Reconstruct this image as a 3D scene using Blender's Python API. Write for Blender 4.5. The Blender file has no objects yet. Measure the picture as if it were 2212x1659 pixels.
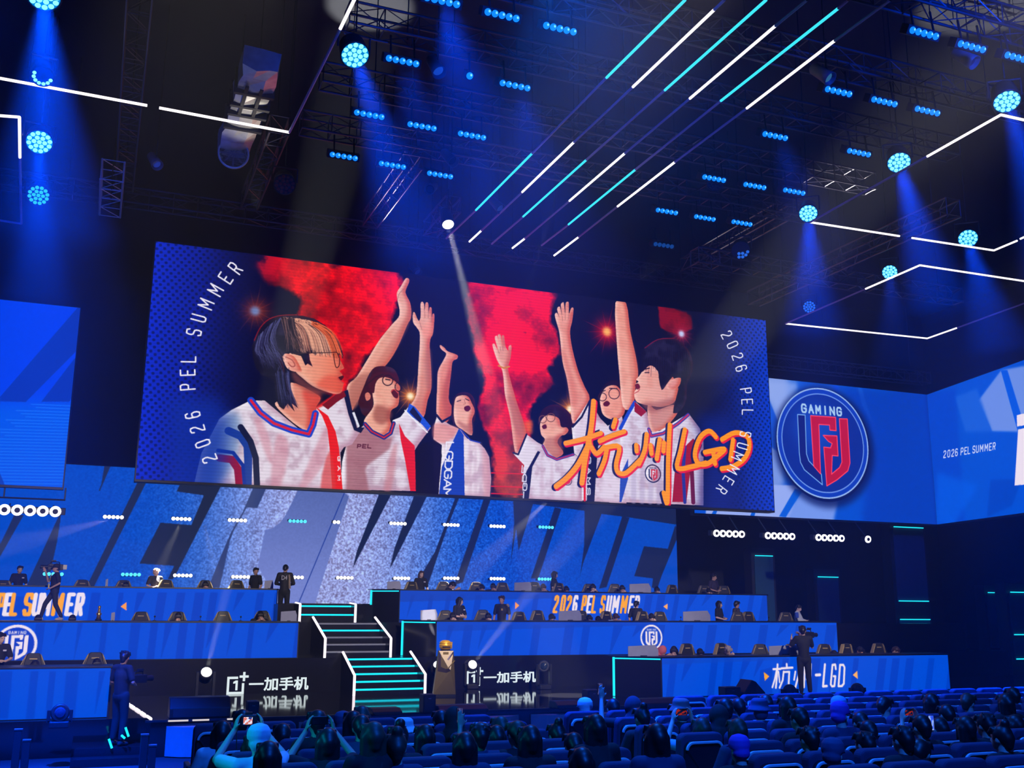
import bpy, math, random
import numpy as np
from mathutils import Vector, Matrix, Euler

random.seed(7)
RNG = np.random.default_rng(11)
SC = bpy.context.scene
COL = SC.collection
PI = math.pi

# ------------------------------------------------------------------ camera
F_PX, CX, CY = 2217.0, 1106.0, 829.5
PITCH, YAW, ROLL = math.radians(12.22), math.radians(21.78), math.radians(-0.477)
EYE = np.array([0.0, 0.0, 2.25])          # eye height above the stage deck (z = 0)


def cam_axes():
    cp, sp, cy, sy = math.cos(PITCH), math.sin(PITCH), math.cos(YAW), math.sin(YAW)
    fw = np.array([sy * cp, cy * cp, sp])
    rt = np.array([cy, -sy, 0.0])
    dn = np.cross(fw, rt)
    c, s = math.cos(ROLL), math.sin(ROLL)
    return np.array([c * rt + s * dn, -s * rt + c * dn, fw])


AX = cam_axes()
cam_d = bpy.data.cameras.new('camera')
cam_d.sensor_fit = 'HORIZONTAL'
cam_d.sensor_width = 36.0
cam_d.lens = 36.0 * F_PX / 2212.0
cam_d.clip_end = 200
cam = bpy.data.objects.new('camera', cam_d)
COL.objects.link(cam)
cam.matrix_world = Matrix(((AX[0][0], -AX[1][0], -AX[2][0], EYE[0]),
                           (AX[0][1], -AX[1][1], -AX[2][1], EYE[1]),
                           (AX[0][2], -AX[1][2], -AX[2][2], EYE[2]),
                           (0, 0, 0, 1)))
SC.camera = cam

# ------------------------------------------------------------------ view, world
SC.view_settings.view_transform = 'Standard'
SC.view_settings.look = 'None'
SC.view_settings.exposure = 0.0
SC.view_settings.gamma = 1.0
SC.view_settings.use_curve_mapping = False
SC.cycles.max_bounces = 3
SC.cycles.adaptive_threshold = 0.03
SC.cycles.diffuse_bounces = 2
SC.cycles.glossy_bounces = 3
SC.cycles.transmission_bounces = 3
SC.cycles.transparent_max_bounces = 6
SC.cycles.volume_bounces = 0
SC.cycles.caustics_reflective = False
SC.cycles.caustics_refractive = False
SC.cycles.sample_clamp_indirect = 3.0
W = bpy.data.worlds.new('hall_dark')
SC.world = W
W.use_nodes = True
W.node_tree.nodes['Background'].inputs[0].default_value = (0.004, 0.012, 0.05, 1)
W.node_tree.nodes['Background'].inputs[1].default_value = 0.25


def ray(x, y):
    return AX.T @ np.array([x - CX, y - CY, F_PX])


def onz(x, y, z):
    d = ray(x, y)
    return EYE + d * ((z - EYE[2]) / d[2])


def ony(x, y, Y):
    d = ray(x, y)
    return EYE + d * (Y / d[1])


def onp(x, y, o, n):
    d = ray(x, y)
    return EYE + d * (np.dot(np.asarray(o) - EYE, n) / np.dot(d, n))


# ------------------------------------------------------------------ lights
def aim(o, target):
    d = Vector(target) - o.location
    o.rotation_euler = d.to_track_quat('-Z', 'Y').to_euler()


def spot(name, loc, target, color, power, deg, blend=0.3, radius=0.1):
    l = bpy.data.lights.new(name, 'SPOT')
    l.energy, l.color, l.spot_size, l.spot_blend, l.shadow_soft_size = power, color, math.radians(deg), blend, radius
    o = bpy.data.objects.new(name, l)
    COL.objects.link(o)
    o.location = loc
    aim(o, target)
    return o


BLUE = (0.01, 0.13, 1.0)
# wash over the audience, from the hall's blue lamps behind and above the camera
spot('audience_wash_lamp', (4, 1.5, 10.5), (7.0, 11.0, 0.5), (0.005, 0.12, 1.0), 6000, 76, 0.7, 0.35)
spot('audience_wash_lamp', (6, 13.2, 12.3), (7.0, 10.5, 0.5), (0.01, 0.15, 1.0), 6000, 80, 0.7, 0.3)
spot('audience_side_lamp', (-1.8, 9.0, 2.8), (3.0, 9.6, 0.8), (0.0, 0.42, 0.75), 420, 30, 0.6, 0.3)
# unseen white spots added out front to brighten the stage
for tx, lx in ((-1, 1), (6, 5), (13, 9), (20, 14)):
    spot('stage_fill_spot', (lx, 4.6, 9.8), (tx, 30, 1.6), (1.0, 0.86, 0.72), 13000, 24, 0.8, 0.3)

# ------------------------------------------------------------------ materials
MATS = {}


def _mat(name):
    m = bpy.data.materials.new(name)
    m.use_nodes = True
    return m, m.node_tree.nodes, m.node_tree.links


def pbr(name, color, rough=0.6, metal=0.0, var=0.12, scale=6.0, spec=0.5, sheen=0.0):
    """principled surface with a little procedural noise in its colour"""
    if name in MATS:
        return MATS[name]
    m, N, L = _mat(name)
    b = N['Principled BSDF']
    b.inputs['Roughness'].default_value = rough
    b.inputs['Metallic'].default_value = metal
    b.inputs['Specular IOR Level'].default_value = spec
    b.inputs['Sheen Weight'].default_value = sheen
    tc = N.new('ShaderNodeTexCoord')
    nz = N.new('ShaderNodeTexNoise')
    nz.inputs['Scale'].default_value = scale
    nz.inputs['Detail'].default_value = 3
    mx = N.new('ShaderNodeMix')
    mx.data_type = 'RGBA'
    c = np.array(color[:3], float)
    mx.inputs[6].default_value = (*np.clip(c * (1 - var), 0, 1), 1)
    mx.inputs[7].default_value = (*np.clip(c * (1 + var), 0, 1), 1)
    L.new(tc.outputs['Object'], nz.inputs['Vector'])
    L.new(nz.outputs['Fac'], mx.inputs[0])
    L.new(mx.outputs[2], b.inputs['Base Color'])
    MATS[name] = m
    return m


def glow(name, color, strength=1.0, lights=False):
    """surface of a lamp, tube or lit sign"""
    if name in MATS:
        return MATS[name]
    m, N, L = _mat(name)
    N.remove(N['Principled BSDF'])
    e = N.new('ShaderNodeEmission')
    e.inputs[0].default_value = (*color, 1)
    e.inputs[1].default_value = strength
    L.new(e.outputs[0], N['Material Output'].inputs[0])
    m.cycles.emission_sampling = 'FRONT' if lights else 'NONE'
    MATS[name] = m
    return m


def s2l(c):
    c = np.asarray(c, float) / 255.0
    return np.where(c <= 0.04045, c / 12.92, ((c + 0.055) / 1.055) ** 2.4)


def rgb(r, g, b):
    return tuple(float(v) for v in s2l((r, g, b)))


BLACK = pbr('black_paint', (0.012, 0.013, 0.018), 0.55)
STEEL = pbr('dark_steel', (0.05, 0.055, 0.07), 0.4, 0.8)
ALU = pbr('truss_aluminium', (0.30, 0.29, 0.30), 0.35, 0.9)
TRU = pbr('dark_truss', (0.10, 0.09, 0.11), 0.42, 0.8)
CYAN = glow('cyan_tube', rgb(30, 225, 250), 1.3)
WHITE_TUBE = glow('white_tube', (1.0, 0.88, 0.93), 1.6)

# ------------------------------------------------------------------ mesh helpers


class MB:
    def __init__(s):
        s.v, s.f = [], []

    def add(s, vs, fs):
        n = len(s.v)
        s.v += [tuple(map(float, q)) for q in vs]
        s.f += [tuple(i + n for i in q) for q in fs]
        return s

    def box(s, c, d, rot=None):
        hx, hy, hz = d[0] / 2, d[1] / 2, d[2] / 2
        vs = [Vector((x, y, z)) for x in (-hx, hx) for y in (-hy, hy) for z in (-hz, hz)]
        if rot is not None:
            R = rot.to_matrix() if isinstance(rot, Euler) else rot
            vs = [R @ q for q in vs]
        vs = [q + Vector(c) for q in vs]
        return s.add(vs, [(0, 1, 3, 2), (4, 6, 7, 5), (0, 4, 5, 1), (2, 3, 7, 6), (0, 2, 6, 4), (1, 5, 7, 3)])

    def bb(s, a, b):
        return s.box([(p + q) / 2 for p, q in zip(a, b)], [abs(q - p) for p, q in zip(a, b)])

    def tube(s, p0, p1, r0, r1=None, n=8, cap=True):
        r1 = r0 if r1 is None else r1
        p0, p1 = Vector(p0), Vector(p1)
        d = (p1 - p0)
        if d.length < 1e-6:
            return s
        q = d.to_track_quat('Z', 'Y')
        vs = []
        for p, r in ((p0, r0), (p1, r1)):
            for i in range(n):
                a = 2 * PI * i / n
                vs.append(p + q @ Vector((r * math.cos(a), r * math.sin(a), 0)))
        fs = [(i, (i + 1) % n, n + (i + 1) % n, n + i) for i in range(n)]
        if cap:
            fs += [tuple(range(n - 1, -1, -1)), tuple(range(n, 2 * n))]
        return s.add(vs, fs)

    def path(s, pts, r, n=8):
        for a, b in zip(pts[:-1], pts[1:]):
            s.tube(a, b, r, n=n)
        return s

    def lathe(s, prof, n=20, c=(0, 0, 0), rot=None):
        vs, fs = [], []
        for r, z in prof:
            for i in range(n):
                a = 2 * PI * i / n
                vs.append(Vector((r * math.cos(a), r * math.sin(a), z)))
        if rot is not None:
            R = rot.to_matrix() if isinstance(rot, Euler) else rot
            vs = [R @ q for q in vs]
        vs = [q + Vector(c) for q in vs]
        m = len(prof)
        for j in range(m - 1):
            for i in range(n):
                fs.append((j * n + i, j * n + (i + 1) % n, (j + 1) * n + (i + 1) % n, (j + 1) * n + i))
        fs.append(tuple(range(n - 1, -1, -1)))
        fs.append(tuple(range((m - 1) * n, m * n)))
        return s.add(vs, fs)

    def ball(s, c, r, nu=14, nv=9, rot=None, zcut=None):
        if not hasattr(r, '__len__'):
            r = (r, r, r)
        prof, vs, fs = [], [], []
        for j in range(nv + 1):
            t = -PI / 2 + PI * j / nv
            for i in range(nu):
                a = 2 * PI * i / nu
                vs.append(Vector((r[0] * math.cos(t) * math.cos(a), r[1] * math.cos(t) * math.sin(a), r[2] * math.sin(t))))
        if rot is not None:
            R = rot.to_matrix() if isinstance(rot, Euler) else rot
            vs = [R @ q for q in vs]
        vs = [q + Vector(c) for q in vs]
        for j in range(nv):
            for i in range(nu):
                fs.append((j * nu + i, j * nu + (i + 1) % nu, (j + 1) * nu + (i + 1) % nu, (j + 1) * nu + i))
        return s.add(vs, fs)

    def prism(s, poly, a, b, plane='xz'):
        """poly extruded between a and b along the axis the plane leaves out"""
        n = len(poly)
        if plane == 'xz':
            vs = [(p[0], a, p[1]) for p in poly] + [(p[0], b, p[1]) for p in poly]
        elif plane == 'yz':
            vs = [(a, p[0], p[1]) for p in poly] + [(b, p[0], p[1]) for p in poly]
        else:
            vs = [(p[0], p[1], a) for p in poly] + [(p[0], p[1], b) for p in poly]
        fs = [tuple(range(n)), tuple(range(2 * n - 1, n - 1, -1))]
        fs += [(i, n + i, n + (i + 1) % n, (i + 1) % n) for i in range(n)]
        return s.add(vs, fs)

    def mesh(s, name, mat=None, smooth=False):
        me = bpy.data.meshes.new(name)
        me.from_pydata(s.v, [], s.f)
        me.validate()
        import bmesh
        bm = bmesh.new()
        bm.from_mesh(me)
        bmesh.ops.remove_doubles(bm, verts=bm.verts, dist=1e-5)
        bmesh.ops.recalc_face_normals(bm, faces=bm.faces)
        bm.to_mesh(me)
        bm.free()
        if smooth:
            me.polygons.foreach_set('use_smooth', [True] * len(me.polygons))
        if mat:
            me.materials.append(mat)
        return me

    def build(s, name, mat, parent=None, smooth=False, bevel=0.0, seg=2):
        o = bpy.data.objects.new(name, s.mesh(name, mat, smooth))
        COL.objects.link(o)
        if parent:
            o.parent = parent
        if bevel:
            md = o.modifiers.new('bevel', 'BEVEL')
            md.width, md.segments, md.limit_method = bevel, seg, 'ANGLE'
        return o


def tag(o, label, cat, group=None, kind=None):
    if label:
        o['label'] = label
    if cat:
        o['category'] = cat
    if group:
        o['group'] = group
    if kind:
        o['kind'] = kind
    return o


def thing(name, label, cat, loc=(0, 0, 0), rz=0.0, group=None):
    o = bpy.data.objects.new(name, None)
    COL.objects.link(o)
    o.empty_display_size = 0.2
    o.location = [float(v) for v in loc]
    o.rotation_euler = (0, 0, rz)
    return tag(o, label, cat, group)


def struct(o, label=None):
    o['kind'] = 'structure'
    if label:
        o['label'] = label
    return o


def dup(root, loc, rz=None, label=None, group=None):
    r = root.copy()
    COL.objects.link(r)
    r.location = [float(v) for v in loc]
    if rz is not None:
        r.rotation_euler = (0, 0, rz)
    if label:
        r['label'] = label
    if group:
        r['group'] = group
    for ch in list(root.children):
        c = ch.copy()
        COL.objects.link(c)
        c.parent = r
        for g in list(ch.children):
            d = g.copy()
            COL.objects.link(d)
            d.parent = c
    return r


def text_mesh(name, txt, size, mat, parent, m4, offset=0.0, depth=0.004, width=None):
    cu = bpy.data.curves.new('lettering_curve', 'FONT')
    cu.body = txt
    cu.size = size
    cu.offset = offset
    cu.extrude = depth
    cu.resolution_u = 3
    t = bpy.data.objects.new('lettering_tmp', cu)
    COL.objects.link(t)
    dg = bpy.context.evaluated_depsgraph_get()
    me = bpy.data.meshes.new_from_object(t.evaluated_get(dg))
    bpy.data.objects.remove(t)
    bpy.data.curves.remove(cu)
    me.name = name
    xs = [v.co.x for v in me.vertices]
    ys = [v.co.y for v in me.vertices]
    x0, x1, y0 = min(xs), max(xs), min(ys)
    k = (width / (x1 - x0)) if width else 1.0
    for v in me.vertices:
        v.co.x = (v.co.x - x0) * k
        v.co.y = (v.co.y - y0)
    me.materials.clear()
    me.materials.append(mat)
    me.transform(m4)
    o = bpy.data.objects.new(name, me)
    COL.objects.link(o)
    if parent:
        o.parent = parent
    return o


# ------------------------------------------------------------------ what the LED walls show: drawn into generated images


def boxblur(m, r):
    r = int(r)
    if r < 1:
        return m
    for _ in range(2):
        for ax in (0, 1):
            p = np.pad(m, [(r + 1, r) if k == ax else (0, 0) for k in (0, 1)], mode='edge')
            c = np.cumsum(p, axis=ax)
            n = m.shape[ax]
            m = (np.take(c, range(2 * r + 1, 2 * r + 1 + n), ax) - np.take(c, range(0, n), ax)) / (2 * r + 1)
    return m


def fbm(h, w, cell, octs=5, seed=0, gain=0.55):
    rg = np.random.default_rng(seed)
    out, amp, tot = np.zeros((h, w)), 1.0, 0.0
    for _ in range(octs):
        gh, gw = int(h / cell) + 3, int(w / cell) + 3
        g = rg.random((gh, gw))
        yy, xx = np.arange(h) / cell, np.arange(w) / cell
        yi, xi = yy.astype(int), xx.astype(int)
        ty, tx = yy - yi, xx - xi
        ty, tx = ty * ty * (3 - 2 * ty), tx * tx * (3 - 2 * tx)
        a = g[yi][:, xi] * (1 - tx) + g[yi][:, xi + 1] * tx
        b = g[yi + 1][:, xi] * (1 - tx) + g[yi + 1][:, xi + 1] * tx
        out += amp * (a * (1 - ty)[:, None] + b * ty[:, None])
        tot += amp
        amp *= gain
        cell = max(cell / 2, 1.0)
    return out / tot


def sm(pts, n=4, closed=True):
    p = np.asarray(pts, float)
    k = len(p)
    out = []
    for i in range(k if closed else k - 1):
        g = (lambda j: p[j % k]) if closed else (lambda j: p[min(max(j, 0), k - 1)])
        a, b, c, d = g(i - 1), g(i), g(i + 1), g(i + 2)
        for t in np.arange(n) / n:
            out.append(0.5 * (2 * b + (c - a) * t + (2 * a - 5 * b + 4 * c - d) * t * t + (3 * b - a - 3 * c + d) * t ** 3))
    if not closed:
        out.append(p[-1])
    return np.array(out)


GLYPH = {
    '2': [[(0, .78), (.1, .95), (.5, 1), (.9, .95), (1, .75), (.92, .6), (.08, .18), (0, 0), (1, 0)]],
    '0': [[(.2, 0), (0, .15), (0, .85), (.2, 1), (.8, 1), (1, .85), (1, .15), (.8, 0), (.2, 0)]],
    '6': [[(.95, .85), (.8, 1), (.2, 1), (0, .8), (0, .2), (.2, 0), (.8, 0), (1, .2), (1, .38), (.8, .55), (.2, .55), (0, .4)]],
    'P': [[(0, 0), (0, 1), (.8, 1), (1, .85), (1, .6), (.8, .45), (0, .45)]],
    'E': [[(1, 1), (0, 1), (0, 0), (1, 0)], [(0, .5), (.8, .5)]],
    'L': [[(0, 1), (0, 0), (1, 0)]],
    'S': [[(1, .82), (.85, 1), (.15, 1), (0, .82), (0, .65), (.15, .53), (.85, .47), (1, .35), (1, .18), (.85, 0), (.15, 0), (0, .18)]],
    'U': [[(0, 1), (0, .15), (.2, 0), (.8, 0), (1, .15), (1, 1)]],
    'M': [[(0, 0), (0, 1), (.5, .35), (1, 1), (1, 0)]],
    'R': [[(0, 0), (0, 1), (.8, 1), (1, .85), (1, .6), (.8, .48), (0, .48)], [(.55, .48), (1, 0)]],
    'N': [[(0, 0), (0, 1), (1, 0), (1, 1)]],
    'W': [[(0, 1), (.25, 0), (.5, .8), (.75, 0), (1, 1)]],
    'I': [[(.5, 0), (.5, 1)]],
    'G': [[(1, .8), (.8, 1), (.2, 1), (0, .8), (0, .2), (.2, 0), (.8, 0), (1, .2), (1, .5), (.55, .5)]],
    'A': [[(0, 0), (.5, 1), (1, 0)], [(.2, .36), (.8, .36)]],
    'D': [[(0, 0), (0, 1), (.7, 1), (1, .75), (1, .25), (.7, 0), (0, 0)]],
}


class Canvas:
    """picture on a flat panel: top-left corner o, unit vectors u (right) and v (down), size w x h metres"""

    def __init__(s, o, u, v, w, h, res, base=(0, 0, 0)):
        s.o, s.u, s.v = np.asarray(o, float), np.asarray(u, float), np.asarray(v, float)
        s.n = np.cross(s.u, s.v)
        s.w, s.h, s.k = w, h, res * 2.0
        s.W, s.H = int(round(w * s.k / 2)) * 2, int(round(h * s.k / 2)) * 2
        s.a = np.empty((s.H, s.W, 3), np.float32)
        s.a[:] = base

    def c(s, pts):                                   # photo pixels -> panel -> canvas
        out = []
        for p in pts:
            q = onp(p[0], p[1], s.o, s.n) - s.o
            out.append((np.dot(q, s.u) * s.k, np.dot(q, s.v) * s.k))
        return np.array(out)

    def pxscale(s, p):
        a, b = s.c([p, (p[0], p[1] + 4)])
        return float(np.hypot(*(b - a))) / 4

    def mask(s, q, soft=0.0):
        pad = int(soft * 2.2) + 2
        x0, x1 = int(max(q[:, 0].min() - pad, 0)), int(min(q[:, 0].max() + pad + 1, s.W))
        y0, y1 = int(max(q[:, 1].min() - pad, 0)), int(min(q[:, 1].max() + pad + 1, s.H))
        if x1 <= x0 or y1 <= y0:
            return None
        m = np.zeros((y1 - y0, x1 - x0), np.float32)
        ax, ay = q[:, 0], q[:, 1]
        bx, by = np.roll(ax, -1), np.roll(ay, -1)
        for r in range(y0, y1):
            yc = r + 0.5
            hit = ((ay <= yc) & (by > yc)) | ((by <= yc) & (ay > yc))
            if not hit.any():
                continue
            xs = np.sort(ax[hit] + (yc - ay[hit]) / (by[hit] - ay[hit]) * (bx[hit] - ax[hit]))
            for i in range(0, len(xs) - 1, 2):
                i0, i1 = int(round(max(xs[i], x0))), int(round(min(xs[i + 1], x1)))
                if i1 > i0:
                    m[r - y0, i0 - x0:i1 - x0] = 1
        if soft >= 1:
            m = boxblur(m, soft)
        return m, x0, x1, y0, y1

    def blend(s, m, x0, x1, y0, y1, col, alpha=1.0):
        t = s.a[y0:y1, x0:x1]
        mm = (m * alpha)[..., None]
        t += (np.asarray(col, np.float32) - t) * mm

    def poly(s, pts, col, alpha=1.0, smooth=0, soft=0.0, to=None, col2=None, px=True):
        """to=((x,y),(x,y)): colour runs from col at the first point to col2 at the second"""
        q = s.c(pts) if px else np.asarray(pts, float) * s.k
        if smooth:
            q = sm(q, smooth)
        r = s.mask(q, soft)
        if r is None:
            return
        m, x0, x1, y0, y1 = r
        c = np.asarray(col, np.float32)
        if to is not None:
            a, b = s.c(to)
            d = b - a
            yy, xx = np.mgrid[y0:y1, x0:x1]
            t = np.clip(((xx - a[0]) * d[0] + (yy - a[1]) * d[1]) / (d @ d), 0, 1)[..., None]
            c = c * (1 - t) + np.asarray(col2, np.float32) * t
        s.blend(m, x0, x1, y0, y1, c, alpha)
        if s.form is not None and alpha == 1.0 and soft == 0:
            s.model(m, x0, x1, y0, y1, s.form(col, len(pts)))

    form = None

    def model(s, m, x0, x1, y0, y1, rims):
        """soft light and dark along the edges of a pictured shape, so that it reads as round"""
        for kind, dx, dy, soft, col, al in rims:
            if kind == 'fold':
                h, w = m.shape
                n = fbm(h, max(4, w // 1), 46, 4, int(x0 + y0) % 97, .6)
                n = boxblur(n, 2)
                n = np.clip((n - .44) * 4.2, 0, 1) ** 1.3
                s.blend(m * n, x0, x1, y0, y1, col, al)
                continue
            P = int(soft * 2 + max(abs(dx), abs(dy)) + 4)
            b = boxblur(np.pad(m, P), soft)
            b = np.roll(np.roll(b, int(dx), 1), int(dy), 0)[P:-P, P:-P]
            s.blend(m * np.clip(1.25 * (1 - b), 0, 1), x0, x1, y0, y1, col, al)

    def stroke(s, pts, wid, col, alpha=1.0, px=True, smooth=0, taper=None):
        """wid: in photo pixels (px) or metres"""
        if px:
            wd = wid * s.pxscale(pts[0])
            q = s.c(pts)
        else:
            wd, q = wid * s.k, np.asarray(pts, float) * s.k
        if smooth:
            q = sm(q, smooth, False)
        r = wd / 2
        x0, x1 = int(max(q[:, 0].min() - r - 2, 0)), int(min(q[:, 0].max() + r + 3, s.W))
        y0, y1 = int(max(q[:, 1].min() - r - 2, 0)), int(min(q[:, 1].max() + r + 3, s.H))
        if x1 <= x0 or y1 <= y0:
            return
        yy, xx = np.mgrid[y0:y1, x0:x1].astype(np.float32)
        best = np.full(xx.shape, 1e9, np.float32)
        nseg = len(q) - 1
        for i in range(nseg):
            a, d = q[i], q[i + 1] - q[i]
            t = np.clip(((xx - a[0]) * d[0] + (yy - a[1]) * d[1]) / max(d @ d, 1e-6), 0, 1)
            rr = r
            if taper is not None:
                rr = r * (taper[0] + (taper[1] - taper[0]) * (i + t) / nseg)
            best = np.minimum(best, np.hypot(xx - a[0] - t * d[0], yy - a[1] - t * d[1]) - rr)
        s.blend(np.clip(0.5 - best, 0, 1), x0, x1, y0, y1, col, alpha)

    def blob(s, p, rad, col, alpha=1.0, power=2.0):
        c0, c1 = s.c([p])[0], rad * s.pxscale(p)
        x0, x1 = int(max(c0[0] - 3 * c1, 0)), int(min(c0[0] + 3 * c1, s.W))
        y0, y1 = int(max(c0[1] - 3 * c1, 0)), int(min(c0[1] + 3 * c1, s.H))
        if x1 <= x0 or y1 <= y0:
            return
        yy, xx = np.mgrid[y0:y1, x0:x1]
        d = np.hypot(xx - c0[0], yy - c0[1]) / c1
        s.blend(np.exp(-d ** power), x0, x1, y0, y1, col, alpha)

    def glyph(s, ch, c, r, t, wid, col):
        """letter centred at photo pixel c; r and t are its right and up vectors"""
        c, r, t = np.asarray(c, float), np.asarray(r, float), np.asarray(t, float)
        for st in GLYPH[ch]:
            s.stroke([c + (x - .5) * r + (y - .5) * t for x, y in st], wid, col)

    def finish(s, name):
        a = s.a[0::2, 0::2] + s.a[1::2, 0::2] + s.a[0::2, 1::2] + s.a[1::2, 1::2]
        a = s2l(np.clip(a / 4, 0, 255))
        h, w = a.shape[:2]
        im = bpy.data.images.new(name, w, h, alpha=False, float_buffer=True)
        im.colorspace_settings.name = 'Non-Color'
        out = np.ones((h, w, 4), np.float32)
        out[..., :3] = a[::-1]
        im.pixels.foreach_set(out.ravel())
        im.update()
        im.pack()
        return im

    def panel(s, name, parent, strength=1.0, off=0.0, gloss=0.0):
        """the lit face of the panel"""
        im = s.finish(name + '_picture')
        m, N, L = _mat(name + '_led')
        b = N['Principled BSDF']
        b.inputs['Base Color'].default_value = (0.01, 0.01, 0.012, 1)
        b.inputs['Roughness'].default_value = 0.35
        b.inputs['Specular IOR Level'].default_value = gloss
        tx = N.new('ShaderNodeTexImage')
        tx.image = im
        tx.extension = 'EXTEND'
        L.new(tx.outputs['Color'], b.inputs['Emission Color'])
        b.inputs['Emission Strength'].default_value = strength
        m.cycles.emission_sampling = 'FRONT'
        o, u, v = s.o - s.n * off, s.u, s.v
        cs = [o, o + u * s.w, o + u * s.w + v * s.h, o + v * s.h]
        me = bpy.data.meshes.new(name)
        base = np.array(parent.location) if parent else np.zeros(3)
        me.from_pydata([tuple(p - base) for p in cs], [], [(0, 3, 2, 1)])
        uv = me.uv_layers.new()
        for li, c in zip(range(4), ((0, 1), (0, 0), (1, 0), (1, 1))):
            uv.data[li].uv = c
        me.materials.append(m)
        ob = bpy.data.objects.new(name, me)
        COL.objects.link(ob)
        ob.parent = parent
        return ob

# ------------------------------------------------------------------ the hall
DARKWALL = pbr('dark_acoustic_wall', (0.02, 0.024, 0.035), 0.9, scale=1.5)
CEILM = pbr('dark_ceiling', (0.016, 0.018, 0.026), 0.95, scale=1.0)
struct(MB().bb((-16, -4, -0.75), (40, 40, -0.7)).build('floor', pbr('dark_carpet', (0.02, 0.022, 0.03), 0.95, scale=3)))
struct(MB().bb((-16, -4, -0.7), (-15.8, 40, 17)).build('wall_left', DARKWALL))
struct(MB().bb((37, -4, -0.7), (37.2, 40, 17)).build('wall_right', DARKWALL))
struct(MB().bb((-16, 38, -0.7), (37, 38.2, 17)).build('wall_back', DARKWALL))
struct(MB().bb((-16, -4, 16.4), (37, 38, 16.6)).build('ceiling', CEILM))

# stage deck and the two raised tiers
DECK = pbr('black_gloss_stage', (0.010, 0.010, 0.012), 0.06, 0.0, scale=2.0, spec=0.8)
RISER = pbr('black_gloss_riser', (0.011, 0.011, 0.014), 0.2, 0.0, scale=2.0, spec=0.5)
YA, YB, YC, YW = 23.9, 28.0, 31.3, 34.0
ZB, ZC = 0.87, 1.76
st = thing('stage', 'low black stage with a glossy reflecting deck in front of the seats', 'stage', (12, 22, -0.7))
b = MB()
b.prism([(1.3 - 12, 22.25 - 22), (30 - 12, 22.25 - 22), (30 - 12, 37.5 - 22), (-10 - 12, 37.5 - 22), (-10 - 12, 22.75 - 22), (1.25 - 12, 22.75 - 22)], 0.0, 0.7, 'xy')
b.build('deck', DECK, st)
b = MB().bb((1.2 - 12, 0.2, 0.66), (30 - 12, 0.26, 0.70))
b.build('front_edge', STEEL, st)
PINK = pbr('pale_stage_apron', (0.42, 0.33, 0.38), 0.5)
for i in range(7):                                     # curved pale apron panels under the lip of the deck
    x = 1.6 + i * 2.6
    b = MB()
    pts = [(x - 12 + 2.3 * k / 8, 0.20 - 0.35 * math.sin(PI * k / 8) ** 0.5) for k in range(9)]
    b.prism(pts + [(pts[-1][0], 0.23), (pts[0][0], 0.23)], 0.02, 0.58, 'xy')
    b.build('apron_panel', PINK, st, smooth=False)
b = MB()
p0, p1 = np.array([0.95, 26.3]), np.array([1.32, 22.2])
for k in range(5):
    a, c = p0 + (p1 - p0) * (k / 5 + .02), p0 + (p1 - p0) * ((k + 1) / 5 - .04)
    b.tube((a[0] - 12, a[1] - 22, 0.715), (c[0] - 12, c[1] - 22, 0.715), 0.03, n=6)
b.build('edge_light', WHITE_TUBE, st)
for xa_, xb_ in ((1.62, 2.0), (2.08, 2.4), (2.75, 3.15)):
    MB().tube((xa_ - 12, 0.16, 0.685), (xb_ - 12, 0.16, 0.685), .018, n=6).build('front_light', glow('dim_white_tube', (1, .9, .92), .7), st)
# light lines let into the deck, by the right-hand desk
b = MB()
q0, q1 = onz(1275, 1473, 0.02), onz(1610, 1504, 0.02)
b.tube((q0[0] - 12, q0[1] - 22, 0.705), (q1[0] - 12, q1[1] - 22, 0.705), 0.018, n=5)
b.build('deck_light_line', glow('pale_line', (1, .85, .9), .8), st)

t = thing('stage_riser', 'first raised black tier behind the front desks carrying the phone maker signs', 'riser', (12, YB, 0))
b = MB().bb((-10 - 12, 0, 0), (30 - 12, YC - 1.5 - YB, ZB))
b.build('tier_block', RISER, t)
r2 = thing('stage_riser', 'upper black tier at the back of the stage behind the middle desks', 'riser', (12, YC - 1.5, 0))
MB().bb((-10 - 12, 0, 0), (30 - 12, YW + 0.2 - YC + 1.5, ZC)).build('tier_block', RISER, r2)

# phone maker signs on the riser: square mark with a 1 and a plus, then four characters
SIGNW = glow('sign_white', rgb(226, 240, 242), 1.0)


def phone_sign(px0, px1, y0, y1, label):
    a, c = ony(px0, y1, YB - .02), ony(px1, y0, YB - .02)
    w, h = c[0] - a[0], c[2] - a[2]
    root = thing('illuminated_sign', label, 'sign', (a[0], YB - 0.012, a[2]), 0, 'phone maker signs on the riser')
    s = h * 0.80
    k = s * .13
    m = MB()
    for q in (((0, 0), (s, k)), ((0, 0), (k, s)), ((0, s - k), (s * .62, s)), ((s - k, 0), (s, s * .62))):
        m.bb((q[0][0], -.012, q[0][1]), (q[1][0], .012, q[1][1]))
    m.build('square_mark', SIGNW, root)
    m = MB()
    m.bb((s * .97 - h * .21, -.012, s - k * .5), (s * .97 + h * .21, .012, s + k * .5))
    m.bb((s * .97 - k * .5, -.012, s - h * .21), (s * .97 + k * .5, .012, s + h * .21))
    m.build('plus_mark', SIGNW, root)
    m = MB().prism([(s * .5, s * .22), (s * .62, s * .22), (s * .62, s * .78), (s * .5, s * .78), (s * .36, s * .70), (s * .36, s * .60), (s * .5, s * .63)], -.012, .012)
    m.build('numeral', SIGNW, root)
    T = Matrix.Translation((s * 1.28, 0, h * .12)) @ Matrix.Rotation(PI / 2, 4, 'X')
    text_mesh('lettering', '一加手机', h * .64, SIGNW, root, T, offset=h * .016, width=w - s * 1.28)
    return root


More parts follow.
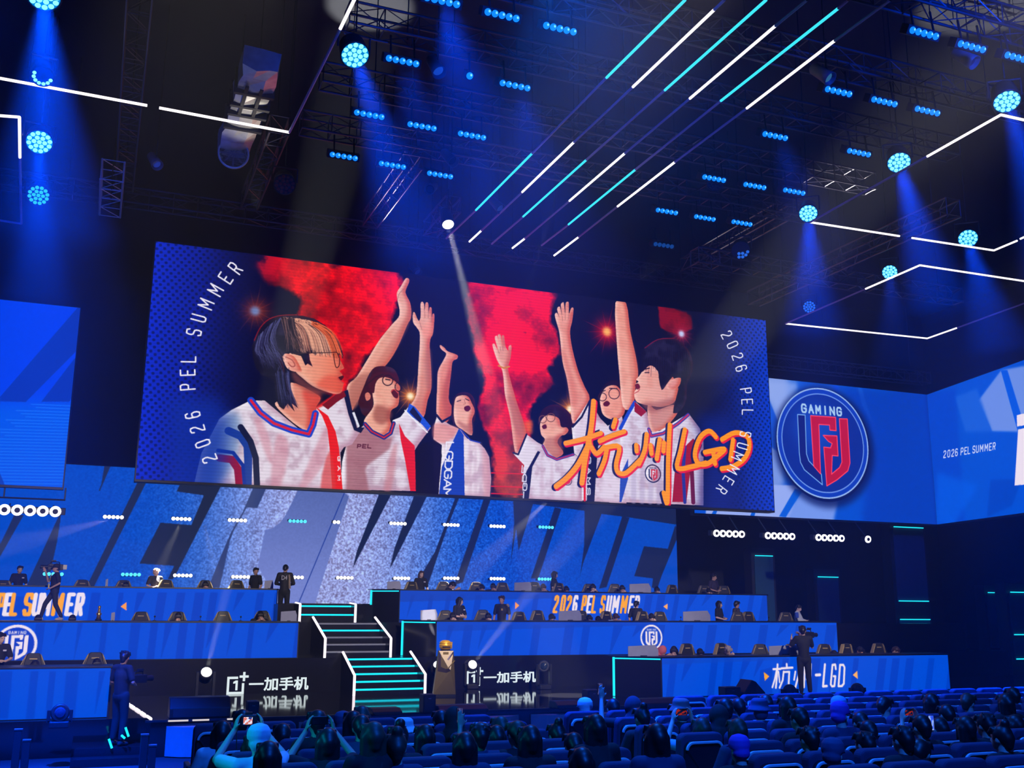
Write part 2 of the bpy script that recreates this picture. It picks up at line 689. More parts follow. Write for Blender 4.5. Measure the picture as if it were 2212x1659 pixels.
phone_sign(489, 668, 1450, 1500, 'white lit phone maker sign on the black riser, left of the stairs')
phone_sign(1008, 1158, 1440, 1482, 'white lit phone maker sign on the black riser, right of the golden trophy')


# ------------------------------------------------------------------ LED wall pictures
def rect_canvas(Y, x0, x1, z0, z1, res, base):
    return Canvas((x0, Y, z1), (1, 0, 0), (0, 0, -1), x1 - x0, z1 - z0, res, base)


def screen(name, label, cv, housing=0.22, extra=None):
    """LED wall: dark housing behind, lit face in front"""
    c = cv.o + cv.u * cv.w / 2 + cv.v * cv.h
    root = thing(name, label, 'screen', c)
    m = MB()
    e = .03
    cs = [cv.o - cv.u * e - cv.v * e, cv.o + cv.u * (cv.w + e) - cv.v * e, cv.o + cv.u * (cv.w + e) + cv.v * (cv.h + e * 2), cv.o - cv.u * e + cv.v * (cv.h + e * 2)]
    vs = [tuple(p - c) for p in cs] + [tuple(p - c + cv.n * housing) for p in cs]
    m.add(vs, [(0, 1, 2, 3), (7, 6, 5, 4), (0, 4, 5, 1), (1, 5, 6, 2), (2, 6, 7, 3), (3, 7, 4, 0)])
    m.build('housing', BLACK, root)
    return root


LGD = {'L': [(615, 955), (660, 958), (668, 1190), (682, 1232), (757, 1312), (763, 1375), (655, 1285), (632, 1240), (625, 1180)],
       'F': [(693, 962), (842, 972), (845, 1052), (808, 1048), (806, 1018), (742, 1014), (752, 1310), (712, 1264)],
       'D': [(865, 980), (912, 982), (928, 1245), (915, 1292), (850, 1346), (790, 1382), (772, 1150), (812, 1155), (822, 1128), (800, 1116),
             (768, 1080), (850, 1083), (857, 1203), (822, 1200), (818, 1312), (866, 1272), (880, 1240)]}


def c7(p):
    return (1500 + p[0] / 2.7655, 550 + p[1] / 2.7655)


# --- logo screen on the right, and the angled one beside it
YL = 29.6
xk = ony(2012, 1000, YL)[0]
zl1, zl0 = ony(1999.5, 852.5, YL)[2], ony(2026, 1133, YL)[2]
cv = rect_canvas(YL, ony(1500, 1110, YL)[0], ony(2013, 1000, YL)[0], zl0, zl1, 62, (0, 78, 205))
LOGO_UNIT = {}
oc = cv.c([c7((770, 1125))])[0]
oR = abs(cv.c([c7((770, 800))])[0][1] - oc[1])
for k_, pts in LGD.items():
    q = cv.c([c7(p) for p in pts])
    LOGO_UNIT[k_] = (q - oc) / oR


def bars(cv, pts, col, alpha=1.0, soft=0, **k):
    cv.poly([c7(p) for p in pts], col, alpha, soft=soft, **k)


bars(cv, [(300, 600), (560, 740), (540, 1380), (300, 1560)], (120, 150, 225), soft=16)
bars(cv, [(300, 735), (620, 760), (620, 800), (540, 1000), (443, 860)], (150, 175, 240), .8, soft=14)
bars(cv, [(443, 860), (500, 1000), (500, 1180), (443, 1140)], (20, 85, 215), soft=3)
bars(cv, [(620, 765), (860, 785), (900, 960), (640, 900)], (30, 90, 215), .8, soft=10)
bars(cv, [(820, 780), (860, 785), (900, 960), (880, 960)], (0, 70, 230), .7, soft=3)
bars(cv, [(975, 795), (1000, 800), (1060, 1000), (1000, 900)], (40, 120, 235), .7, soft=3)
bars(cv, [(880, 800), (1420, 830), (1480, 1620), (1000, 1620), (1050, 1100)], (0, 55, 180), .75, soft=20)
bars(cv, [(90, 1370), (640, 1380), (560, 1590), (60, 1590)], (150, 172, 240), soft=2)
bars(cv, [(640, 1412), (860, 1460), (830, 1600), (510, 1600)], (130, 160, 238), .9, soft=8)
bars(cv, [(600, 1400), (645, 1410), (545, 1570), (505, 1565)], (0, 90, 215), soft=1)
bars(cv, [(130, 1500), (150, 1500), (110, 1590), (80, 1590)], (0, 90, 215))
bars(cv, [(350, 1520), (370, 1520), (350, 1590), (320, 1590)], (0, 90, 215))


def logo(cv, cen, R, ring, fill, cols, gaming, shadow=None, ringw=.085):
    """round team badge at canvas metres cen, radius R metres"""
    an = np.linspace(0, 2 * PI, 73)[:-1]
    circ = lambda r, dx=0, dz=0: [(cen[0] + dx + r * math.cos(a), cen[1] + dz + r * math.sin(a)) for a in an]
    if shadow:
        cv.poly(circ(R * 1.10, R * .03, R * .05), shadow, .75, soft=R * cv.k * .05, px=False)
    if ring:
        cv.poly(circ(R), ring, px=False)
    if fill is not None:
        cv.poly(circ(R * (1 - ringw * 1.6)), fill, px=False)
    for k_, q in LOGO_UNIT.items():
        cv.poly(np.array(q) * R + np.array(cen), cols[k_], px=False)
    n = 6
    for i, ch in enumerate('GAMING'):
        x = cen[0] + (i - 2.5) * R * .145
        for stq in GLYPH[ch]:
            cv.stroke([(x + (gx - .5) * R * (.085 if ch != 'I' else .0), cen[1] - R * .62 - (gy - .5) * R * .13) for gx, gy in stq], R * .03, gaming, px=False)


cm = tuple(oc / cv.k)
R0 = oR / cv.k
an = np.linspace(0, 2 * PI, 97)[:-1]
ring_ = lambda r, dx=0, dz=0: [(cm[0] + dx + r * math.cos(a), cm[1] + dz + r * math.sin(a)) for a in an]
cv.poly(ring_(R0 * 1.1, .06, .12), (8, 20, 80), .8, soft=14, px=False)
cv.poly(ring_(R0 * 1.03, .02, .05), (8, 22, 84), px=False)
cv.poly(ring_(R0), (150, 185, 240), px=False)
cv.poly(ring_(R0 * .975), (14, 60, 185), px=False)
cv.poly(ring_(R0 * .90), (110, 150, 230), px=False)
cv.poly(ring_(R0 * .88), (10, 44, 150), px=False)
cv.poly(ring_(R0 * .45, -.3, -.5), (22, 80, 200), .7, soft=40, px=False)
for k_, q in LOGO_UNIT.items():
    q = np.array(q) * R0 + np.array(cm)
    e = (120, 170, 235) if k_ == 'L' else (255, 70, 80)
    i_ = (14, 30, 120) if k_ == 'L' else (190, 16, 40)
    cv.poly(q, i_, px=False)
    cv.stroke(list(q) + [q[0]], .035, e, px=False)
for i, ch in enumerate('GAMING'):
    x = cm[0] + (i - 2.5) * R0 * .155
    for stq in GLYPH[ch]:
        cv.stroke([(x + (gx - .5) * R0 * .09, cm[1] - R0 * .60 - (gy - .5) * R0 * .14) for gx, gy in stq], R0 * .034, (170, 205, 240), px=False)
bars(cv, [(1370, 800), (1400, 830), (1460, 1620), (1440, 1620)], (0, 45, 165), .5, soft=4)
rt = screen('led_screen', 'right-hand LED screen showing the round red and blue gaming badge', cv)
cv.panel('display', rt, 1.0, off=.012)

kx, ky = cv.o[0] + cv.w, YL
far = onz(2212, 1107.5, zl0)
du = np.array([far[0] - kx, far[1] - ky, 0.0])
du = du / np.linalg.norm(du)
LW = 9.0
cv = Canvas((kx + .03, ky, zl1), du, (0, 0, -1), LW, zl1 - zl0, 50, (0, 80, 208))
bars(cv, [(1385, 830), (1560, 800), (1620, 1620), (1450, 1620)], (0, 66, 200), .8, soft=8)
bars(cv, [(1700, 870), (1835, 690), (2000, 660), (2000, 1060), (1780, 1055)], (120, 150, 226), .9, soft=3)
bars(cv, [(1560, 850), (1690, 800), (1780, 1055), (1620, 1060)], (30, 98, 215), .8, soft=6)
bars(cv, [(1832, 690), (1872, 690), (1985, 1060), (1935, 1060)], (0, 86, 220), soft=1)
bars(cv, [(1770, 1345), (1960, 1340), (1900, 1500), (1750, 1570)], (0, 66, 190), .9, soft=3)
bars(cv, [(1450, 1300), (1700, 1380), (1560, 1600), (1450, 1610)], (0, 90, 225), .8, soft=10)
for x, ch in zip((1497, 1521, 1545, 1567, 0, 1600, 1622, 1642, 0, 1671, 1692, 1717, 1745, 1770, 1792), '2026 PEL SUMMER'):
    if ch == ' ':
        continue
    yc = 1192 - (x - 1497) * .163
    p = np.array(c7((x, yc)))
    cv.glyph(ch, p, (4.6 if ch != 'M' else 5.8, -.75), (.8, -14.5), 2.0, (235, 235, 250))
bars(cv, [(1928, 960), (2010, 940), (2010, 1010), (1930, 1028)], (238, 225, 235))
bars(cv, [(1936, 1045), (2010, 1030), (2010, 1370), (1915, 1380)], (238, 225, 235))
rt = screen('led_screen', 'angled blue LED screen past the badge screen, with small event lettering', cv)
cv.panel('display', rt, 1.0, off=.012)

# --- left screen
YS = 29.5
x1s = ony(154, 860, YS)[0]
za, zb = ony(170, 665, YS)[2], ony(138, 1053, YS)[2]
cv = rect_canvas(YS, x1s - 5.6, x1s, zb, za, 60, (0, 62, 232))
c4 = lambda p: (p[0] / 2.963, 500 + p[1] / 2.963)
cv.poly([c4(p) for p in [(-900, 1100), (500, 1090), (460, 1700), (-900, 1700)]], (0, 92, 228), .75, soft=25)
for i in range(26):
    y = 1105 + i * 20
    cv.stroke([c4((max(-300, 200 - i * 22 + 60 * math.sin(i * 2.1)), y)), c4((470, y + 12))], 1.7, (40, 130, 245), .6)
cv.poly([c4(p) for p in [(500, 485), (520, 490), (495, 760), (165, 1092), (0, 1088), (0, 1060)]], (4, 50, 176))
cv.poly([c4(p) for p in [(480, 810), (490, 1000), (445, 1090), (265, 1090)]], (4, 50, 176))
cv.poly([c4(p) for p in [(-20, 1500), (30, 1620), (-60, 1640)]], (10, 50, 160), .8)
rt = screen('led_screen', 'left blue LED screen with one dark slanted band, cut by the picture edge', cv)
cv.panel('display', rt, 1.0, off=.012)
m = MB()
fx0, fx1 = ony(-260, 1075, YS)[0] - rt.location[0], ony(140, 1073, YS)[0] - rt.location[0]
for x in (fx1, fx1 - 1.45, fx1 - 2.9):
    m.tube((x, .1, 0), (x, .1, -.32), .02, n=6)
m.tube((fx0, .1, -.32), (fx1 + .02, .1, -.32), .025, n=6)
m.build('hanging_frame', BLACK, rt)

# --- back wall: slanted outlines of huge letters
cA = lambda p: (p[0] / 5.53, 1000 + p[1] / 5.53)
cC = lambda p: (300 + p[0] / 4.424, 1000 + p[1] / 4.424)
cE = lambda p: (750 + p[0] / 2.949, 1000 + p[1] / 2.949)
bx1 = ony(1462, 1200, YW)[0]
bz0, bz1 = ony(640, 1303, YW)[2], ony(148, 1003, YW)[2]
cv = rect_canvas(YW, ony(-120, 1100, YW)[0], bx1, bz0, bz1, 48, (0, 74, 196))
H_, W_ = cv.H, cv.W
xx = (np.arange(W_) / cv.k)[None, :] + cv.o[0]
mid = np.exp(-(np.abs(xx - ony(700, 1200, YW)[0]) / 3.9) ** 3) * np.ones((H_, 1))
spk = RNG.random((H_ // 3 + 1, W_ // 3 + 1)).repeat(3, 0).repeat(3, 1)[:H_, :W_]
spk = boxblur(spk, 1)
lav = np.array([168, 178, 246], np.float32) * (0.78 + .30 * spk[..., None])
cv.a += (lav - cv.a) * np.clip(mid * 1.0, 0, 1)[..., None]
grain = np.exp(-((xx - ony(800, 1200, YW)[0]) / 7.0) ** 2) * (spk - .5)
cv.a += (grain[..., None] * np.array([60, 95, 120], np.float32))
DK = (30, 42, 76)
for pts in ([(1245, 40), (1320, 40), (1190, 340), (1180, 330), (1210, 250)], [(1650, 215), (1750, 225), (1120, 1480), (1030, 1480)],
            [(170, 620), (285, 620), (0, 1120), (-60, 1100)], [(740, 550), (728, 640), (680, 950), (560, 1490), (310, 1480)], [(-120, 900), (0, 940), (0, 1120), (-120, 1250)]):
    cv.poly([cA(p) for p in pts], DK)
for pts in ([(400, 185), (790, 210), (345, 1080), (320, 1110), (275, 1110), (330, 995), (620, 310), (360, 272)], [(205, 570), (585, 600), (395, 985), (5, 960)]):
    cv.poly([cC(p) for p in pts], (30, 40, 74))
cv.poly([cC(p) for p in [(1100, 218), (1225, 222), (1130, 432), (1030, 425), (905, 650), (870, 740), (770, 1190), (660, 1190), (790, 870), (880, 660), (990, 470)]], (50, 66, 122))
cv.poly([cC(p) for p in [(1530, 235), (1940, 260), (2005, 322), (1680, 1345), (1330, 1340), (1135, 980), (1205, 640), (1270, 625), (1350, 570), (1400, 500), (1450, 400)]], (84, 104, 176), to=(cC((1700, 300)), cC((1500, 1200))), col2=(118, 134, 210), alpha=.92)
cv.stroke([cC((1958, 292)), cC((1520, 1345))], 1.8, (16, 50, 150))
for pts in ([(205, 188), (285, 190), (70, 600), (35, 670), (60, 560)], [(430, 195), (515, 197), (300, 620), (270, 675), (300, 540)],
            [(692, 208), (716, 210), (640, 400), (510, 785), (428, 785), (560, 560), (635, 360)], [(870, 225), (912, 232), (735, 760), (680, 775)],
            [(1055, 232), (1128, 240), (1075, 420), (1040, 640), (1062, 380)], [(1120, 242), (1182, 262), (1090, 560), (1075, 420)],
            [(1320, 282), (1362, 292), (1215, 735), (1168, 735)], [(1510, 300), (1618, 325), (1500, 640), (1480, 725), (1508, 520)],
            [(1750, 340), (1796, 350), (1650, 790), (1602, 800)], [(1888, 530), (2040, 546), (2088, 395), (2104, 440), (2104, 470), (2000, 720), (1972, 805), (1938, 792), (1946, 735), (1826, 720)],
            [(1050, 200), (2120, 200), (2120, 384), (2088, 392), (1800, 348), (1620, 325), (1510, 305), (1182, 262), (1050, 235)]):
    cv.poly([cE(p) for p in pts], (22, 34, 74))
rt = screen('led_screen', 'wide back LED wall with slanted giant letters behind the players', cv, .3)
cv.panel('display', rt, 0.95, off=.012)

# --- main screen: a team of six with raised arms before red smoke
YM = 28.0
mz0, mz1, mx0, mx1 = 5.365, 11.80, 0.80, 20.43
cv = rect_canvas(YM, mx0, mx1, mz0, mz1, 78, (8, 8, 34))
H_, W_ = cv.H, cv.W
k5 = lambda p: (500 + p[0] / 3.072, 540 + p[1] / 3.072)
k6 = lambda p: (900 + p[0] / 2.765, 600 + p[1] / 2.765)
P5 = lambda pts: [k5(p) for p in pts]
P6 = lambda pts: [k6(p) for p in pts]


def smoke(pts, soft, seed, bright=1.0, low=None):
    q = cv.c(pts)
    m = np.zeros((H_, W_), np.float32)
    r = cv.mask(q)
    m[r[3]:r[4], r[1]:r[2]] = r[0]
    m = boxblur(m, soft)
    n = fbm(H_, W_, 190, 6, seed, .6)
    n2 = fbm(H_, W_, 120, 6, seed + 5, .62)
    a = np.clip((m * 1.5 + (n - .5) * 2.3 - .52) * 3.0, 0, 1) * np.clip(m * 4, 0, 1)
    lum = np.clip(.90 + (n2 - .5) * 1.7, .30, 1)[..., None] * bright
    c = np.array([1, .06, .05]) * lum * 275 + np.array([0, 0, 8])
    if low is not None:
        t = np.clip((np.arange(H_) / H_ - low) / (1 - low), 0, 1)[:, None, None]
        c = c * (1 - t) + np.array([225, 78, 22]) * lum * t
    cv.a += (c - cv.a) * a[..., None]


smoke(P5([(225, 20), (1110, 130), (1085, 330), (1010, 520), (960, 640), (860, 700), (800, 860), (700, 960), (420, 620), (400, 480), (470, 300), (330, 250), (240, 170)]), 46, 3, 1.0)
smoke(P6([(330, 20), (800, 80), (800, 260), (860, 330), (840, 450), (770, 560), (800, 640), (700, 760), (690, 900), (630, 1120), (640, 1300), (430, 1300), (440, 1000), (380, 800), (420, 620), (340, 420), (300, 180)]), 40, 14, .92, .62)
smoke(P6([(1440, 170), (1640, 210), (1650, 300), (1560, 340), (1450, 300)]), 22, 31, .5)
# lamps in the picture
for p, r_, c1, c2 in ((k5((155, 405)), 26, (225, 70, 10), (190, 215, 255)), (k5((1185, 970)), 20, (240, 120, 20), (255, 240, 200)),
                      (k6((1135, 322)), 26, (220, 10, 10), (255, 180, 90)), (k6((1580, 335)), 18, (170, 30, 60), (200, 215, 255)), (k6((915, 785)), 20, (235, 120, 30), (255, 240, 210))):
    for a_ in range(14):
        d = np.array([math.cos(a_ * .449), math.sin(a_ * .449)]) * r_ * (1.5 + .5 * ((a_ * 7) % 3))
        cv.stroke([p, (p[0] + d[0], p[1] + d[1])], 1.8, c1, .5, taper=(1, .1))
    cv.blob(p, r_, c1, .9)
    cv.blob(p, r_ * .40, c2, 1.0, 3)
# blue ends with a dotted pattern
ux = (np.arange(W_) / W_)[None, :]
for edge, sgn, ww, c_in, c_out in ((0, 1, .215, (6, 8, 66), (8, 42, 205)), (1, -1, .17, (8, 20, 100), (4, 58, 205))):
    d = (ux - edge) * sgn
    a_ = np.clip((ww - d) / (ww * .72), 0, 1) ** 1.2 * np.ones((H_, 1))
    t = np.clip((ww * .75 - d) / (ww * .75), 0, 1)[..., None]
    c = np.array(c_in, np.float32) * (1 - t) + np.array(c_out, np.float32) * t
    gx, gz = np.meshgrid(np.arange(W_) / cv.k, np.arange(H_) / cv.k)
    px_, th = .142, .62
    u_, v_ = (gx * math.cos(th) + gz * math.sin(th)) / px_, (gz * math.cos(th) - gx * math.sin(th)) / px_
    dot = np.clip((np.cos(2 * PI * u_) + np.cos(2 * PI * v_) - .35) * 1.4, 0, 1)[..., None]
    c = c * (1 - .42 * dot * np.clip(t * 1.6, 0, 1))
    cv.a += (c - cv.a) * a_[..., None]

SKIN, SKD, SKR, HAIR, WHT, SHD, NAVY, BLU, RED = (240, 178, 160), (176, 104, 92), (236, 92, 74), (24, 18, 34), (226, 214, 228), (180, 140, 158), (18, 22, 62), (28, 70, 200), (226, 22, 28)
poly, stroke = cv.poly, cv.stroke


def round_look(col, n):
    r, g, b_ = col
    if r > 200 and 130 < g < 185 and b_ < 170:
        return [('rim', -15, -3, 9, (204, 84, 66), .85), ('rim', 11, -4, 6, (255, 214, 198), .55), ('fold', 0, 0, 0, (214, 118, 100), .28)]
    if r > 214 and g > 200 and b_ > 210 and n > 6:
        return [('fold', 0, 0, 0, (172, 132, 156), .50), ('rim', -20, -6, 13, (176, 120, 146), .7), ('rim', 14, 4, 8, (250, 248, 254), .5)]
    if r + g + b_ < 150 and n > 9:
        return [('rim', -8, 6, 7, (78, 22, 40), .5), ('fold', 0, 0, 0, (54, 48, 84), .45)]
    return []


cv.form = round_look


def shade(pts, col, alpha, soft=7):
    poly(pts, col, alpha, soft=soft, smooth=3)


# person at the left: raised arm
arm = P5([(765, 915), (830, 842), (900, 730), (980, 600), (1060, 500), (1115, 430), (1100, 330), (1098, 282), (1125, 240), (1150, 196), (1166, 186), (1180, 206), (1155, 270), (1160, 300), (1188, 362), (1190, 450), (1165, 500), (1105, 640), (1045, 740), (970, 822), (900, 920), (830, 1010), (790, 1070)])
poly(arm, SKIN, smooth=4, to=(k5((1150, 200)), k5((830, 1000))), col2=(228, 150, 130))
shade(P5([(1185, 380), (1190, 450), (1100, 645), (960, 830), (800, 1070), (790, 980), (900, 840), (1060, 600), (1140, 470)]), (200, 110, 92), .55)
shade(P5([(850, 830), (960, 830), (900, 920), (800, 1060), (775, 930)]), SKD, .75)
stroke(P5([(1100, 330), (1112, 290), (1140, 260)]), 1.6, SKD, .7, smooth=3)
# second from left: arm and hand
arm = P5([(1190, 1040), (1225, 960), (1240, 760), (1250, 570), (1232, 520), (1205, 482), (1203, 425), (1215, 415), (1240, 470), (1255, 440), (1254, 360), (1265, 344), (1277, 360), (1280, 405), (1286, 356), (1298, 348), (1306, 362), (1306, 415), (1313, 384), (1322, 380), (1328, 392), (1328, 450), (1333, 428), (1341, 422), (1346, 436), (1343, 500), (1335, 560), (1320, 590), (1315, 650), (1325, 800), (1325, 920), (1300, 1000), (1270, 1115)])
poly(arm, SKIN, smooth=3, to=(k5((1290, 360)), k5((1230, 1060))), col2=(214, 128, 106))
shade(P5([(1320, 660), (1325, 920), (1290, 900), (1285, 700)]), SKD, .6)
for a_, b_ in (((1281, 410), (1281, 450)), ((1306, 415), (1304, 452)), ((1328, 450), (1322, 480)), ((1245, 470), (1262, 530))):
    stroke(P5([a_, b_]), 1.2, SKD, .8)
shade(P5([(1262, 540), (1300, 470), (1335, 500), (1325, 570), (1285, 585)]), (255, 150, 130), .5)
# second from left: head
poly(P5([(842, 1000), (880, 900), (915, 820), (960, 775), (1040, 775), (1085, 800), (1112, 870), (1080, 900), (1020, 850), (960, 880), (940, 950), (930, 1110), (870, 1090), (850, 1040)]), (58, 14, 24), smooth=4)
poly(P5([(945, 885), (975, 845), (1050, 852), (1110, 895), (1118, 925), (1108, 945), (1112, 985), (1102, 1035), (1060, 1065), (1050, 1120), (1060, 1180), (990, 1240), (900, 1180), (880, 1130), (940, 1040), (935, 950)]), (236, 168, 146), smooth=4)
poly(P5([(885, 960), (905, 945), (922, 965), (918, 990), (895, 1000)]), (214, 120, 104), smooth=3)
shade(P5([(960, 1030), (1050, 1060), (1060, 1110), (1000, 1160), (940, 1120)]), (150, 74, 64), .7)
poly(P5([(905, 870), (960, 815), (1060, 815), (1108, 860), (1050, 845), (985, 850), (955, 890), (945, 950), (920, 930)]), (70, 16, 26), smooth=3)
stroke(P5([(880, 905), (960, 840), (1005, 826)]), 2.4, (40, 18, 26))
for c0, rx, ry in (((1035, 865), 34, 34), ((1106, 908), 22, 30)):
    stroke(P5([(c0[0] + rx * math.cos(a), c0[1] + ry * math.sin(a)) for a in np.linspace(0, 2 * PI, 20)]), 2.2, (36, 16, 26))
poly(P5([(1058, 940), (1075, 925), (1105, 955), (1100, 985), (1075, 975)]), (84, 18, 20), smooth=3)
stroke(P5([(1058, 940), (1078, 925), (1106, 952)]), 2.2, (196, 62, 60), smooth=3)
stroke(P5([(1022, 858), (1050, 862)]), 2.6, (40, 20, 24))
stroke(P5([(1085, 880), (1098, 915), (1086, 922)]), 1.6, (176, 96, 82))
# second from left: shirt
poly(P5([(752, 1330), (770, 1270), (890, 1150), (990, 1245), (1050, 1200), (1070, 1130), (1120, 1110), (1190, 1020), (1322, 1180), (1240, 1290), (1215, 1330), (1222, 1600), (720, 1590), (735, 1400)]), WHT)
poly(P5([(760, 1290), (885, 1160), (1000, 1250), (1070, 1240), (1050, 1320), (900, 1430), (888, 1460), (912, 1600), (760, 1600)]), (160, 96, 108), .82, soft=5)
for y in range(1340, 1580, 14):
    stroke(P5([(800 + (y % 40), y), (1090, y + 4)]), 1.0, (110, 60, 80), .35)
shade(P5([(1060, 1330), (1100, 1300), (1060, 1590), (1010, 1590)]), (200, 120, 130), .6)
poly(P5([(1110, 1150), (1150, 1235), (1215, 1300), (1224, 1600), (1186, 1600), (1150, 1390), (1122, 1260)]), RED)
poly(P5([(1218, 1330), (1260, 1290), (1390, 1250), (1400, 1620), (1222, 1620)]), (14, 8, 22))
for w_, c_ in ((9, (24, 40, 130)), (3, (206, 40, 50))):
    stroke(P5([(885, 1155), (930, 1205), (1010, 1245), (1055, 1215), (1075, 1150)]), w_, c_)
poly(P5([(1180, 1020), (1215, 1040), (1322, 1170), (1300, 1200), (1255, 1150), (1160, 1080)]), (30, 80, 210))
stroke(P5([(1150, 1065), (1250, 1165), (1298, 1210)]), 3, (235, 235, 245))
poly(P5([(1205, 1040), (1180, 1075), (1250, 1150), (1262, 1120)]), NAVY)
for i, ch in enumerate('PEL'):
    cv.glyph(ch, k5((846 + i * 34, 1302)), (7, .6), (.8, -7.5), 2.2, (86, 24, 50))
# leftmost person: shirt, neck, face, hair
poly(P5([(-260, 1600), (-200, 1350), (-80, 1120), (0, 1062), (125, 1000), (220, 1000), (400, 1150), (505, 1235), (548, 1130), (562, 1045), (640, 1012), (745, 940), (775, 1000), (805, 1100), (850, 1210), (800, 1290), (745, 1310), (722, 1345), (735, 1600)]), WHT)
shade(P5([(-160, 1300), (-60, 1120), (40, 1080), (60, 1250), (-40, 1500), (-200, 1560)]), (120, 150, 190), .8, 14)
for pts in ([(150, 1130), (200, 1130), (260, 1280), (270, 1410), (235, 1380)], [(560, 1300), (640, 1160), (630, 1380), (500, 1570), (450, 1570)], [(300, 1230), (380, 1290), (330, 1560), (260, 1560)]):
    shade(P5(pts), (205, 130, 148), .55, 6)
poly(P5([(560, 1042), (640, 1100), (690, 1205), (712, 1310), (738, 1600), (668, 1600), (650, 1310), (636, 1190), (600, 1100)]), (232, 26, 28))
shade(P5([(560, 1045), (680, 960), (745, 940), (600, 1040)]), (232, 30, 30), .9, 3)
shade(P5([(590, 1580), (650, 1330), (690, 1580)]), (214, 60, 60), .7, 4)
for i, ch in enumerate('GAM'):
    cv.glyph(ch, k5((712, 1385 + i * 64)), (0, 9), (5, 0), 2.0, (240, 210, 220))
stroke(P5([(-20, 1200), (60, 1235), (105, 1300), (110, 1400), (105, 1600)]), 17, (26, 60, 150))
stroke(P5([(60, 1175), (125, 1270), (160, 1380), (170, 1600)]), 13, (20, 26, 62))
stroke(P5([(-80, 1380), (0, 1390), (40, 1450), (55, 1600)]), 16, (150, 22, 60))
stroke(P5([(-90, 1330), (10, 1345), (75, 1430), (90, 1600)]), 8, (20, 50, 150))
poly(P5([(738, 940), (772, 928), (800, 1060), (832, 1180), (882, 1178), (858, 1216), (812, 1196), (775, 1090)]), NAVY)
poly(P5([(800, 1080), (815, 1075), (850, 1170), (838, 1180)]), (226, 226, 240))
poly(P5([(600, 1030), (690, 960), (745, 935), (760, 970), (700, 1010), (640, 1060)]), (120, 16, 30))
neck = P5([(395, 880), (560, 955), (590, 990), (560, 1045), (545, 1130), (505, 1200), (400, 1140), (290, 1030), (330, 1000), (400, 1000)])
poly(neck, (226, 142, 122), smooth=4)
shade(P5([(470, 930), (590, 960), (570, 1050), (505, 1195), (500, 1060)]), (214, 60, 50), .75, 9)
face = P5([(380, 690), (500, 672), (640, 668), (700, 672), (714, 715), (742, 772), (744, 786), (720, 802), (722, 812), (736, 832), (712, 848), (722, 866), (742, 882), (738, 912), (728, 945), (690, 956), (620, 938), (540, 905), (470, 850), (420, 800)])
poly(face, (240, 168, 142), smooth=4, to=(k5((480, 780)), k5((735, 800))), col2=(232, 112, 84))
shade(P5([(640, 830), (735, 860), (725, 945), (640, 940), (560, 900)]), (222, 70, 54), .55, 9)
shade(P5([(400, 800), (470, 850), (560, 910), (640, 945), (540, 960), (420, 880)]), (150, 76, 70), .6, 8)
poly(P5([(706, 848), (738, 834), (744, 846), (726, 866)]), (70, 14, 20), smooth=3)
stroke(P5([(704, 848), (722, 868), (744, 884)]), 2.2, (196, 60, 60), smooth=3)
poly(P5([(338, 700), (365, 688), (410, 705), (440, 745), (466, 806), (420, 808), (375, 790), (350, 750)]), (238, 158, 140), smooth=4)
stroke(P5([(360, 710), (400, 730), (420, 765), (400, 775), (375, 750)]), 2.2, (170, 80, 76), smooth=3)
hairp = P5([(136, 640), (150, 600), (168, 562), (190, 520), (212, 492), (250, 462), (290, 446), (340, 440), (380, 430), (430, 436), (470, 436), (515, 448), (550, 456), (590, 482), (622, 500), (655, 534), (682, 560), (700, 590), (716, 612), (730, 655), (742, 700), (738, 726), (722, 690), (712, 706), (700, 668), (684, 694), (668, 664), (640, 690), (622, 668), (596, 700), (580, 674), (555, 702), (540, 684), (515, 690), (520, 730), (538, 775), (505, 755), (490, 768), (462, 705), (420, 694), (385, 684), (352, 690), (332, 715), (350, 790), (372, 850), (392, 930), (440, 1050), (400, 1020), (420, 1075), (372, 1020), (345, 1060), (318, 1040), (298, 1000), (288, 930), (282, 860), (200, 830), (158, 775), (140, 705)])
poly(hairp, (20, 18, 40))
hr_ = np.random.default_rng(21)
for i in range(330):                                   # strands from the crown to the fringe, pale and dark mixed
    f = i / 330 + hr_.normal() * .02
    x0, y0 = 330 + 250 * f, 446 + 40 * f * f + hr_.uniform(0, 24)
    x1, y1 = 420 + 318 * f, 640 + 60 * f + hr_.uniform(-40, 34)
    mx_, my_ = (x0 + x1) / 2 + 34, (y0 + y1) / 2 - 34
    d_ = hr_.random()
    c_ = np.array([232, 166, 138]) if d_ > .34 else (np.array([150, 92, 82]) if d_ > .14 else np.array([50, 26, 36]))
    if f < .10:
        c_ = c_ * .45
    if f > .78:
        c_ = c_ * np.array([1, .62, .45])
    stroke(P5([(x0, y0), (mx_ - 16, my_), (x1, y1)]), 1.9, c_, .8, smooth=4, taper=(.9, .5))
for i in range(90):
    f = hr_.random()
    x0, y0 = 340 + 60 * f + hr_.normal() * 10, 446 + hr_.uniform(0, 26)
    x1, y1 = 350 + 130 * f, 600 + 80 * hr_.random()
    stroke(P5([(x0, y0), (x0 + 16, (y0 + y1) / 2 - 10), (x1, y1)]), 1.7, (26, 18, 34) if i % 3 else (120, 84, 84), .75, smooth=3, taper=(1, .4))
for i in range(150):
    f = hr_.random()
    a0 = (330 - 150 * f, 452 + 120 * f ** 1.4)
    a1 = (270 - 110 * f + hr_.normal() * 8, 580 + 90 * f)
    a2 = (330 - 150 * f + 40 * hr_.random(), 700 + 120 * hr_.random() * (1 - .3 * f))
    stroke(P5([a0, a1, a2]), 1.4, [(14, 12, 30), (48, 46, 92), (92, 94, 150)][i % 3], .65, smooth=3, taper=(1, .3))
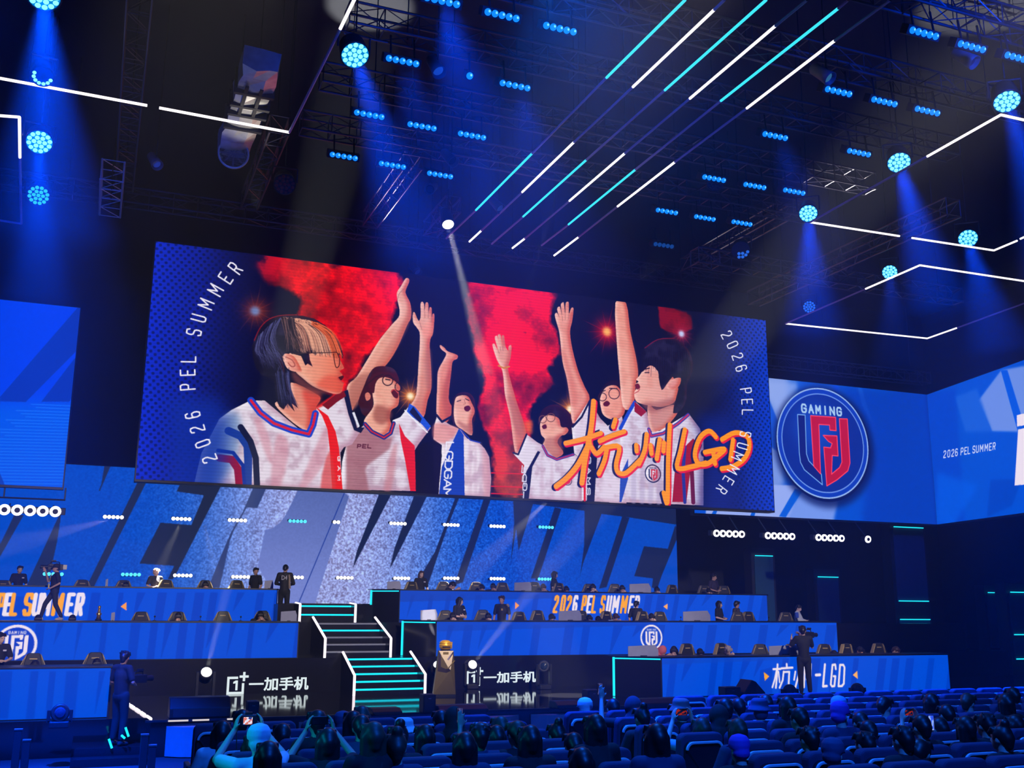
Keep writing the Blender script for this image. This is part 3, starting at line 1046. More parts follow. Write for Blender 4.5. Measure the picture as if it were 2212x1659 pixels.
for i in range(70):
    x0 = 290 + 90 * hr_.random()
    stroke(P5([(x0, 780 + 60 * hr_.random()), (x0 + 14, 920), (x0 + 20 + 50 * hr_.random(), 1010 + 50 * hr_.random())]), 1.5, [(10, 10, 26), (40, 42, 86), (76, 78, 130)][i % 3], .7, smooth=3, taper=(1, .2))
stroke(P5([(150, 600), (190, 515), (250, 458), (330, 434), (430, 430)]), 2.0, (200, 30, 30), .6, smooth=3)
stroke(P5([(400, 688), (520, 684), (664, 680)]), 1.8, (60, 40, 44))
stroke(P5([(668, 680), (700, 682), (716, 720), (712, 768), (694, 780), (682, 740), (676, 690)]), 1.9, (70, 24, 24), smooth=3)
for w_, c_ in ((15, (30, 66, 196)), (5.5, (214, 30, 60))):
    stroke(P5([(128, 998), (190, 1080), (280, 1150), (400, 1195), (512, 1222), (540, 1160), (556, 1085)]), w_, c_)
r = cv.mask(cv.c(P5([(-420, 980), (-70, 980), (-10, 1180), (-60, 1620), (-420, 1620)])), 34)
cv.blend(r[0], *r[1:], (10, 44, 160), .8)
# third: centre left, face forward
arm = P6([(118, 840), (122, 640), (126, 560), (155, 500), (176, 455), (150, 432), (137, 412), (142, 403), (165, 418), (185, 440), (242, 462), (240, 485), (215, 500), (206, 560), (190, 720), (212, 780), (190, 850), (150, 880)])
poly(arm, (240, 160, 140), smooth=3, to=(k6((190, 450)), k6((150, 860))), col2=(216, 100, 78))
shade(P6([(190, 560), (205, 560), (185, 720), (212, 790), (180, 860), (150, 700)]), (176, 70, 56), .55)
poly(P6([(208, 830), (212, 740), (248, 690), (310, 688), (345, 730), (350, 830), (335, 860), (320, 760), (230, 780), (226, 880)]), (34, 10, 18), smooth=3)
poly(P6([(222, 770), (238, 712), (300, 706), (330, 752), (346, 800), (330, 850), (330, 940), (275, 910), (235, 880), (222, 830)]), (240, 176, 156), smooth=4)
shade(P6([(240, 850), (300, 880), (330, 850), (330, 940), (270, 900)]), (168, 90, 80), .6, 5)
poly(P6([(284, 772), (310, 764), (322, 782), (305, 800), (286, 792)]), (90, 16, 22), smooth=3)
stroke(P6([(240, 738), (262, 732)]), 1.8, (40, 16, 20))
stroke(P6([(290, 722), (312, 734)]), 1.8, (40, 16, 20))
stroke(P6([(283, 728), (290, 752), (278, 756)]), 1.3, (184, 104, 92))
poly(P6([(105, 880), (120, 830), (200, 880), (258, 905), (300, 960), (372, 985), (405, 1020), (432, 1070), (444, 1200), (436, 1310), (130, 1300), (140, 1150), (150, 1000), (100, 965)]), (236, 222, 230))
shade(P6([(105, 870), (190, 880), (250, 905), (180, 985), (100, 965)]), (226, 130, 120), .7, 5)
shade(P6([(390, 1040), (432, 1080), (440, 1300), (400, 1300)]), (214, 150, 160), .6, 6)
for i in range(3):
    shade(P6([(310 + i * 34, 1010), (322 + i * 34, 1010), (330 + i * 30, 1300), (306 + i * 34, 1300)]), (196, 160, 180), .4, 4)
stroke(P6([(118, 820), (150, 860), (205, 830)]), 5, NAVY)
poly(P6([(252, 900), (280, 940), (286, 1300), (132, 1300), (150, 1130), (205, 1000)]), (24, 62, 176))
poly(P6([(100, 1000), (140, 1000), (150, 1060), (128, 1300), (100, 1180)]), (20, 12, 30))
for i, ch in enumerate('LGDGAM'):
    cv.glyph(ch, k6((196 - i * 3.2, 1006 + i * 56)), (-1, 17), (15, .6), 3.0, (236, 232, 246))
stroke(P6([(262, 905), (320, 970), (378, 985)]), 3, (40, 60, 170))
# fourth: centre right
arm = P6([(580, 1010), (560, 850), (540, 760), (525, 690), (512, 560), (478, 490), (452, 408), (458, 394), (466, 398), (484, 432), (466, 362), (472, 348), (482, 352), (497, 412), (484, 348), (493, 338), (502, 348), (512, 405), (506, 352), (514, 344), (522, 352), (530, 410), (546, 436), (548, 412), (560, 402), (566, 416), (560, 480), (545, 540), (562, 620), (602, 760), (640, 870), (652, 950), (600, 1050)])
poly(arm, (238, 170, 150), smooth=3, to=(k6((505, 400)), k6((600, 1000))), col2=(216, 124, 104))
stroke(P6([(487, 525), (520, 540), (552, 530)]), 3.4, (216, 130, 30))
shade(P6([(545, 700), (600, 760), (640, 870), (620, 960), (570, 860)]), (168, 84, 76), .5)
for a_, b_ in (((497, 412), (502, 440)), ((512, 405), (514, 438)), ((484, 432), (492, 452))):
    stroke(P6([a_, b_]), 1.2, SKD, .8)
poly(P6([(722, 880), (738, 810), (775, 770), (835, 758), (895, 790), (930, 840), (940, 900), (925, 935), (880, 925), (860, 880), (800, 830), (750, 850)]), (36, 10, 22), smooth=3)
poly(P6([(738, 866), (778, 822), (845, 838), (862, 890), (895, 895), (905, 915), (885, 938), (862, 945), (840, 985), (875, 1050), (800, 1080), (752, 1010), (765, 965), (742, 935)]), (240, 172, 150), smooth=4)
shade(P6([(765, 960), (840, 950), (862, 945), (872, 1050), (800, 1075), (760, 1010)]), (170, 92, 82), .55, 6)
for c0, r_ in (((752, 845), 22), ((800, 835), 25)):
    stroke(P6([(c0[0] + r_ * math.cos(a), c0[1] + r_ * math.sin(a)) for a in np.linspace(0, 2 * PI, 18)]), 1.6, (120, 70, 60))
poly(P6([(748, 885), (770, 876), (776, 898), (755, 904)]), (90, 18, 24), smooth=3)
poly(P6([(640, 860), (690, 850), (690, 930), (655, 930)]), (232, 110, 20), .75, soft=8)
poly(P6([(575, 1040), (600, 1050), (655, 935), (722, 985), (752, 1000), (830, 1085), (930, 1048), (990, 1085), (990, 1340), (628, 1320), (642, 1120), (580, 1055)]), WHT)
poly(P6([(722, 1035), (738, 1040), (690, 1130), (668, 1330), (628, 1320), (642, 1180)]), NAVY)
stroke(P6([(575, 1045), (605, 1055), (655, 935)]), 4, NAVY)
for w_, c_ in ((6, (60, 50, 150)), (2, (206, 50, 70))):
    stroke(P6([(752, 1005), (780, 1060), (835, 1085), (935, 1055)]), w_, c_)
for y in (1165, 1245, 1288):
    stroke(P6([(445, y), (632, y + 6)]), 2.4, (226, 24, 22))
for i, ch in enumerate('LGDE'):
    cv.glyph(ch, k6((648 - i * 3, 1300 - i * 52)), (1, -15), (8, .5), 2.4, (220, 216, 236))
for i in range(4):
    shade(P6([(740 + i * 60, 1120), (752 + i * 60, 1120), (760 + i * 62, 1330), (735 + i * 62, 1330)]), (200, 166, 186), .45, 4)
# fifth
arm = P6([(930, 870), (915, 730), (895, 600), (870, 500), (852, 335), (838, 280), (824, 226), (832, 210), (842, 216), (852, 240), (838, 190), (846, 174), (856, 178), (868, 230), (860, 165), (868, 150), (878, 152), (886, 220), (888, 158), (898, 144), (908, 152), (908, 215), (920, 186), (930, 178), (936, 190), (928, 260), (915, 325), (930, 430), (965, 560), (1002, 650), (1032, 725), (980, 820)])
poly(arm, (240, 160, 140), smooth=3, to=(k6((890, 180)), k6((960, 820))), col2=(232, 150, 134))
for a_, b_ in (((868, 230), (870, 258)), ((886, 220), (886, 250)), ((908, 215), (904, 250))):
    stroke(P6([a_, b_]), 1.2, SKD, .8)
shade(P6([(860, 420), (895, 600), (920, 760), (960, 720), (910, 520)]), (214, 110, 94), .5)
poly(P6([(1085, 730), (1090, 690), (1120, 640), (1165, 612), (1220, 625), (1240, 700), (1225, 790), (1190, 660), (1130, 670)]), (30, 12, 26), smooth=3)
poly(P6([(1095, 720), (1130, 655), (1190, 645), (1225, 690), (1245, 770), (1225, 830), (1160, 845), (1115, 820), (1100, 780)]), (240, 160, 140), smooth=4)
for c0, r_ in (((1108, 712), 24), ((1178, 692), 32)):
    stroke(P6([(c0[0] + r_ * math.cos(a), c0[1] + r_ * math.sin(a)) for a in np.linspace(0, 2 * PI, 18)]), 1.8, (60, 26, 34))
poly(P6([(1114, 750), (1135, 735), (1154, 750), (1140, 768), (1118, 766)]), (90, 18, 26), smooth=3)
stroke(P6([(1098, 685), (1125, 672)]), 2.0, (40, 16, 24))
stroke(P6([(1150, 660), (1195, 662)]), 2.0, (40, 16, 24))
poly(P6([(925, 895), (1032, 728), (1095, 840), (1140, 885), (1225, 830), (1262, 1000), (1252, 1350), (985, 1330), (985, 1085), (940, 1050)]), (224, 208, 226))
stroke(P6([(930, 890), (985, 830), (1032, 735)]), 4.5, NAVY)
poly(P6([(1028, 930), (1092, 905), (1075, 1100), (1060, 1345), (1015, 1345), (1020, 1100)]), NAVY)
for i, ch in enumerate('GAMS'):
    cv.glyph(ch, k6((1028 - i * 1, 1090 + i * 62)), (0, 14), (7, 0), 2.2, (214, 210, 230))
stroke(P6([(1002, 1200), (1002, 1340)]), 5, RED)
# sixth, at the right
arm = P6([(1230, 770), (1210, 580), (1195, 400), (1186, 150), (1250, 153), (1275, 320), (1310, 480), (1322, 580), (1310, 620), (1300, 720), (1285, 780)])
poly(arm, (242, 160, 138), smooth=3, to=(k6((1220, 160)), k6((1260, 760))), col2=(238, 170, 152))
shade(P6([(1250, 250), (1310, 480), (1320, 580), (1280, 620), (1265, 440)]), (214, 110, 88), .45)
poly(P6([(1210, 1340), (1215, 900), (1300, 735), (1372, 800), (1400, 920), (1450, 915), (1622, 810), (1690, 900), (1712, 980), (1712, 1360)]), (220, 210, 230))
stroke(P6([(1215, 900), (1262, 810), (1300, 745)]), 8, BLU)
poly(P6([(1300, 740), (1372, 800), (1340, 830), (1300, 800)]), (150, 20, 40))
poly(P6([(1215, 1180), (1262, 1080), (1262, 1200), (1222, 1340), (1210, 1340)]), (30, 70, 180))
poly(P6([(1525, 1340), (1540, 1160), (1610, 1000), (1650, 960), (1690, 1000), (1640, 1100), (1610, 1340)]), (160, 20, 46))
stroke(P6([(1600, 1010), (1590, 1160), (1600, 1340)]), 8, (40, 50, 150))
stroke(P6([(1690, 1000), (1640, 1120), (1650, 1340)]), 10, (110, 20, 60))
for i in range(4):
    shade(P6([(1290 + i * 55, 1000), (1302 + i * 55, 1000), (1310 + i * 50, 1330), (1280 + i * 50, 1330)]), (176, 160, 196), .5, 4)
poly(P6([(1385, 750), (1430, 790), (1530, 760), (1560, 800), (1500, 880), (1450, 912), (1400, 915), (1378, 820)]), (206, 138, 132), smooth=4)
poly(P6([(1368, 528), (1346, 560), (1326, 590), (1310, 608), (1324, 622), (1304, 636), (1312, 660), (1298, 688), (1306, 732), (1336, 752), (1400, 765), (1470, 770), (1540, 740), (1560, 650), (1500, 560), (1440, 530)]), (242, 178, 162), smooth=4, to=(k6((1310, 640)), k6((1540, 700))), col2=(222, 150, 142))
shade(P6([(1340, 752), (1440, 740), (1530, 720), (1540, 760), (1440, 800), (1390, 800)]), (160, 90, 92), .6, 7)
poly(P6([(1302, 640), (1322, 632), (1334, 655), (1318, 668), (1310, 660)]), (110, 24, 34), smooth=3)
stroke(P6([(1300, 690), (1322, 678), (1330, 664)]), 1.8, (200, 70, 76))
stroke(P6([(1352, 548), (1388, 540)]), 2.6, (40, 20, 34))
stroke(P6([(1362, 566), (1386, 566)]), 2.2, (50, 24, 34))
poly(P6([(1345, 505), (1340, 470), (1368, 418), (1430, 372), (1515, 360), (1590, 395), (1640, 470), (1645, 560), (1612, 640), (1610, 720), (1580, 790), (1530, 810), (1545, 730), (1565, 650), (1560, 600), (1530, 590), (1490, 640), (1462, 672), (1445, 600), (1440, 560), (1395, 520), (1352, 560), (1332, 560)]), (14, 10, 30), smooth=2)
poly(P6([(1490, 642), (1530, 606), (1576, 600), (1565, 648), (1520, 672), (1494, 662)]), (230, 150, 146), smooth=3)
for i in range(20):
    stroke(P6([(1400 + i * 11, 385 - 20 * math.sin(i * .15)), (1370 + i * 13, 460), (1352 + i * 15, 540 + (i % 4) * 16)]), 1.2, (44, 34, 70), .5, smooth=3)
stroke(P6([(1360, 420), (1440, 368), (1540, 362)]), 1.8, (150, 20, 36), .7, smooth=3)
for w_, c_ in ((8, (60, 50, 160)), (3, (206, 50, 80))):
    stroke(P6([(1385, 905), (1400, 945), (1470, 930), (1560, 870), (1620, 818)]), w_, c_)
# blue fade over the right shoulder
r = cv.mask(cv.c(P6([(1660, 820), (1900, 820), (1900, 1400), (1690, 1400), (1700, 1180), (1730, 1060)])), 40)
cv.blend(r[0], *r[1:], (8, 36, 140), .75)
# small badges on the shirts
bd = cv.c([k6((1410, 1170))])[0] / cv.k
logo(cv, tuple(bd), .29, (24, 30, 90), (230, 220, 236), {'L': (24, 30, 90), 'F': (206, 40, 60), 'D': (206, 40, 60)}, (24, 30, 90))
bd = cv.c([k6((900, 1212))])[0] / cv.k
logo(cv, tuple(bd), .15, (24, 30, 90), (230, 220, 236), {'L': (24, 30, 90), 'F': (206, 40, 60), 'D': (206, 40, 60)}, (24, 30, 90))
cv.form = None
# brush lettering over the picture
BR = [[(888, 988), (1000, 962), (1098, 928)], [(1055, 738), (1040, 900), (1005, 1080), (985, 1225)], [(1030, 985), (965, 1110), (900, 1190), (832, 1245)], [(1035, 1000), (1072, 1050), (1118, 1010)],
      [(1185, 848), (1172, 890)], [(1092, 975), (1160, 945), (1238, 918)], [(1135, 1015), (1120, 1090), (1086, 1170)], [(1135, 1012), (1208, 1010), (1190, 1110), (1200, 1160), (1250, 1165), (1335, 1085)],
      [(1310, 1000), (1312, 1035)], [(1372, 935), (1360, 1030), (1325, 1112)], [(1395, 1000), (1400, 1050)], [(1450, 965), (1432, 1080)], [(1475, 985), (1472, 1035)], [(1510, 878), (1500, 1100), (1496, 1340), (1474, 1285)],
      [(1600, 908), (1575, 1030), (1555, 1135), (1640, 1128), (1725, 1105)], [(1785, 950), (1745, 915), (1690, 955), (1660, 1050), (1680, 1108), (1735, 1110), (1790, 1068), (1835, 1022), (1720, 1042)], [(1770, 1045), (1780, 1110)],
      [(1888, 968), (1872, 1085)], [(1822, 965), (1900, 925), (1970, 945), (1985, 1010), (1955, 1080), (1890, 1125), (1820, 1140)]]
for dx, dy, w_, c_ in ((-8, 7, 14, (20, 24, 84)), (6, 8, 12.5, (232, 26, 60)), (0, 0, 10.5, (255, 150, 10))):
    for k_, stq in enumerate(BR):
        stroke(P6([(x + dx, y + dy) for x, y in stq]), w_ * (1.12 if k_ in (1, 2) else 1.0), c_, smooth=4)
# event lettering running up both ends
for (x, y), ch, ang in zip([(1340, 1455), (1297, 1358), (1262, 1265), (1232, 1175), (1200, 995), (1200, 903), (1205, 818), (1240, 645), (1270, 555), (1318, 465), (1378, 375), (1443, 298), (1505, 235)], '2026PELSUMMER',
                           (68, 70, 74, 78, 86, 88, 91, 100, 105, 112, 119, 123, 127)):
    a_ = math.radians(180 - ang)
    r_ = np.array([math.cos(a_), -math.sin(a_)])
    t_ = np.array([-math.sin(a_) * 1, -math.cos(a_)])
    r_ = np.array([-math.cos(math.radians(ang)) * -1, -math.sin(math.radians(ang))]) if ang <= 90 else np.array([math.cos(math.radians(180 - ang)), -math.sin(math.radians(180 - ang))])
    if ang < 90:
        r_ = np.array([-math.cos(math.radians(ang)), -math.sin(math.radians(ang))])
    t_ = np.array([r_[1], -r_[0]])
    cv.glyph(ch, c4((x, y)), r_ * (11 if ch != 'M' else 15), t_ * 31, 3.0, (240, 236, 250))
for (x, y), ch, ang in zip([(1850, 340), (1885, 400), (1915, 470), (1937, 540), (1965, 675), (1972, 740), (1975, 803), (1962, 935), (1945, 1005), (1915, 1065), (1890, 1145), (1860, 1210), (1820, 1265)], '2026PELSUMMER',
                           (62, 66, 70, 74, 82, 87, 91, 99, 106, 112, 118, 122, 128)):
    a_ = math.radians(ang)
    r_ = np.array([math.cos(a_), math.sin(a_)])
    t_ = np.array([r_[1], -r_[0]])
    cv.glyph(ch, k6((x, y)), r_ * (9.5 if ch != 'M' else 13), t_ * 23, 2.4, (236, 236, 252))
# faint line structure of the LED rows
cv.a *= 1 + .05 * (RNG.random((H_, W_, 1)) - .5)
cv.a *= (1 - .05 * (np.sin(np.arange(H_) / cv.k * 2 * PI / .09)[:, None, None] > 0))
rt = screen('led_screen', 'huge main LED screen showing the shouting team in red smoke', cv, .35)
cv.panel('display', rt, 1.05, off=.012)

# ------------------------------------------------------------------ rig under the ceiling
ZR = 12.0                                    # height of the lamp bars' lenses
ORD = ['first', 'second', 'third', 'fourth', 'fifth', 'sixth', 'seventh', 'eighth', 'ninth', 'tenth', 'eleventh', 'twelfth', 'thirteenth', 'fourteenth', 'fifteenth', 'sixteenth', 'seventeenth', 'eighteenth', 'nineteenth', 'twentieth', 'twenty-first', 'twenty-second', 'twenty-third', 'twenty-fourth', 'twenty-fifth']


def truss(p0, p1, label, s=.42, mat=None, group='box trusses under the ceiling'):
    p0, p1 = Vector(p0), Vector(p1)
    d = p1 - p0
    n = d.normalized()
    side = Vector((-n.y, n.x, 0)) if abs(n.z) < .9 else Vector((1, 0, 0))
    up = n.cross(side) * -1
    root = thing('box_truss', label, 'truss', p0, 0, group)
    mat = mat or TRU
    m = MB()
    h = s / 2
    cs = [side * a + up * b_ for a, b_ in ((-h, -h), (h, -h), (h, h), (-h, h))]
    for c in cs:
        m.tube(c, c + d, .026, n=6)
    m.build('chords', mat, root)
    m = MB()
    k = max(2, int(d.length / .62))
    for i in range(k + 1):
        q = d * (i / k)
        for a in range(4):
            m.tube(q + cs[a], q + cs[(a + 1) % 4], .013, n=4, cap=False)
            if i < k:
                e = d * ((i + 1) / k)
                m.tube(q + cs[a if i % 2 else (a + 1) % 4], e + cs[(a + 1) % 4 if i % 2 else a], .012, n=4, cap=False)
    m.build('lacing', mat, root)
    if abs(n.z) < .5:
        for f in (.08, .5, .92):
            q = d * f
            MB().tube(q + up * h, (q.x, q.y, 16.4 - p0.z), .012, n=4).build('hanger', STEEL, root)
    return root


TZ = 12.66
for i, (Y, xa, xb) in enumerate(((12.3, 8.5, 18), (14.6, 3.4, 17.6), (16.7, 3.4, 17.6), (19.0, 3.4, 17.2), (21.2, 3.4, 17.0))):
    truss((xa, Y, TZ), (xb, Y, TZ), 'dark box truss crossing the ceiling over the %s row of blue lamp bars' % ORD[i])
truss((-3.2, 27.35, 12.7), (18.5, 27.35, 12.7), 'long box truss running along the top edge of the main screen')
truss((-0.12, 15.0, 12.9), (-0.12, 26.9, 12.9), 'ladder-like truss running from front to back at far left, beside the light frame')
truss((3.05, 22.0, 12.9), (3.05, 26.9, 12.9), 'truss running to the back beside the silver duct')
truss((6.4, 22.6, 12.9), (6.4, 26.9, 12.9), 'truss running to the back, left of the white spotlight')
truss((8.2, 24.9, 12.9), (8.2, 27.0, 12.9), 'short truss carrying the white spotlight')
truss((16.7, 21.8, 12.9), (16.7, 26.9, 12.9), 'truss running to the back, right of the last lamp bars')
truss((-0.4, 24.7, 12.3), (-0.4, 27.2, 12.3), 'brightly lit ladder frame hanging over the left blue screen', .5, pbr('truss_lit_tone', (.8, .78, .72), .3, .3))  # lit look put into the colour: paler copy of the truss metal
truss((18.2, 17.4, 11.6), (18.2, 25.5, 11.6), 'dark truss above the right-hand light frames')
truss((14.3, 22.6, 11.5), (23.5, 22.6, 11.5), 'dark truss crossing behind the right-hand light frames')
truss((19.5, 29.75, 10.9), (29.0, 29.75, 10.9), 'dark truss holding the badge screen')

BARB = pbr('lamp_bar_body', (0.015, 0.016, 0.02), .5)
LENSB = glow('blue_lens', rgb(16, 130, 255), 1.25)
LENSC = glow('blue_lens_core', rgb(120, 215, 255), 1.3)
LENSD = glow('blue_lens_dim', rgb(20, 70, 150), .8)
LENSW = glow('white_lens', (1, .95, .93), 3.0)
TOCAM = Vector((-.25, -.80, -.55)).normalized()


def lamp_bar(loc, label, group, lens, length=.64, facing=TOCAM, ring=False, n=5, drop=.50, back=0, core=True, hs=1.0, dy=.06):
    root = thing('lamp_bar', label, 'stage light', loc, 0, group)
    q = facing.to_track_quat('Z', 'Y').to_matrix()
    # keep the bar level along X
    xax = Vector((1, 0, 0))
    zax = (facing - xax * facing.dot(xax)).normalized()
    yax = zax.cross(xax)
    R = Matrix((xax, yax, zax)).transposed()
    m = MB().box(-zax * .11, (length * (1.12 if hs == 1 else 1), .17 * hs, .2), R)
    m.build('housing', BARB, root, bevel=.01)
    for s in ((-1, 1) if n > 1 else (0,)):
        e = (s * length * .35, back, 0) if back else (s * length * .35, dy, drop)
        MB().tube((s * length * .35, 0, 0), e, .02, n=6).build('clamp', STEEL, root)
    r = length / n * .47
    for i in range(n):
        c = xax * ((i - (n - 1) / 2) * length / n)
        m = MB()
        if ring:
            m.lathe([(r, -.02), (r, .02), (r * .52, .025), (r * .50, 0)], 16, c, R)
        else:
            m.lathe([(r, -.02), (r, .0), (r * .8, .02), (r * .3, .032)], 14, c, R)
        ln = m.build('lens', lens, root)
        if ring:
            MB().lathe([(r * .5, 0), (r * .5, .028)], 12, c, R).build('lens_centre', BARB, ln)
        elif core:
            MB().lathe([(r * .42, .024), (r * .2, .036)], 8, c + xax * r * .2 + yax * r * .25, R).build('highlight', LENSC, ln)
    return root


CG = 'blue five-lens lamp bars over the stage'
rows = [('front', [(955, 2), (1085, 33), (1210, 62)]), ('second', [(870, 132), (1113, 185)]), ('third', [(798, 248), (912, 273), (1020, 293)]), ('back', [(743, 338), (848, 357), (951, 378)])]
for rn, ps in rows:
    for j, p in enumerate(ps):
        w = ['left', 'middle', 'right'][j] if len(ps) == 3 else ['left', 'right'][j]
        lamp_bar(onz(*p, ZR), 'five-lens blue lamp bar, %s one in the %s row left of the light tubes' % (w, rn), CG, LENSB)
lamp_bar(onz(1015, 164, ZR), 'single blue lens glowing alone between two lamp bars', CG, LENSB, .14, n=1)
rows = [('front', [(1997, 72), (2100, 101), (2200, 125)]), ('second', [(1812, 198), (1911, 220), (2004, 240)]), ('third', [(1675, 294), (1856, 330)]),
        ('fourth', [(1543, 386), (1631, 402), (1716, 414)]), ('back', [(1441, 457), (1523, 471), (1603, 482)])]
for rn, ps in rows:
    for j, p in enumerate(ps):
        w = ['left', 'middle', 'right'][j] if len(ps) == 3 else ['left', 'right'][j]
        lamp_bar(onz(*p, ZR), 'five-lens blue lamp bar, %s one in the %s row right of the light tubes' % (w, rn), CG, LENSB)
lamp_bar(onz(1434, 530, ZR), 'dim five-lens lamp bar, almost off, below the last row of blue bars', CG, LENSD, core=False)

# round LED wash lights
PARB = pbr('par_body', (0.012, 0.012, 0.016), .45)
PLED = glow('par_led', rgb(120, 255, 255), 1.9)
PLEDM = glow('par_led_mid', rgb(40, 170, 250), 1.5)
PLEDD = glow('par_led_dim', rgb(40, 110, 235), .9)
PLATE = glow('par_face', rgb(5, 140, 235), .9)
PLATED = pbr('par_face_off', (0.01, .02, .05), .4)


def par_light(px, z, label, mat, aim_px, r=.26, power=0, deg=24, dots=None, plate=PLATE, beam=True, az=0.0):
    loc = onz(px[0], px[1], z)
    root = thing('round_wash_light', label, 'stage light', loc, 0, 'round blue LED wash lights')
    tgt = onz(aim_px[0], aim_px[1], az)
    d = Vector(tgt - loc).normalized()
    f = (Vector(EYE - loc).normalized() * 1.25 + d).normalized()
    R = f.to_track_quat('Z', 'Y').to_matrix()
    MB().lathe([(r * .6, -.42), (r * .92, -.36), (r * 1.05, -.05), (r * 1.08, .015), (r, .02), (r, 0)], 24, (0, 0, 0), R).build('housing', PARB, root, True)
    MB().lathe([(r * .98, -.004), (r * .98, .004)], 24, (0, 0, 0), R).build('face_plate', plate, root)
    m = MB()
    k = 0
    for ring, cnt in ((0, 1), (.40, 6), (.78, 12)):
        for i in range(cnt):
            if dots is not None and not dots(ring, i / cnt):
                continue
            a = 2 * PI * (i + .5 * (ring > .5)) / cnt
            m.lathe([(r * .18, .004), (r * .15, .02), (r * .05, .028)], 10, R @ Vector((r * ring * math.cos(a), r * ring * math.sin(a), 0)), R)
    m.build('led_cluster', mat, root)
    m = MB()
    for s in (-1, 1):
        e = R @ Vector((s * r * 1.2, 0, -.15))
        m.tube(e, (e.x, e.y, .45), .018, n=6)
    m.tube((R @ Vector((-r * 1.2, 0, -.15))).xy[:] + (.45,), (R @ Vector((r * 1.2, 0, -.15))).xy[:] + (.45,), .018, n=6)
    m.tube((0, 0, .45), (0, 0, 16.4 - loc[2]), .015, n=5)
    m.build('yoke', STEEL, root)
    if power:
        spot('wash_beam', Vector(loc) + f * .06, tgt, (0.0, 0.058, 1.0), power * .85, deg * 1.45, 1.0, .12)
    return root


ZP = 11.7
par_light((767, 119), ZP, 'round blue-white LED light beside the upper light tube, throwing a long beam', PLED, (1250, 1600), .245, 75000, 21)
par_light((95, -8), ZP, 'round blue LED light at the very top left, half out of the picture', PLED, (118, 1600), .25, 120000, 26)
par_light((92, 165), ZP, 'round LED light showing only a crescent of lit lenses above the left light tube', PLED, (92, 1600), .19, 26000, 20, dots=lambda rg, t: rg > .5 and .38 < t < .95, plate=PLATED)
par_light((85, 307), ZP, 'round LED light at far left below the light tube, third from the top', PLED, (85, 1600), .26, 75000, 17)
par_light((83, 422), ZP, 'dimmer round LED light at far left, lowest of its column', PLEDM, (83, 1600), .25, 0, plate=PLATED)
par_light((2175, 219), 11.2, 'round LED light at the right edge above the corner of a light frame', PLED, (2620, 1600), .23, 70000, 21)
par_light((1942, 351), 11.2, 'round LED light over the long dim side of a light frame', PLED, (2290, 1600), .23, 85000, 21)
par_light((1746, 461), 11.2, 'round LED light at the left tip of the upper right light frame', PLED, (1800, 1600), .21, 55000, 21)
par_light((2091, 515), 11.2, 'round LED light behind the lower bar of the upper right frame', PLED, (2390, 1600), .23, 50000, 21)
par_light((1922, 588), 11.2, 'round LED light beside the left corner of the lower right frame', PLED, (2000, 1600), .20, 14000, 18)
par_light((1748, 663), 11.2, 'small dim blue round light above the badge screen', PLEDD, (1800, 1600), .19, 0, plate=PLATED)
par_light((1600, 541), 11.6, 'round lamp almost off with a few blue dots lit, above the main screen', PLEDD, (1700, 1600), .24, 0, dots=lambda rg, t: t > .6, plate=PLATED)
par_light((1545, 395), 12.4, 'round LED head near the tubes, unlit', PLATED, (1600, 1600), .2, 0, plate=PLATED)
par_light((615, 398), ZP, 'unlit round LED head with faint reddish dots right of the duct', pbr('faint_led', (.2, .04, .05), .4), (800, 1600), .24, 0, plate=PLATED)

# blue haze light from the lamp bars' own output
for p, pw in (((955, 10), 20000), ((1112, 185), 9000), ((870, 132), 9000), ((798, 248), 6000), ((1675, 294), 5000), ((1020, 293), 5000)):
    q = onz(*p, ZR)
    spot('bar_beam', q + np.array([0, -.1, -.06]), (q[0] + 3.0, q[1] - 1.0, 0), (0.0, .055, 1.0), pw * 1.3, 46, 1.0, .2)

for q, tq in (((4, 9.5, 11.5), (9, 22, 13)), ((13, 9.0, 11.5), (17, 22, 12)), ((-3, 13, 10.5), (-3, 27, 10)), ((24, 16, 8), (27, 28, 9))):
    spot('haze_fill_spot', q, tq, (0.0, .06, 1.0), 2600, 80, .9, .3)  # unseen blue spots added to tint the haze around the rig

# the white spotlight before the main screen
q = onz(968, 485, 11.6)
root = thing('white_spotlight', 'bright white round spotlight hanging before the main screen, beam pointing down', 'stage light', q)
tg = ony(1150, 1200, 24.6)
d = (Vector(tg) - Vector(q)).normalized()
f = (Vector(EYE - q).normalized() + d * .9).normalized()
R = f.to_track_quat('Z', 'Y').to_matrix()
MB().lathe([(.10, -.6), (.15, -.5), (.17, -.1), (.155, .01), (.15, 0)], 20, (0, 0, 0), R).build('housing', PARB, root, True)
MB().lathe([(.15, -.002), (.12, .012), (.03, .02)], 20, (0, 0, 0), R).build('lens', LENSW, root)
m = MB()
m.tube((0, 0, .05), (0, .05, .95), .02, n=6)
m.build('clamp', STEEL, root)
spot('stage_accent_lamp', (9.0, 19.5, 11.8), ony(927, 1329, YB + .33), (1, .95, .85), 16000, 2.0, .4, .03)
spot('spot_beam', Vector(q) + f * .05, tg, (1, .95, .85), 110000, 7.5, .6, .06)

# light tubes and angular light frames
TUBE = {'c': glow('tube_cyan', rgb(60, 225, 245), 1.15), 'w': glow('tube_white', (1.0, .90, .92), 1.8), 'd': pbr('unlit_tube', (.42, .34, .46), .4), 'l': pbr('unlit_tube_pale', (.6, .5, .75), .4)}
NAMES = {'c': 'cyan_segment', 'w': 'white_segment', 'd': 'unlit_segment', 'l': 'unlit_segment'}


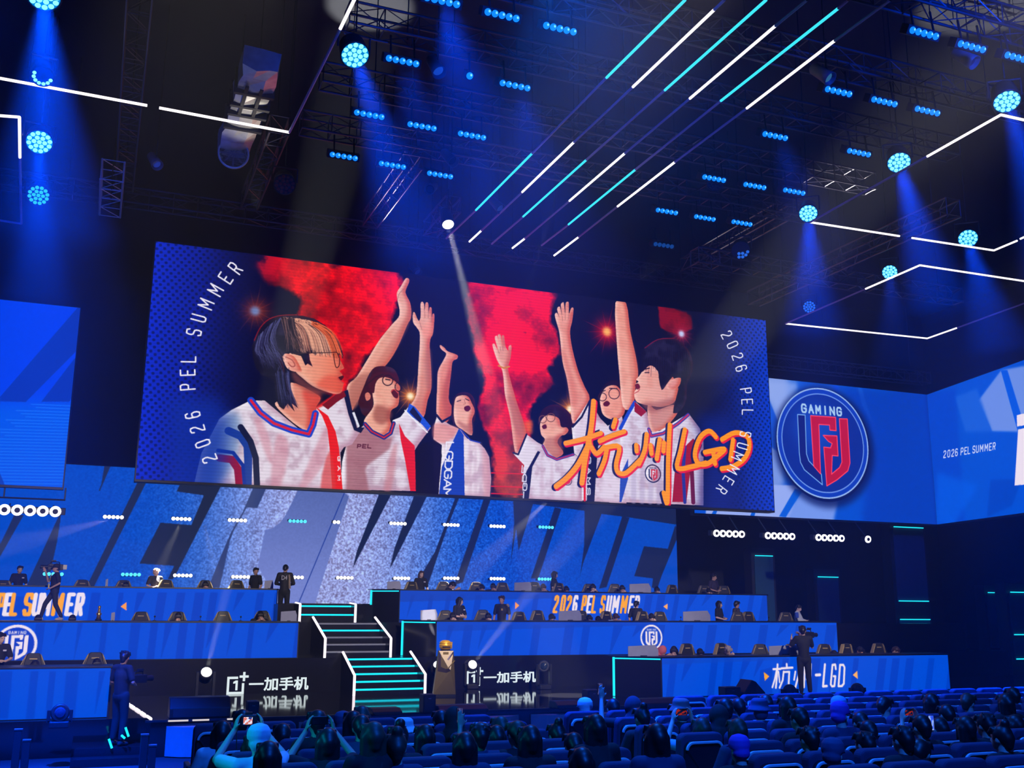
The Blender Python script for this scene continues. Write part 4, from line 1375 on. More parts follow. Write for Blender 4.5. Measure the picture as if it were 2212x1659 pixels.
def light_line(name, label, cat, group, segs, z, r=.026, hang=True):
    p0 = onz(*segs[0][0], z)
    root = thing(name, label, cat, p0, 0, group)
    ends = []
    for a, b_, k_ in segs:
        A, B = onz(*a, z) - p0, onz(*b_, z) - p0
        MB().tube(A, B, r, n=8).build(NAMES[k_], TUBE[k_], root)
        ends += [A, B]
    for e in (ends[0], ends[-1], ends[len(ends) // 2]):
        MB().tube(e, (e[0], e[1], 16.4 - z), .008, n=4).build('hanging_wire', STEEL, root)
    return root


def chain(pts, kinds):
    return [(a, b_, k_) for a, b_, k_ in zip(pts[:-1], pts[1:], kinds)]


T6 = [([(1480, 0), (1310, 168), (1150, 331), (1028, 454), (964, 515)], 'cdcd', 'leftmost'), ([(1565, 0), (1543, 21), (1367, 188), (1240, 307), (1128, 415), (1040, 498), (1014, 522)], 'dwdwdw', 'second from the left'),
      ([(1655, 0), (1436, 195), (1267, 345), (1130, 468), (1062, 527)], 'cdcd', 'third from the left'), ([(1743, 0), (1675, 56), (1490, 213), (1350, 331), (1230, 434), (1134, 515), (1107, 536)], 'dwdwdw', 'third from the right'),
      ([(1832, 0), (1811, 18), (1557, 218), (1373, 366), (1228, 485), (1170, 530)], 'dcdcd', 'second from the right'), ([(1923, 0), (1803, 88), (1613, 234), (1458, 350), (1334, 446), (1250, 512), (1197, 552)], 'dwdwdw', 'rightmost')]
for pts, k_, w in T6:
    light_line('light_tube', 'long %s ceiling light tube, %s of the six parallel ones' % ('cyan' if 'c' in k_ else 'white', w), 'light tube', 'six parallel light tubes', chain(pts, k_), 12.05)
light_line('angular_light', 'white angular light line crossing the silver duct at upper left', 'light frame', 'angular light frames', [((-60, 158), (318, 228), 'w'), ((344, 233), (625, 286), 'w'), ((625, 286), (735, 62), 'l'), ((735, 62), (768, -6), 'w')], 11.85, .029)
light_line('angular_light', 'narrow light frame at the left edge, its corner lit white', 'light frame', 'angular light frames', [((-40, 247), (42, 253), 'w'), ((42, 253), (43, 340), 'w'), ((43, 340), (46, 483), 'l'), ((46, 483), (-40, 470), 'l')], 11.85, .03)
light_line('angular_light', 'upper right light frame with a long unlit side and a gap in its lower bar', 'light frame', 'angular light frames', [((2260, 270), (2162, 248), 'w'), ((2162, 248), (2003, 338), 'w'), ((2003, 338), (1750, 480), 'd'), ((1750, 480), (1943, 510), 'w'), ((1970, 514), (2147, 541), 'w'), ((2147, 541), (2197, 520), 'w'), ((2204, 516), (2240, 500), 'w')], 10.5, .023)
light_line('angular_light', 'lower right light frame hanging before the badge screen', 'light frame', 'angular light frames', [((1697, 699), (1870, 624), 'd'), ((1870, 624), (1987, 573), 'w'), ((1987, 573), (2250, 613), 'w'), ((1697, 699), (2003, 731), 'w'), ((2003, 731), (2068, 708), 'w'), ((2068, 708), (2240, 645), 'd')], 10.5, .024)

# silver ventilation duct with its fan
SILV = pbr('crumpled_foil', (.75, .74, .68), .38, .55, .35, 5)
dz = 13.0
a0, a1 = onz(567, 140, dz), onz(505, 325, dz)
root = thing('ventilation_duct', 'silver foil-wrapped duct with black straps and a round fan at its near end', 'duct', a1)
L_ = a0 - a1
m = MB()
wv = np.array([.44, 0, 0])
nseg = 12
rg = np.random.default_rng(5)
vs = []
for i in range(nseg + 1):
    c = L_ * (i / nseg)
    for dx, dz_ in ((-.36, -.2), (-.12, -.24), (.14, -.23), (.36, -.18), (.38, .2), (0, .26), (-.38, .22)):
        vs.append((c[0] + dx + rg.normal() * .02, c[1], dz_ + .1 + rg.normal() * .025))
fs = [(i * 7 + j, i * 7 + (j + 1) % 7, (i + 1) * 7 + (j + 1) % 7, (i + 1) * 7 + j) for i in range(nseg) for j in range(7)] + [tuple(range(6, -1, -1)), tuple(range(nseg * 7, nseg * 7 + 7))]
m.add(vs, fs)
m.build('foil_wrap', SILV, root)
for f in (.36, .52, .62, .76):
    c = L_ * f
    MB().box((c[0], c[1], .1), (.84, .10, .58)).build('strap', BLACK, root)
for s in (-.18, .12):
    MB().box((L_[0] * .68 + s, L_[1] * .68, -.16), (.07, 1.3, .05)).build('strap', BLACK, root)
R = Vector((-.1, -.86, -.6)).normalized().to_track_quat('Z', 'Y').to_matrix()
fc = np.array([-.03, -.32, -.22])
MB().lathe([(.34, -.02), (.37, 0), (.37, .03), (.33, .04), (.325, 0)], 28, fc, R).build('fan_ring', SILV, root, True)
MB().lathe([(.36, -.4), (.36, 0), (.30, 0)], 24, fc, R).build('fan_housing', BLACK, root, True)
m = MB()
for i in range(8):
    a = 2 * PI * i / 8
    m.box(Vector(fc) + R @ Vector((.16 * math.cos(a), .16 * math.sin(a), .0)), (.27, .035, .01), R @ Matrix.Rotation(a, 3, 'Z'))
fb = m.build('fan_blades', ALU, root)
MB().lathe([(.05, 0), (.05, .04)], 12, fc, R).build('fan_hub', ALU, fb)
for f in (.1, .9):
    MB().tube(L_ * f, (L_[0] * f, L_[1] * f, 16.4 - dz), .012, n=4).build('hanger', STEEL, root)
# unseen spots added to brighten the duct and the trusses around it
spot('truss_fill_spot', (2.75, 22.6, 11.0), (2.25, 22.0, 13.1), (1, .93, .8), 110, 66, .7, .1)
spot('truss_fill_spot', (15.0, 27.0, 12.2), (15.5, 25.2, 13.0), (1, .93, .85), 60, 55, .6, .1)
spot('truss_fill_spot', (7.0, 27.0, 12.1), (6.8, 24.0, 13.0), (1, .93, .85), 100, 60, .6, .1)

# small spots hanging about on the trusses
def small_spot(px, z, label, lens=None, tilt=(.3, -.6, -.7)):
    loc = onz(px[0], px[1], z)
    root = thing('hanging_spotlight', label, 'stage light', loc, 0, 'small unlit spotlights on the trusses')
    R = Vector(tilt).normalized().to_track_quat('Z', 'Y').to_matrix()
    MB().lathe([(.07, -.4), (.11, -.34), (.12, -.05), (.14, .12), (.13, .12), (.10, .02)], 16, (0, 0, 0), R).build('housing', pbr('grey_spot_body', (.10, .09, .11), .5), root, True)
    MB().lathe([(.105, .03), (.09, .05)], 14, (0, 0, 0), R).build('lens', lens or pbr('dark_glass', (.02, .04, .07), .1), root)
    m = MB().tube((0, 0, .05), (0, 0, .55), .018, n=6)
    m.tube((0, 0, .55), (0, 0, 16.4 - z), .012, n=4)
    m.build('clamp', STEEL, root)
    return root


small_spot((1785, 165), 12.1, 'grey spotlight with a faint blue lens right of the rightmost tube', glow('faint_blue_lens', rgb(60, 130, 190), .5))
small_spot((945, 150), 12.1, 'small spotlight between the first two lamp rows', glow('faint_blue_lens2', rgb(20, 70, 190), .9), (.2, -.5, -.8))
small_spot((975, 345), 12.2, 'small pale spotlight below the third lamp row')
small_spot((930, 408), 12.2, 'small spotlight with a hanging red tag', None, (-.4, -.6, -.5))
small_spot((1078, 447), 12.2, 'small spotlight behind the leftmost tube, pale front', pbr('pale_glass', (.8, .8, .75), .3))
small_spot((2095, 130), 12.2, 'small spotlight near the upper right corner')
small_spot((1830, 575), 11.6, 'small spotlight over the gap between the right frames')
small_spot((337, 352), 12.3, 'pale small lamp left of the duct fan', pbr('pale_glass', (.8, .8, .75), .3))
small_spot((900, 585), 12.1, 'pale spotlight body at the top edge of the main screen', pbr('pale_glass', (.8, .8, .75), .3))

# five-lens white ring lamps under the badge screen, and under the left screen
RINGW = glow('white_ring_lens', (1, .96, .98), 2.6)
for j, p in enumerate(((1575, 1153), (1685, 1158), (1793, 1162))):
    lamp_bar(ony(*p, 29.0), 'five white ring lamps under the badge screen, %s group from the left' % ORD[j], 'white ring lamp bars', RINGW, 1.22, Vector((-.3, -.95, -.1)).normalized(), True, drop=.66, dy=.64)
lamp_bar(ony(1875, 1165, 29.0), 'single white ring lamp at the right end of the row under the badge screen', 'white ring lamp bars', RINGW, .26, Vector((-.3, -.95, -.1)).normalized(), True, n=1, drop=.66, dy=.64)
lamp_bar(ony(65, 1103, 29.0), 'five white ring lamps hanging under the left blue screen', 'white ring lamp bars', RINGW, 1.48, Vector((-.1, -.95, -.15)).normalized(), True, drop=.2, dy=.6)

# lamp reflections on the back LED wall, built as glowing bars in two rows
BW = 'lamp reflections built as bars on the back LED wall'
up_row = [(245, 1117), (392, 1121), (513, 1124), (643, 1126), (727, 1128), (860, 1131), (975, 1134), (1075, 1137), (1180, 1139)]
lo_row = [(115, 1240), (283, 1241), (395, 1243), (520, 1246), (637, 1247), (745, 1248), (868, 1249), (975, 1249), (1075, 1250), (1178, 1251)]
WARM = glow('warm_lens_reflection', (1, .93, .82), 2.4)
CYL = glow('cyan_lens_reflection', rgb(90, 220, 255), 1.3)
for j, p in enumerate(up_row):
    lamp_bar(ony(*p, YW - .35), '%s lens bar reflection high on the back LED wall, %s from the left' % ('cyan' if j in (3, 8) else 'white', ORD[j]), BW, CYL if j in (3, 8) else WARM, .60 if j != 4 else .25, Vector((-.2, -.95, -.2)).normalized(), False, 5 if j != 4 else 2, back=.36, core=False, hs=.4)
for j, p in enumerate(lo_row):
    lamp_bar(ony(*p, YW - .35), 'white lamp reflection low on the back LED wall, %s from the left' % ORD[j], BW, WARM if j not in (0, 1, 9) else CYL, .58, Vector((-.2, -.95, .1)).normalized(), False, 5, back=.36, core=False, hs=.4)
for p, t_, pw in (((245, 1120), (90, 1160), 900), ((392, 1124), (340, 1240), 700), ((440, 1128), (470, 1250), 500), ((1180, 1085), (985, 1270), 1500)):
    A, B = ony(*p, YW - .6), ony(*t_, YW - 1.2)
    spot('back_wall_beam', A, B, (1, .92, .8), pw * 26, 14, .6, .05)

# beam lights standing on the stage deck
def floor_head(px, r, label, mat, to=None, power=0, deg=7, z=.42):
    loc = onz(px[0], px[1], z)
    root = thing('moving_head_light', label, 'stage light', (loc[0], loc[1], 0), 0, 'moving head lights standing on the stage')
    MB().bb((-.17, -.15, 0), (.17, .15, .12)).build('base', PARB, root, bevel=.02)
    m = MB()
    for s in (-1, 1):
        m.bb((s * .19 - .03, -.06, .1), (s * .19 + .03, .06, z + .05))
    m.bb((-.2, -.06, .09), (.2, .06, .13))
    m.build('yoke', PARB, root)
    f = (Vector(EYE - loc)).normalized()
    if to is not None:
        tg = to
        f = (f * .9 + (Vector(tg) - Vector(loc)).normalized() * .6).normalized()
    R = f.to_track_quat('Z', 'Y').to_matrix()
    MB().lathe([(.10, -.28), (.15, -.2), (.165, 0), (.15, .1), (.135, .1)], 18, (0, 0, z), R).build('head', PARB, root, True)
    MB().lathe([(r, .10), (r * .8, .125), (r * .2, .14)], 18, (0, 0, z), R).build('lens', mat, root)
    if power:
        spot('head_beam', Vector(loc) + f * .16, tg, (1, .96, .86), power, deg, .5, .05)
    return root


floor_head((445, 1456), .125, 'moving head light shining white on the stage left of the phone sign', LENSW, ony(520, 1150, 25.2), 60000, 8, .62)
floor_head((946, 1440), .115, 'moving head light shining behind the golden trophy pedestal', LENSW, ony(928, 1327, 28.3), 7000, 4, .62)
floor_head((1019, 1438), .12, 'moving head light shining above the second phone sign', LENSW, ony(1225, 1180, 25.4), 70000, 9, .62)
floor_head((1175, 1439), .10, 'dark unlit moving head light right of the second phone sign', pbr('dark_glass', (.02, .04, .07), .1), z=.62)
floor_head((130, 1540), .10, 'dark moving head light at the foot of the front left desk', pbr('dark_glass', (.02, .04, .07), .1), z=.26)
floor_head((1706, 1493), .10, 'dark moving head light at the feet of the right camera operator, left side', pbr('dark_glass', (.02, .04, .07), .1), z=.3)
floor_head((1852, 1490), .10, 'dark moving head light right of the right camera operator', pbr('dark_glass', (.02, .04, .07), .1), z=.3)

# thin haze in the hall that the beams show up in: thickest under the roof
for z0_, z1_, den, w_ in ((8.0, 15.8, .0044, 'under the lighting rig'), (0.02, 7.99, .0016, 'low over the stage and the seats')):
    hz = MB().bb((-15.5, 6.0, z0_), (36.5, 33.6, z1_)).build('haze', None)
    hm, N, L = _mat('stage_haze')
    N.remove(N['Principled BSDF'])
    vsn = N.new('ShaderNodeVolumeScatter')
    vsn.inputs['Color'].default_value = (.85, .92, 1, 1)
    vsn.inputs['Density'].default_value = den
    vsn.inputs['Anisotropy'].default_value = 0.1
    L.new(vsn.outputs[0], N['Material Output'].inputs['Volume'])
    hz.data.materials.append(hm)
    tag(hz, 'thin blue-lit haze hanging ' + w_, 'haze', None, 'stuff')

# ------------------------------------------------------------------ player desks on the stage
TOPM = pbr('black_worktop', (0.012, 0.013, 0.02), .35)


def ghost(cv, x0, x1, yt, yb, step, seed, slant=-9, col=(0, 58, 188), alpha=.75):
    """dim slanted bars behind the lettering of a desk front"""
    rg = np.random.default_rng(seed)
    x = x0
    while x < x1:
        w = step * rg.uniform(.16, .34)
        t = rg.uniform(.3, 1.0) if rg.random() < .35 else 1.0
        h = yb - yt
        cv.poly([(x - slant * .9, yt), (x - slant * .9 + w, yt), (x + w * (1 if t == 1 else .1) + slant * .2, yt + h * t), (x + slant * .2, yt + h * t)], col, alpha)
        x += step * rg.uniform(.45, 1.0)


ORG, WHL = (255, 166, 12), (240, 226, 236)


def bigtext(cv, items, h, wid, slant):
    for ch, x, y, w, c in items:
        cv.glyph(ch, (x, y), (w, 0), (slant, -h), wid, c)


def desk(label, pl, pr, Y, z0, z1, paint, base=(0, 76, 214), end=None, res=60):
    """LED-fronted desk; pl, pr = photo columns of the LED front's ends"""
    ym = 1300
    xa, xb = ony(pl, ym, Y)[0], ony(pr, ym, Y)[0]
    cv = rect_canvas(Y, xa, xb, z0 + .015, z1 - .02, res, base)
    paint(cv)
    root = thing('player_desk', label, 'desk', ((xa + xb) / 2, Y, z0), 0, 'LED-fronted player desks')
    hw, h = (xb - xa) / 2, z1 - z0
    cv.panel('led_front', root, 1.0, off=.0)
    MB().bb((-hw - .03, .02, 0), (hw + .03, .10, h - .01)).build('front_frame', BLACK, root)
    MB().bb((-hw - .05, -.02, h - .03), (hw + .05, .78, h + .012)).build('worktop', TOPM, root, bevel=.006)
    for s in ([-1, 1] if end is None else [1]):
        MB().bb((s * hw - .04, .1, 0), (s * hw + .04, .75, h - .03)).build('side_panel', BLACK, root)
    if end:
        w, d = end
        a, b_ = Vector((-hw - .04, .0, 0)), Vector((-hw - w, d, 0))
        t = (a - b_).normalized()
        nrm = Vector((t.y, -t.x, 0))
        m = MB()
        q = [a, b_, b_ - nrm * .06, a - nrm * .06]
        m.prism([(p.x, p.y) for p in q], 0, h - .01, 'xy')
        e = m.build('end_panel', RISER, root)
        MB().tube(b_ + nrm * .02 + Vector((0, 0, .01)), b_ + nrm * .02 + Vector((0, 0, h - .02)), .032, n=8).build('cyan_strip', CYAN, e)
        MB().tube(b_ + nrm * .02 + Vector((0, 0, h - .05)), a + nrm * .02 + Vector((0, 0, h - .05)), .018, n=6).build('cyan_strip', CYAN, e)
        MB().prism([(p.x, p.y) for p in (a, b_, (b_ + Vector((0, .5, 0))), Vector((-hw, .76, 0)))], h - .012, h + .012, 'xy').build('corner_top', TOPM, root)
    return root


def paint_AR(cv):
    ghost(cv, 1440, 2060, 1422, 1506, 62, 1)
    cv.poly([(1420, 1405), (1700, 1405), (1700, 1425), (1420, 1436)], (10, 68, 190), .6)
    cv.poly([(1642, 1448), (1668, 1441), (1668, 1500), (1638, 1505)], (0, 60, 190), .7)
    cv.poly([(1650, 1452), (1661.5, 1461), (1652, 1471)], ORG)
    cv.poly([(1852, 1449), (1842, 1458), (1853, 1467)], (255, 176, 90))
    K = lambda p: (1640 + p[0] / 5.395, 1330 + p[1] / 5.395)
    for stq, w_ in (([(163, 622), (246, 618)], 4.6), ([(212, 566), (205, 700), (192, 838)], 4.6), ([(200, 640), (180, 740), (152, 832)], 4.2), ([(224, 650), (236, 775)], 3.6),
                    ([(318, 562), (320, 600)], 4.6), ([(258, 612), (386, 604)], 4.6), ([(283, 650), (272, 750), (236, 838)], 4.4), ([(283, 655), (350, 652)], 4.2), ([(348, 655), (340, 820), (372, 822)], 4.6),
                    ([(462, 566), (455, 700), (420, 832)], 4.6), ([(420, 650), (405, 745)], 4.0), ([(490, 640), (480, 740)], 4), ([(530, 566), (520, 832)], 4.4), ([(560, 640), (550, 740)], 4), ([(600, 562), (590, 832)], 4.6),
                    ([(660, 690), (706, 687)], 6.2), ([(764, 566), (742, 822), (786, 818)], 5.2), ([(890, 620), (884, 568), (852, 572), (832, 800), (846, 822), (874, 818), (886, 705), (866, 704)], 4.8),
                    ([(940, 572), (922, 820), (962, 818), (984, 790), (992, 600), (978, 572), (940, 572)], 4.8)):
        cv.stroke([K(p) for p in stq], w_, WHL)


def paint_BR(cv):
    ghost(cv, 960, 1800, 1350, 1418, 70, 2, col=(0, 60, 186))
    cv.poly([(945, 1330), (1420, 1330), (1420, 1350), (945, 1364)], (16, 62, 178), .55)
    c = cv.c([(1407, 1377)])[0] / cv.k
    logo(cv, tuple(c), .375, WHL, (14, 66, 190), {'L': WHL, 'F': WHL, 'D': WHL}, WHL)


def paint_CR(cv):
    ghost(cv, 880, 1660, 1285, 1342, 52, 3, col=(0, 60, 186))
    cv.poly([(862, 1268), (1300, 1268), (1300, 1290), (862, 1300)], (22, 60, 168), .6)
    xs = (1201, 1216, 1229, 1242.5, 0, 1261.5, 1273, 1284, 0, 1302, 1315.5, 1330, 1348, 1363.5, 1375.5)
    cs = (ORG, ORG, ORG, WHL, 0, ORG, WHL, ORG, 0, ORG, WHL, WHL, ORG, WHL, WHL)
    bigtext(cv, [(ch, x, 1304.5 + (x - 1200) * .006, 9.5 if ch == 'M' else 6.2, c_) for ch, x, c_ in zip('2026 PEL SUMMER', xs, cs) if ch != ' '], 34, 5.4, 5)
    cv.poly([(1113, 1300), (1122, 1308), (1113, 1316)], (255, 150, 60))
    cv.poly([(1442, 1304), (1433, 1310), (1442, 1317)], (255, 170, 90))


def paint_CL(cv):
    ghost(cv, 190, 600, 1280, 1342, 60, 4)
    cv.poly([(-10, 1285), (60, 1290), (60, 1335), (-10, 1340)], (0, 56, 180), .5)
    bigtext(cv, [(ch, x, 1305.5, w, c_) for ch, x, w, c_ in (('P', 2, 11, ORG), ('E', 17, 10, WHL), ('L', 31, 9, ORG), ('S', 61, 13, ORG), ('U', 80, 12, WHL), ('M', 99, 14, WHL), ('M', 125, 15, ORG), ('E', 151, 10, WHL), ('R', 172, 11, WHL))], 43, 8.2, 7)
    cv.poly([(273.5, 1301), (260.5, 1310.5), (273.5, 1319)], (255, 156, 70))


def paint_BL(cv):
    ghost(cv, 70, 650, 1346, 1428, 64, 5)
    c = cv.c([(34, 1393)])[0] / cv.k
    logo(cv, tuple(c), .47, WHL, (14, 60, 190), {'L': WHL, 'F': WHL, 'D': WHL}, WHL)


def paint_AL(cv):
    ghost(cv, -60, 260, 1450, 1552, 80, 6)


D_AR = desk('front right LED desk reading with the white team name, behind the camera operator', 1427, 2038, YA, 0, 1.0, paint_AR, end=(1.0, .75))
D_BR = desk('middle right LED desk with the round white badge on its blue front', 945, 1804, YB, ZB, 1.84, paint_BR, end=(.75, .8))
D_CR = desk('top right LED desk with the orange and white event title', 864, 1657, YC, ZC, 2.73, paint_CR, end=(.7, .8))
D_CL = desk('top left LED desk with the large event title behind the walking operator', -60, 597, YC, ZC, 2.69, paint_CL)
D_BL = desk('middle left LED desk with the round badge cut by the picture edge', -60, 647, YB, ZB, 1.80, paint_BL)
D_AL = desk('front left plain blue LED desk beside the standing man in black', -60, 252, 23.0, 0, .99, paint_AL)

# ------------------------------------------------------------------ stairs between the desks
STEP = pbr('black_step', (0.012, .012, .016), .25)
DIMS = pbr('unlit_step_strip', (.32, .34, .38), .3)


def stairs(label, pxl, pxr, pyb, Y0, Y1, z0, z1, n, lit, rail=.14):
    xa, xb = ony(pxl, pyb, Y0)[0], ony(pxr, pyb, Y0)[0]
    root = thing('stairs', label, 'stairs', ((xa + xb) / 2, Y0, z0), 0, 'lit stairs between the desks')
    hw, H_, D_ = (xb - xa) / 2, z1 - z0, Y1 - Y0
    for i in range(n):
        MB().bb((-hw, D_ * i / n, 0), (hw, D_, H_ * (i + 1) / n)).build('step', STEP, root)
        m = MB().bb((-hw + .04, D_ * i / n - .015, H_ * (i + 1) / n - .055), (hw - .04, D_ * i / n + .01, H_ * (i + 1) / n - .01))
        m.build('step_light', CYAN if lit[i] else DIMS, root)
    for s in (-1, 1):
        prof = [(-.06, 0), (-.06, .50), (D_ + .02, H_ + rail), (D_ + .02, 0)]
        w = MB().prism(prof, s * hw - .035, s * hw + .035, 'yz').build('side_wall', RISER, root)
        m = MB()
        m.tube((s * hw, -.07, 0), (s * hw, -.07, .50), .035, n=8)
        m.tube((s * hw, -.07, .50), (s * hw, D_, H_ + rail), .035, n=8)
        m.build('white_edge', WHITE_TUBE, w)
    return root


stairs('lowest flight of stairs with cyan step lights, rising from the glossy deck', 763, 916, 1503, YB - 1.35, YB, 0, ZB, 5, (1, 1, 1, 1, 1))
stairs('middle flight of stairs with mostly unlit steps between the middle desks', 700, 842, 1419, YB + .06, YC - 1.5, ZB, ZC, 5, (0, 0, 0, 1, 0))
stairs('short top flight of stairs with two cyan lines below the back wall', 646, 766, 1338, YC - 1.4, YC - .75, ZC, 2.24, 2, (1, 1), .05)
xa, xb = ony(646, 1338, YC - 1.4)[0], ony(766, 1338, YC - 1.4)[0]
lan = thing('stage_riser', 'small black landing under the back LED wall between the top desks', 'riser', ((xa + xb) / 2, YC - .7, ZC))
MB().bb((-(xb - xa) / 2 - .5, 0, 0), ((xb - xa) / 2 + .7, YW - YC + .68, .50)).build('tier_block', RISER, lan)

# ------------------------------------------------------------------ chairs, dividers and small things at the desks
CHB = pbr('black_chair_leather', (0.022, 0.021, 0.022), .55)
CHG = pbr('gold_chair_trim', (.46, .33, .13), .5)


def make_chair(label):
    r = thing('gaming_chair', label, 'chair', (0, 0, 0), 0, 'gaming chairs')
    prof = [(-.15, .62), (.15, .62), (.20, .86), (.195, 1.0), (.14, 1.22), (.11, 1.27), (-.11, 1.27), (-.14, 1.22), (-.195, 1.0), (-.20, .86)]
    MB().prism(prof, .16, .25).build('backrest', CHB, r, bevel=.025)
    for s in (-1, 1):
        wing = [(s * .17, .66), (s * .27, .70), (s * .285, .90), (s * .25, 1.0), (s * .165, 1.20), (s * .13, 1.26), (s * .14, 1.20), (s * .19, 1.0), (s * .19, .88)]
        w = MB().prism(wing, .12, .26).build('side_wing', CHG, r, bevel=.012)
        MB().prism([(s * .185, .69), (s * .255, .72), (s * .270, .89), (s * .240, .98), (s * .178, 1.13), (s * .158, 1.17), (s * .20, 1.0), (s * .205, .88)], .11, .13).build('wing_pad', CHB, w)
    MB().bb((-.075, .135, 1.135), (.075, .165, 1.16)).build('gold_patch', CHG, r)
    MB().bb((-.26, -.26, .42), (.26, .22, .54)).build('seat', CHB, r, bevel=.04)
    MB().tube((0, 0, .08), (0, 0, .42), .04, n=8).build('gas_post', STEEL, r)
    m = MB()
    for i in range(5):
        a = 2 * PI * i / 5
        m.tube((0, 0, .10), (.30 * math.cos(a), .30 * math.sin(a), .06), .03, n=6)
    m.build('star_base', STEEL, r)
    for s in (-1, 1):
        m = MB().bb((s * .31 - .03, -.12, .66), (s * .31 + .03, .14, .70))
        m.bb((s * .31 - .02, .0, .5), (s * .31 + .02, .05, .68))
        m.bb((min(s * .31, s * .22), .0, .48), (max(s * .31, s * .22), .05, .52))
        m.build('armrest', CHB, r)
    return r


ROWS = {'AR': (YA, 0.0, 1.0, 'front right desk'), 'BR': (YB, ZB, 1.84, 'middle right desk'), 'CR': (YC, ZC, 2.73, 'top right desk'),
        'CL': (YC, ZC, 2.69, 'top left desk'), 'BL': (YB, ZB, 1.80, 'middle left desk'), 'AL': (23.0, 0.0, .99, 'front left desk')}
CHAIRS = {'AR': [(1486, 1390), (1561, 1389), (1640, 1391), (1712, 1391), (1780, 1391), (1831, 1390), (1898, 1389)], 'AL': [(74, 1411), (207, 1409)],
          'BR': [(960, 1318), (1041, 1317), (1124, 1321), (1165, 1318), (1255, 1319), (1313, 1320), (1391, 1320), (1425, 1321), (1592, 1321), (1617, 1321), (1696, 1322)],
          'BL': [(302, 1321), (386, 1321), (480, 1320), (565, 1319)],
          'CR': [(892, 1256), (956, 1256), (1027, 1257), (1085, 1258), (1155, 1257), (1209, 1259), (1271, 1261), (1326, 1261), (1454, 1263), (1521, 1264), (1563, 1265)],
          'CL': [(6, 1253), (182, 1252), (271, 1253), (363, 1252), (442, 1253), (515, 1253)]}
proto, used = None, False
CHAIR_AT = {}
for rk, lst in CHAIRS.items():
    Y, z0, z1, nm = ROWS[rk]
    for j, (px, py) in enumerate(lst):
        p = ony(px, py, Y + 1.35)
        lab = 'black and gold gaming chair behind the %s, %s from the left' % (nm, ORD[j])
        tiltz = .25 * math.sin(px * 1.7)
        if proto is None:
            proto = make_chair(lab)
            c = proto
            c.location, c.rotation_euler = (p[0], Y + 1.2, z0), (0, 0, tiltz)
        else:
            c = dup(proto, (p[0], Y + 1.2, z0), tiltz, lab)
        k_ = min(1.12, max(.86, (p[2] - z0) / 1.27))
        c.scale = (1, 1, k_)
        CHAIR_AT[(rk, j)] = p

DIV = pbr('frosted_divider', (.30, .31, .42), .45)
DVS = {'AR': [(1357, 1422, 1394, 1419), (1662, 1730, 1394, 1418)], 'BR': [(908, 945, 1317, 1340), (1207, 1256, 1319, 1339), (1476, 1534, 1320, 1340)],
       'CR': [(836, 866, 1256, 1275), (1111, 1148, 1258, 1273), (1360, 1406, 1261, 1277)], 'BL': [(606, 642, 1320, 1341), (239, 249, 1323, 1343)], 'CL': [(571, 591, 1254, 1271), (227, 234, 1251, 1270)]}
for rk, lst in DVS.items():
    Y, z0, z1, nm = ROWS[rk]
    for j, (xa, xb, yt, yb) in enumerate(lst):
        Yd = Y + .35
        a, b_ = ony(xa, yb, Yd), ony(xb, yt, Yd)
        w, h = b_[0] - a[0], max(b_[2] - z1, .2)
        lab = {('BR', 0): 'frosted divider at the left end of the middle right desk, lit bright white', ('BL', 1): 'thin grey divider on the middle left desk beside the gold trophy', ('CL', 1): 'thin grey divider on the top left desk between two chairs',
               ('BL', 0): 'frosted divider at the right end of the middle left desk', ('CL', 0): 'pale divider at the right end of the top left desk'}.get((rk, j), 'grey frosted divider on the %s, %s from the left' % (nm, ORD[j]))
        r = thing('desk_divider', lab, 'divider', (a[0], Yd, z1 + .012), 0, 'frosted desk dividers')
        MB().prism([(0, 0), (w, 0), (w, h * .55), (w * .90, h), (w * .05, h * .9), (0, h * .88)], 0, .012).build('frosted_panel', DIV, r)
        MB().bb((w * .4, -.04, 0), (w * .6, .05, .02)).build('foot', BLACK, r)

# small gold cup and a few black microphones on the desks
g = ony(213, 1335, YB + .4)
r = thing('desk_trophy', 'small golden trophy figure standing on the middle left desk', 'trophy', (g[0], YB + .4, 1.812))
GOLD = pbr('polished_gold', (.95, .58, .10), .25, .9)
MB().lathe([(.08, 0), (.085, .03), (.05, .05)], 14).build('foot', BLACK, r, True)
MB().lathe([(.06, .05), (.045, .12), (.07, .17), (.04, .2), (.028, .30), (.04, .34), (.02, .37)], 12).build('figure', GOLD, r, True)
for j, (px, rk, nm) in enumerate(((334, 'BL', 'between the two left chairs of the middle left desk'), (433, 'BL', 'before the middle chairs of the middle left desk'), (520, 'BL', 'beside the last chair of the middle left desk'), (1470, 'BR', 'left of the third divider on the middle right desk'), (1660, 'BR', 'near the right end of the middle right desk'))):
    Y, z0, z1, _n = ROWS[rk]
    p = ony(px, 1335, Y + .3)
    r = thing('desk_microphone', 'small black microphone on a stalk, ' + nm, 'microphone', (p[0], Y + .3, z1 + .012), 0, 'desk microphones')
    MB().lathe([(.045, 0), (.04, .015), (.01, .02)], 10).build('foot', BLACK, r)
    MB().tube((0, 0, .015), (0, -.02, .09), .006, n=5).build('stalk', STEEL, r)
    MB().ball((0, -.02, .11), .025, 10, 6).build('capsule', BLACK, r, True)

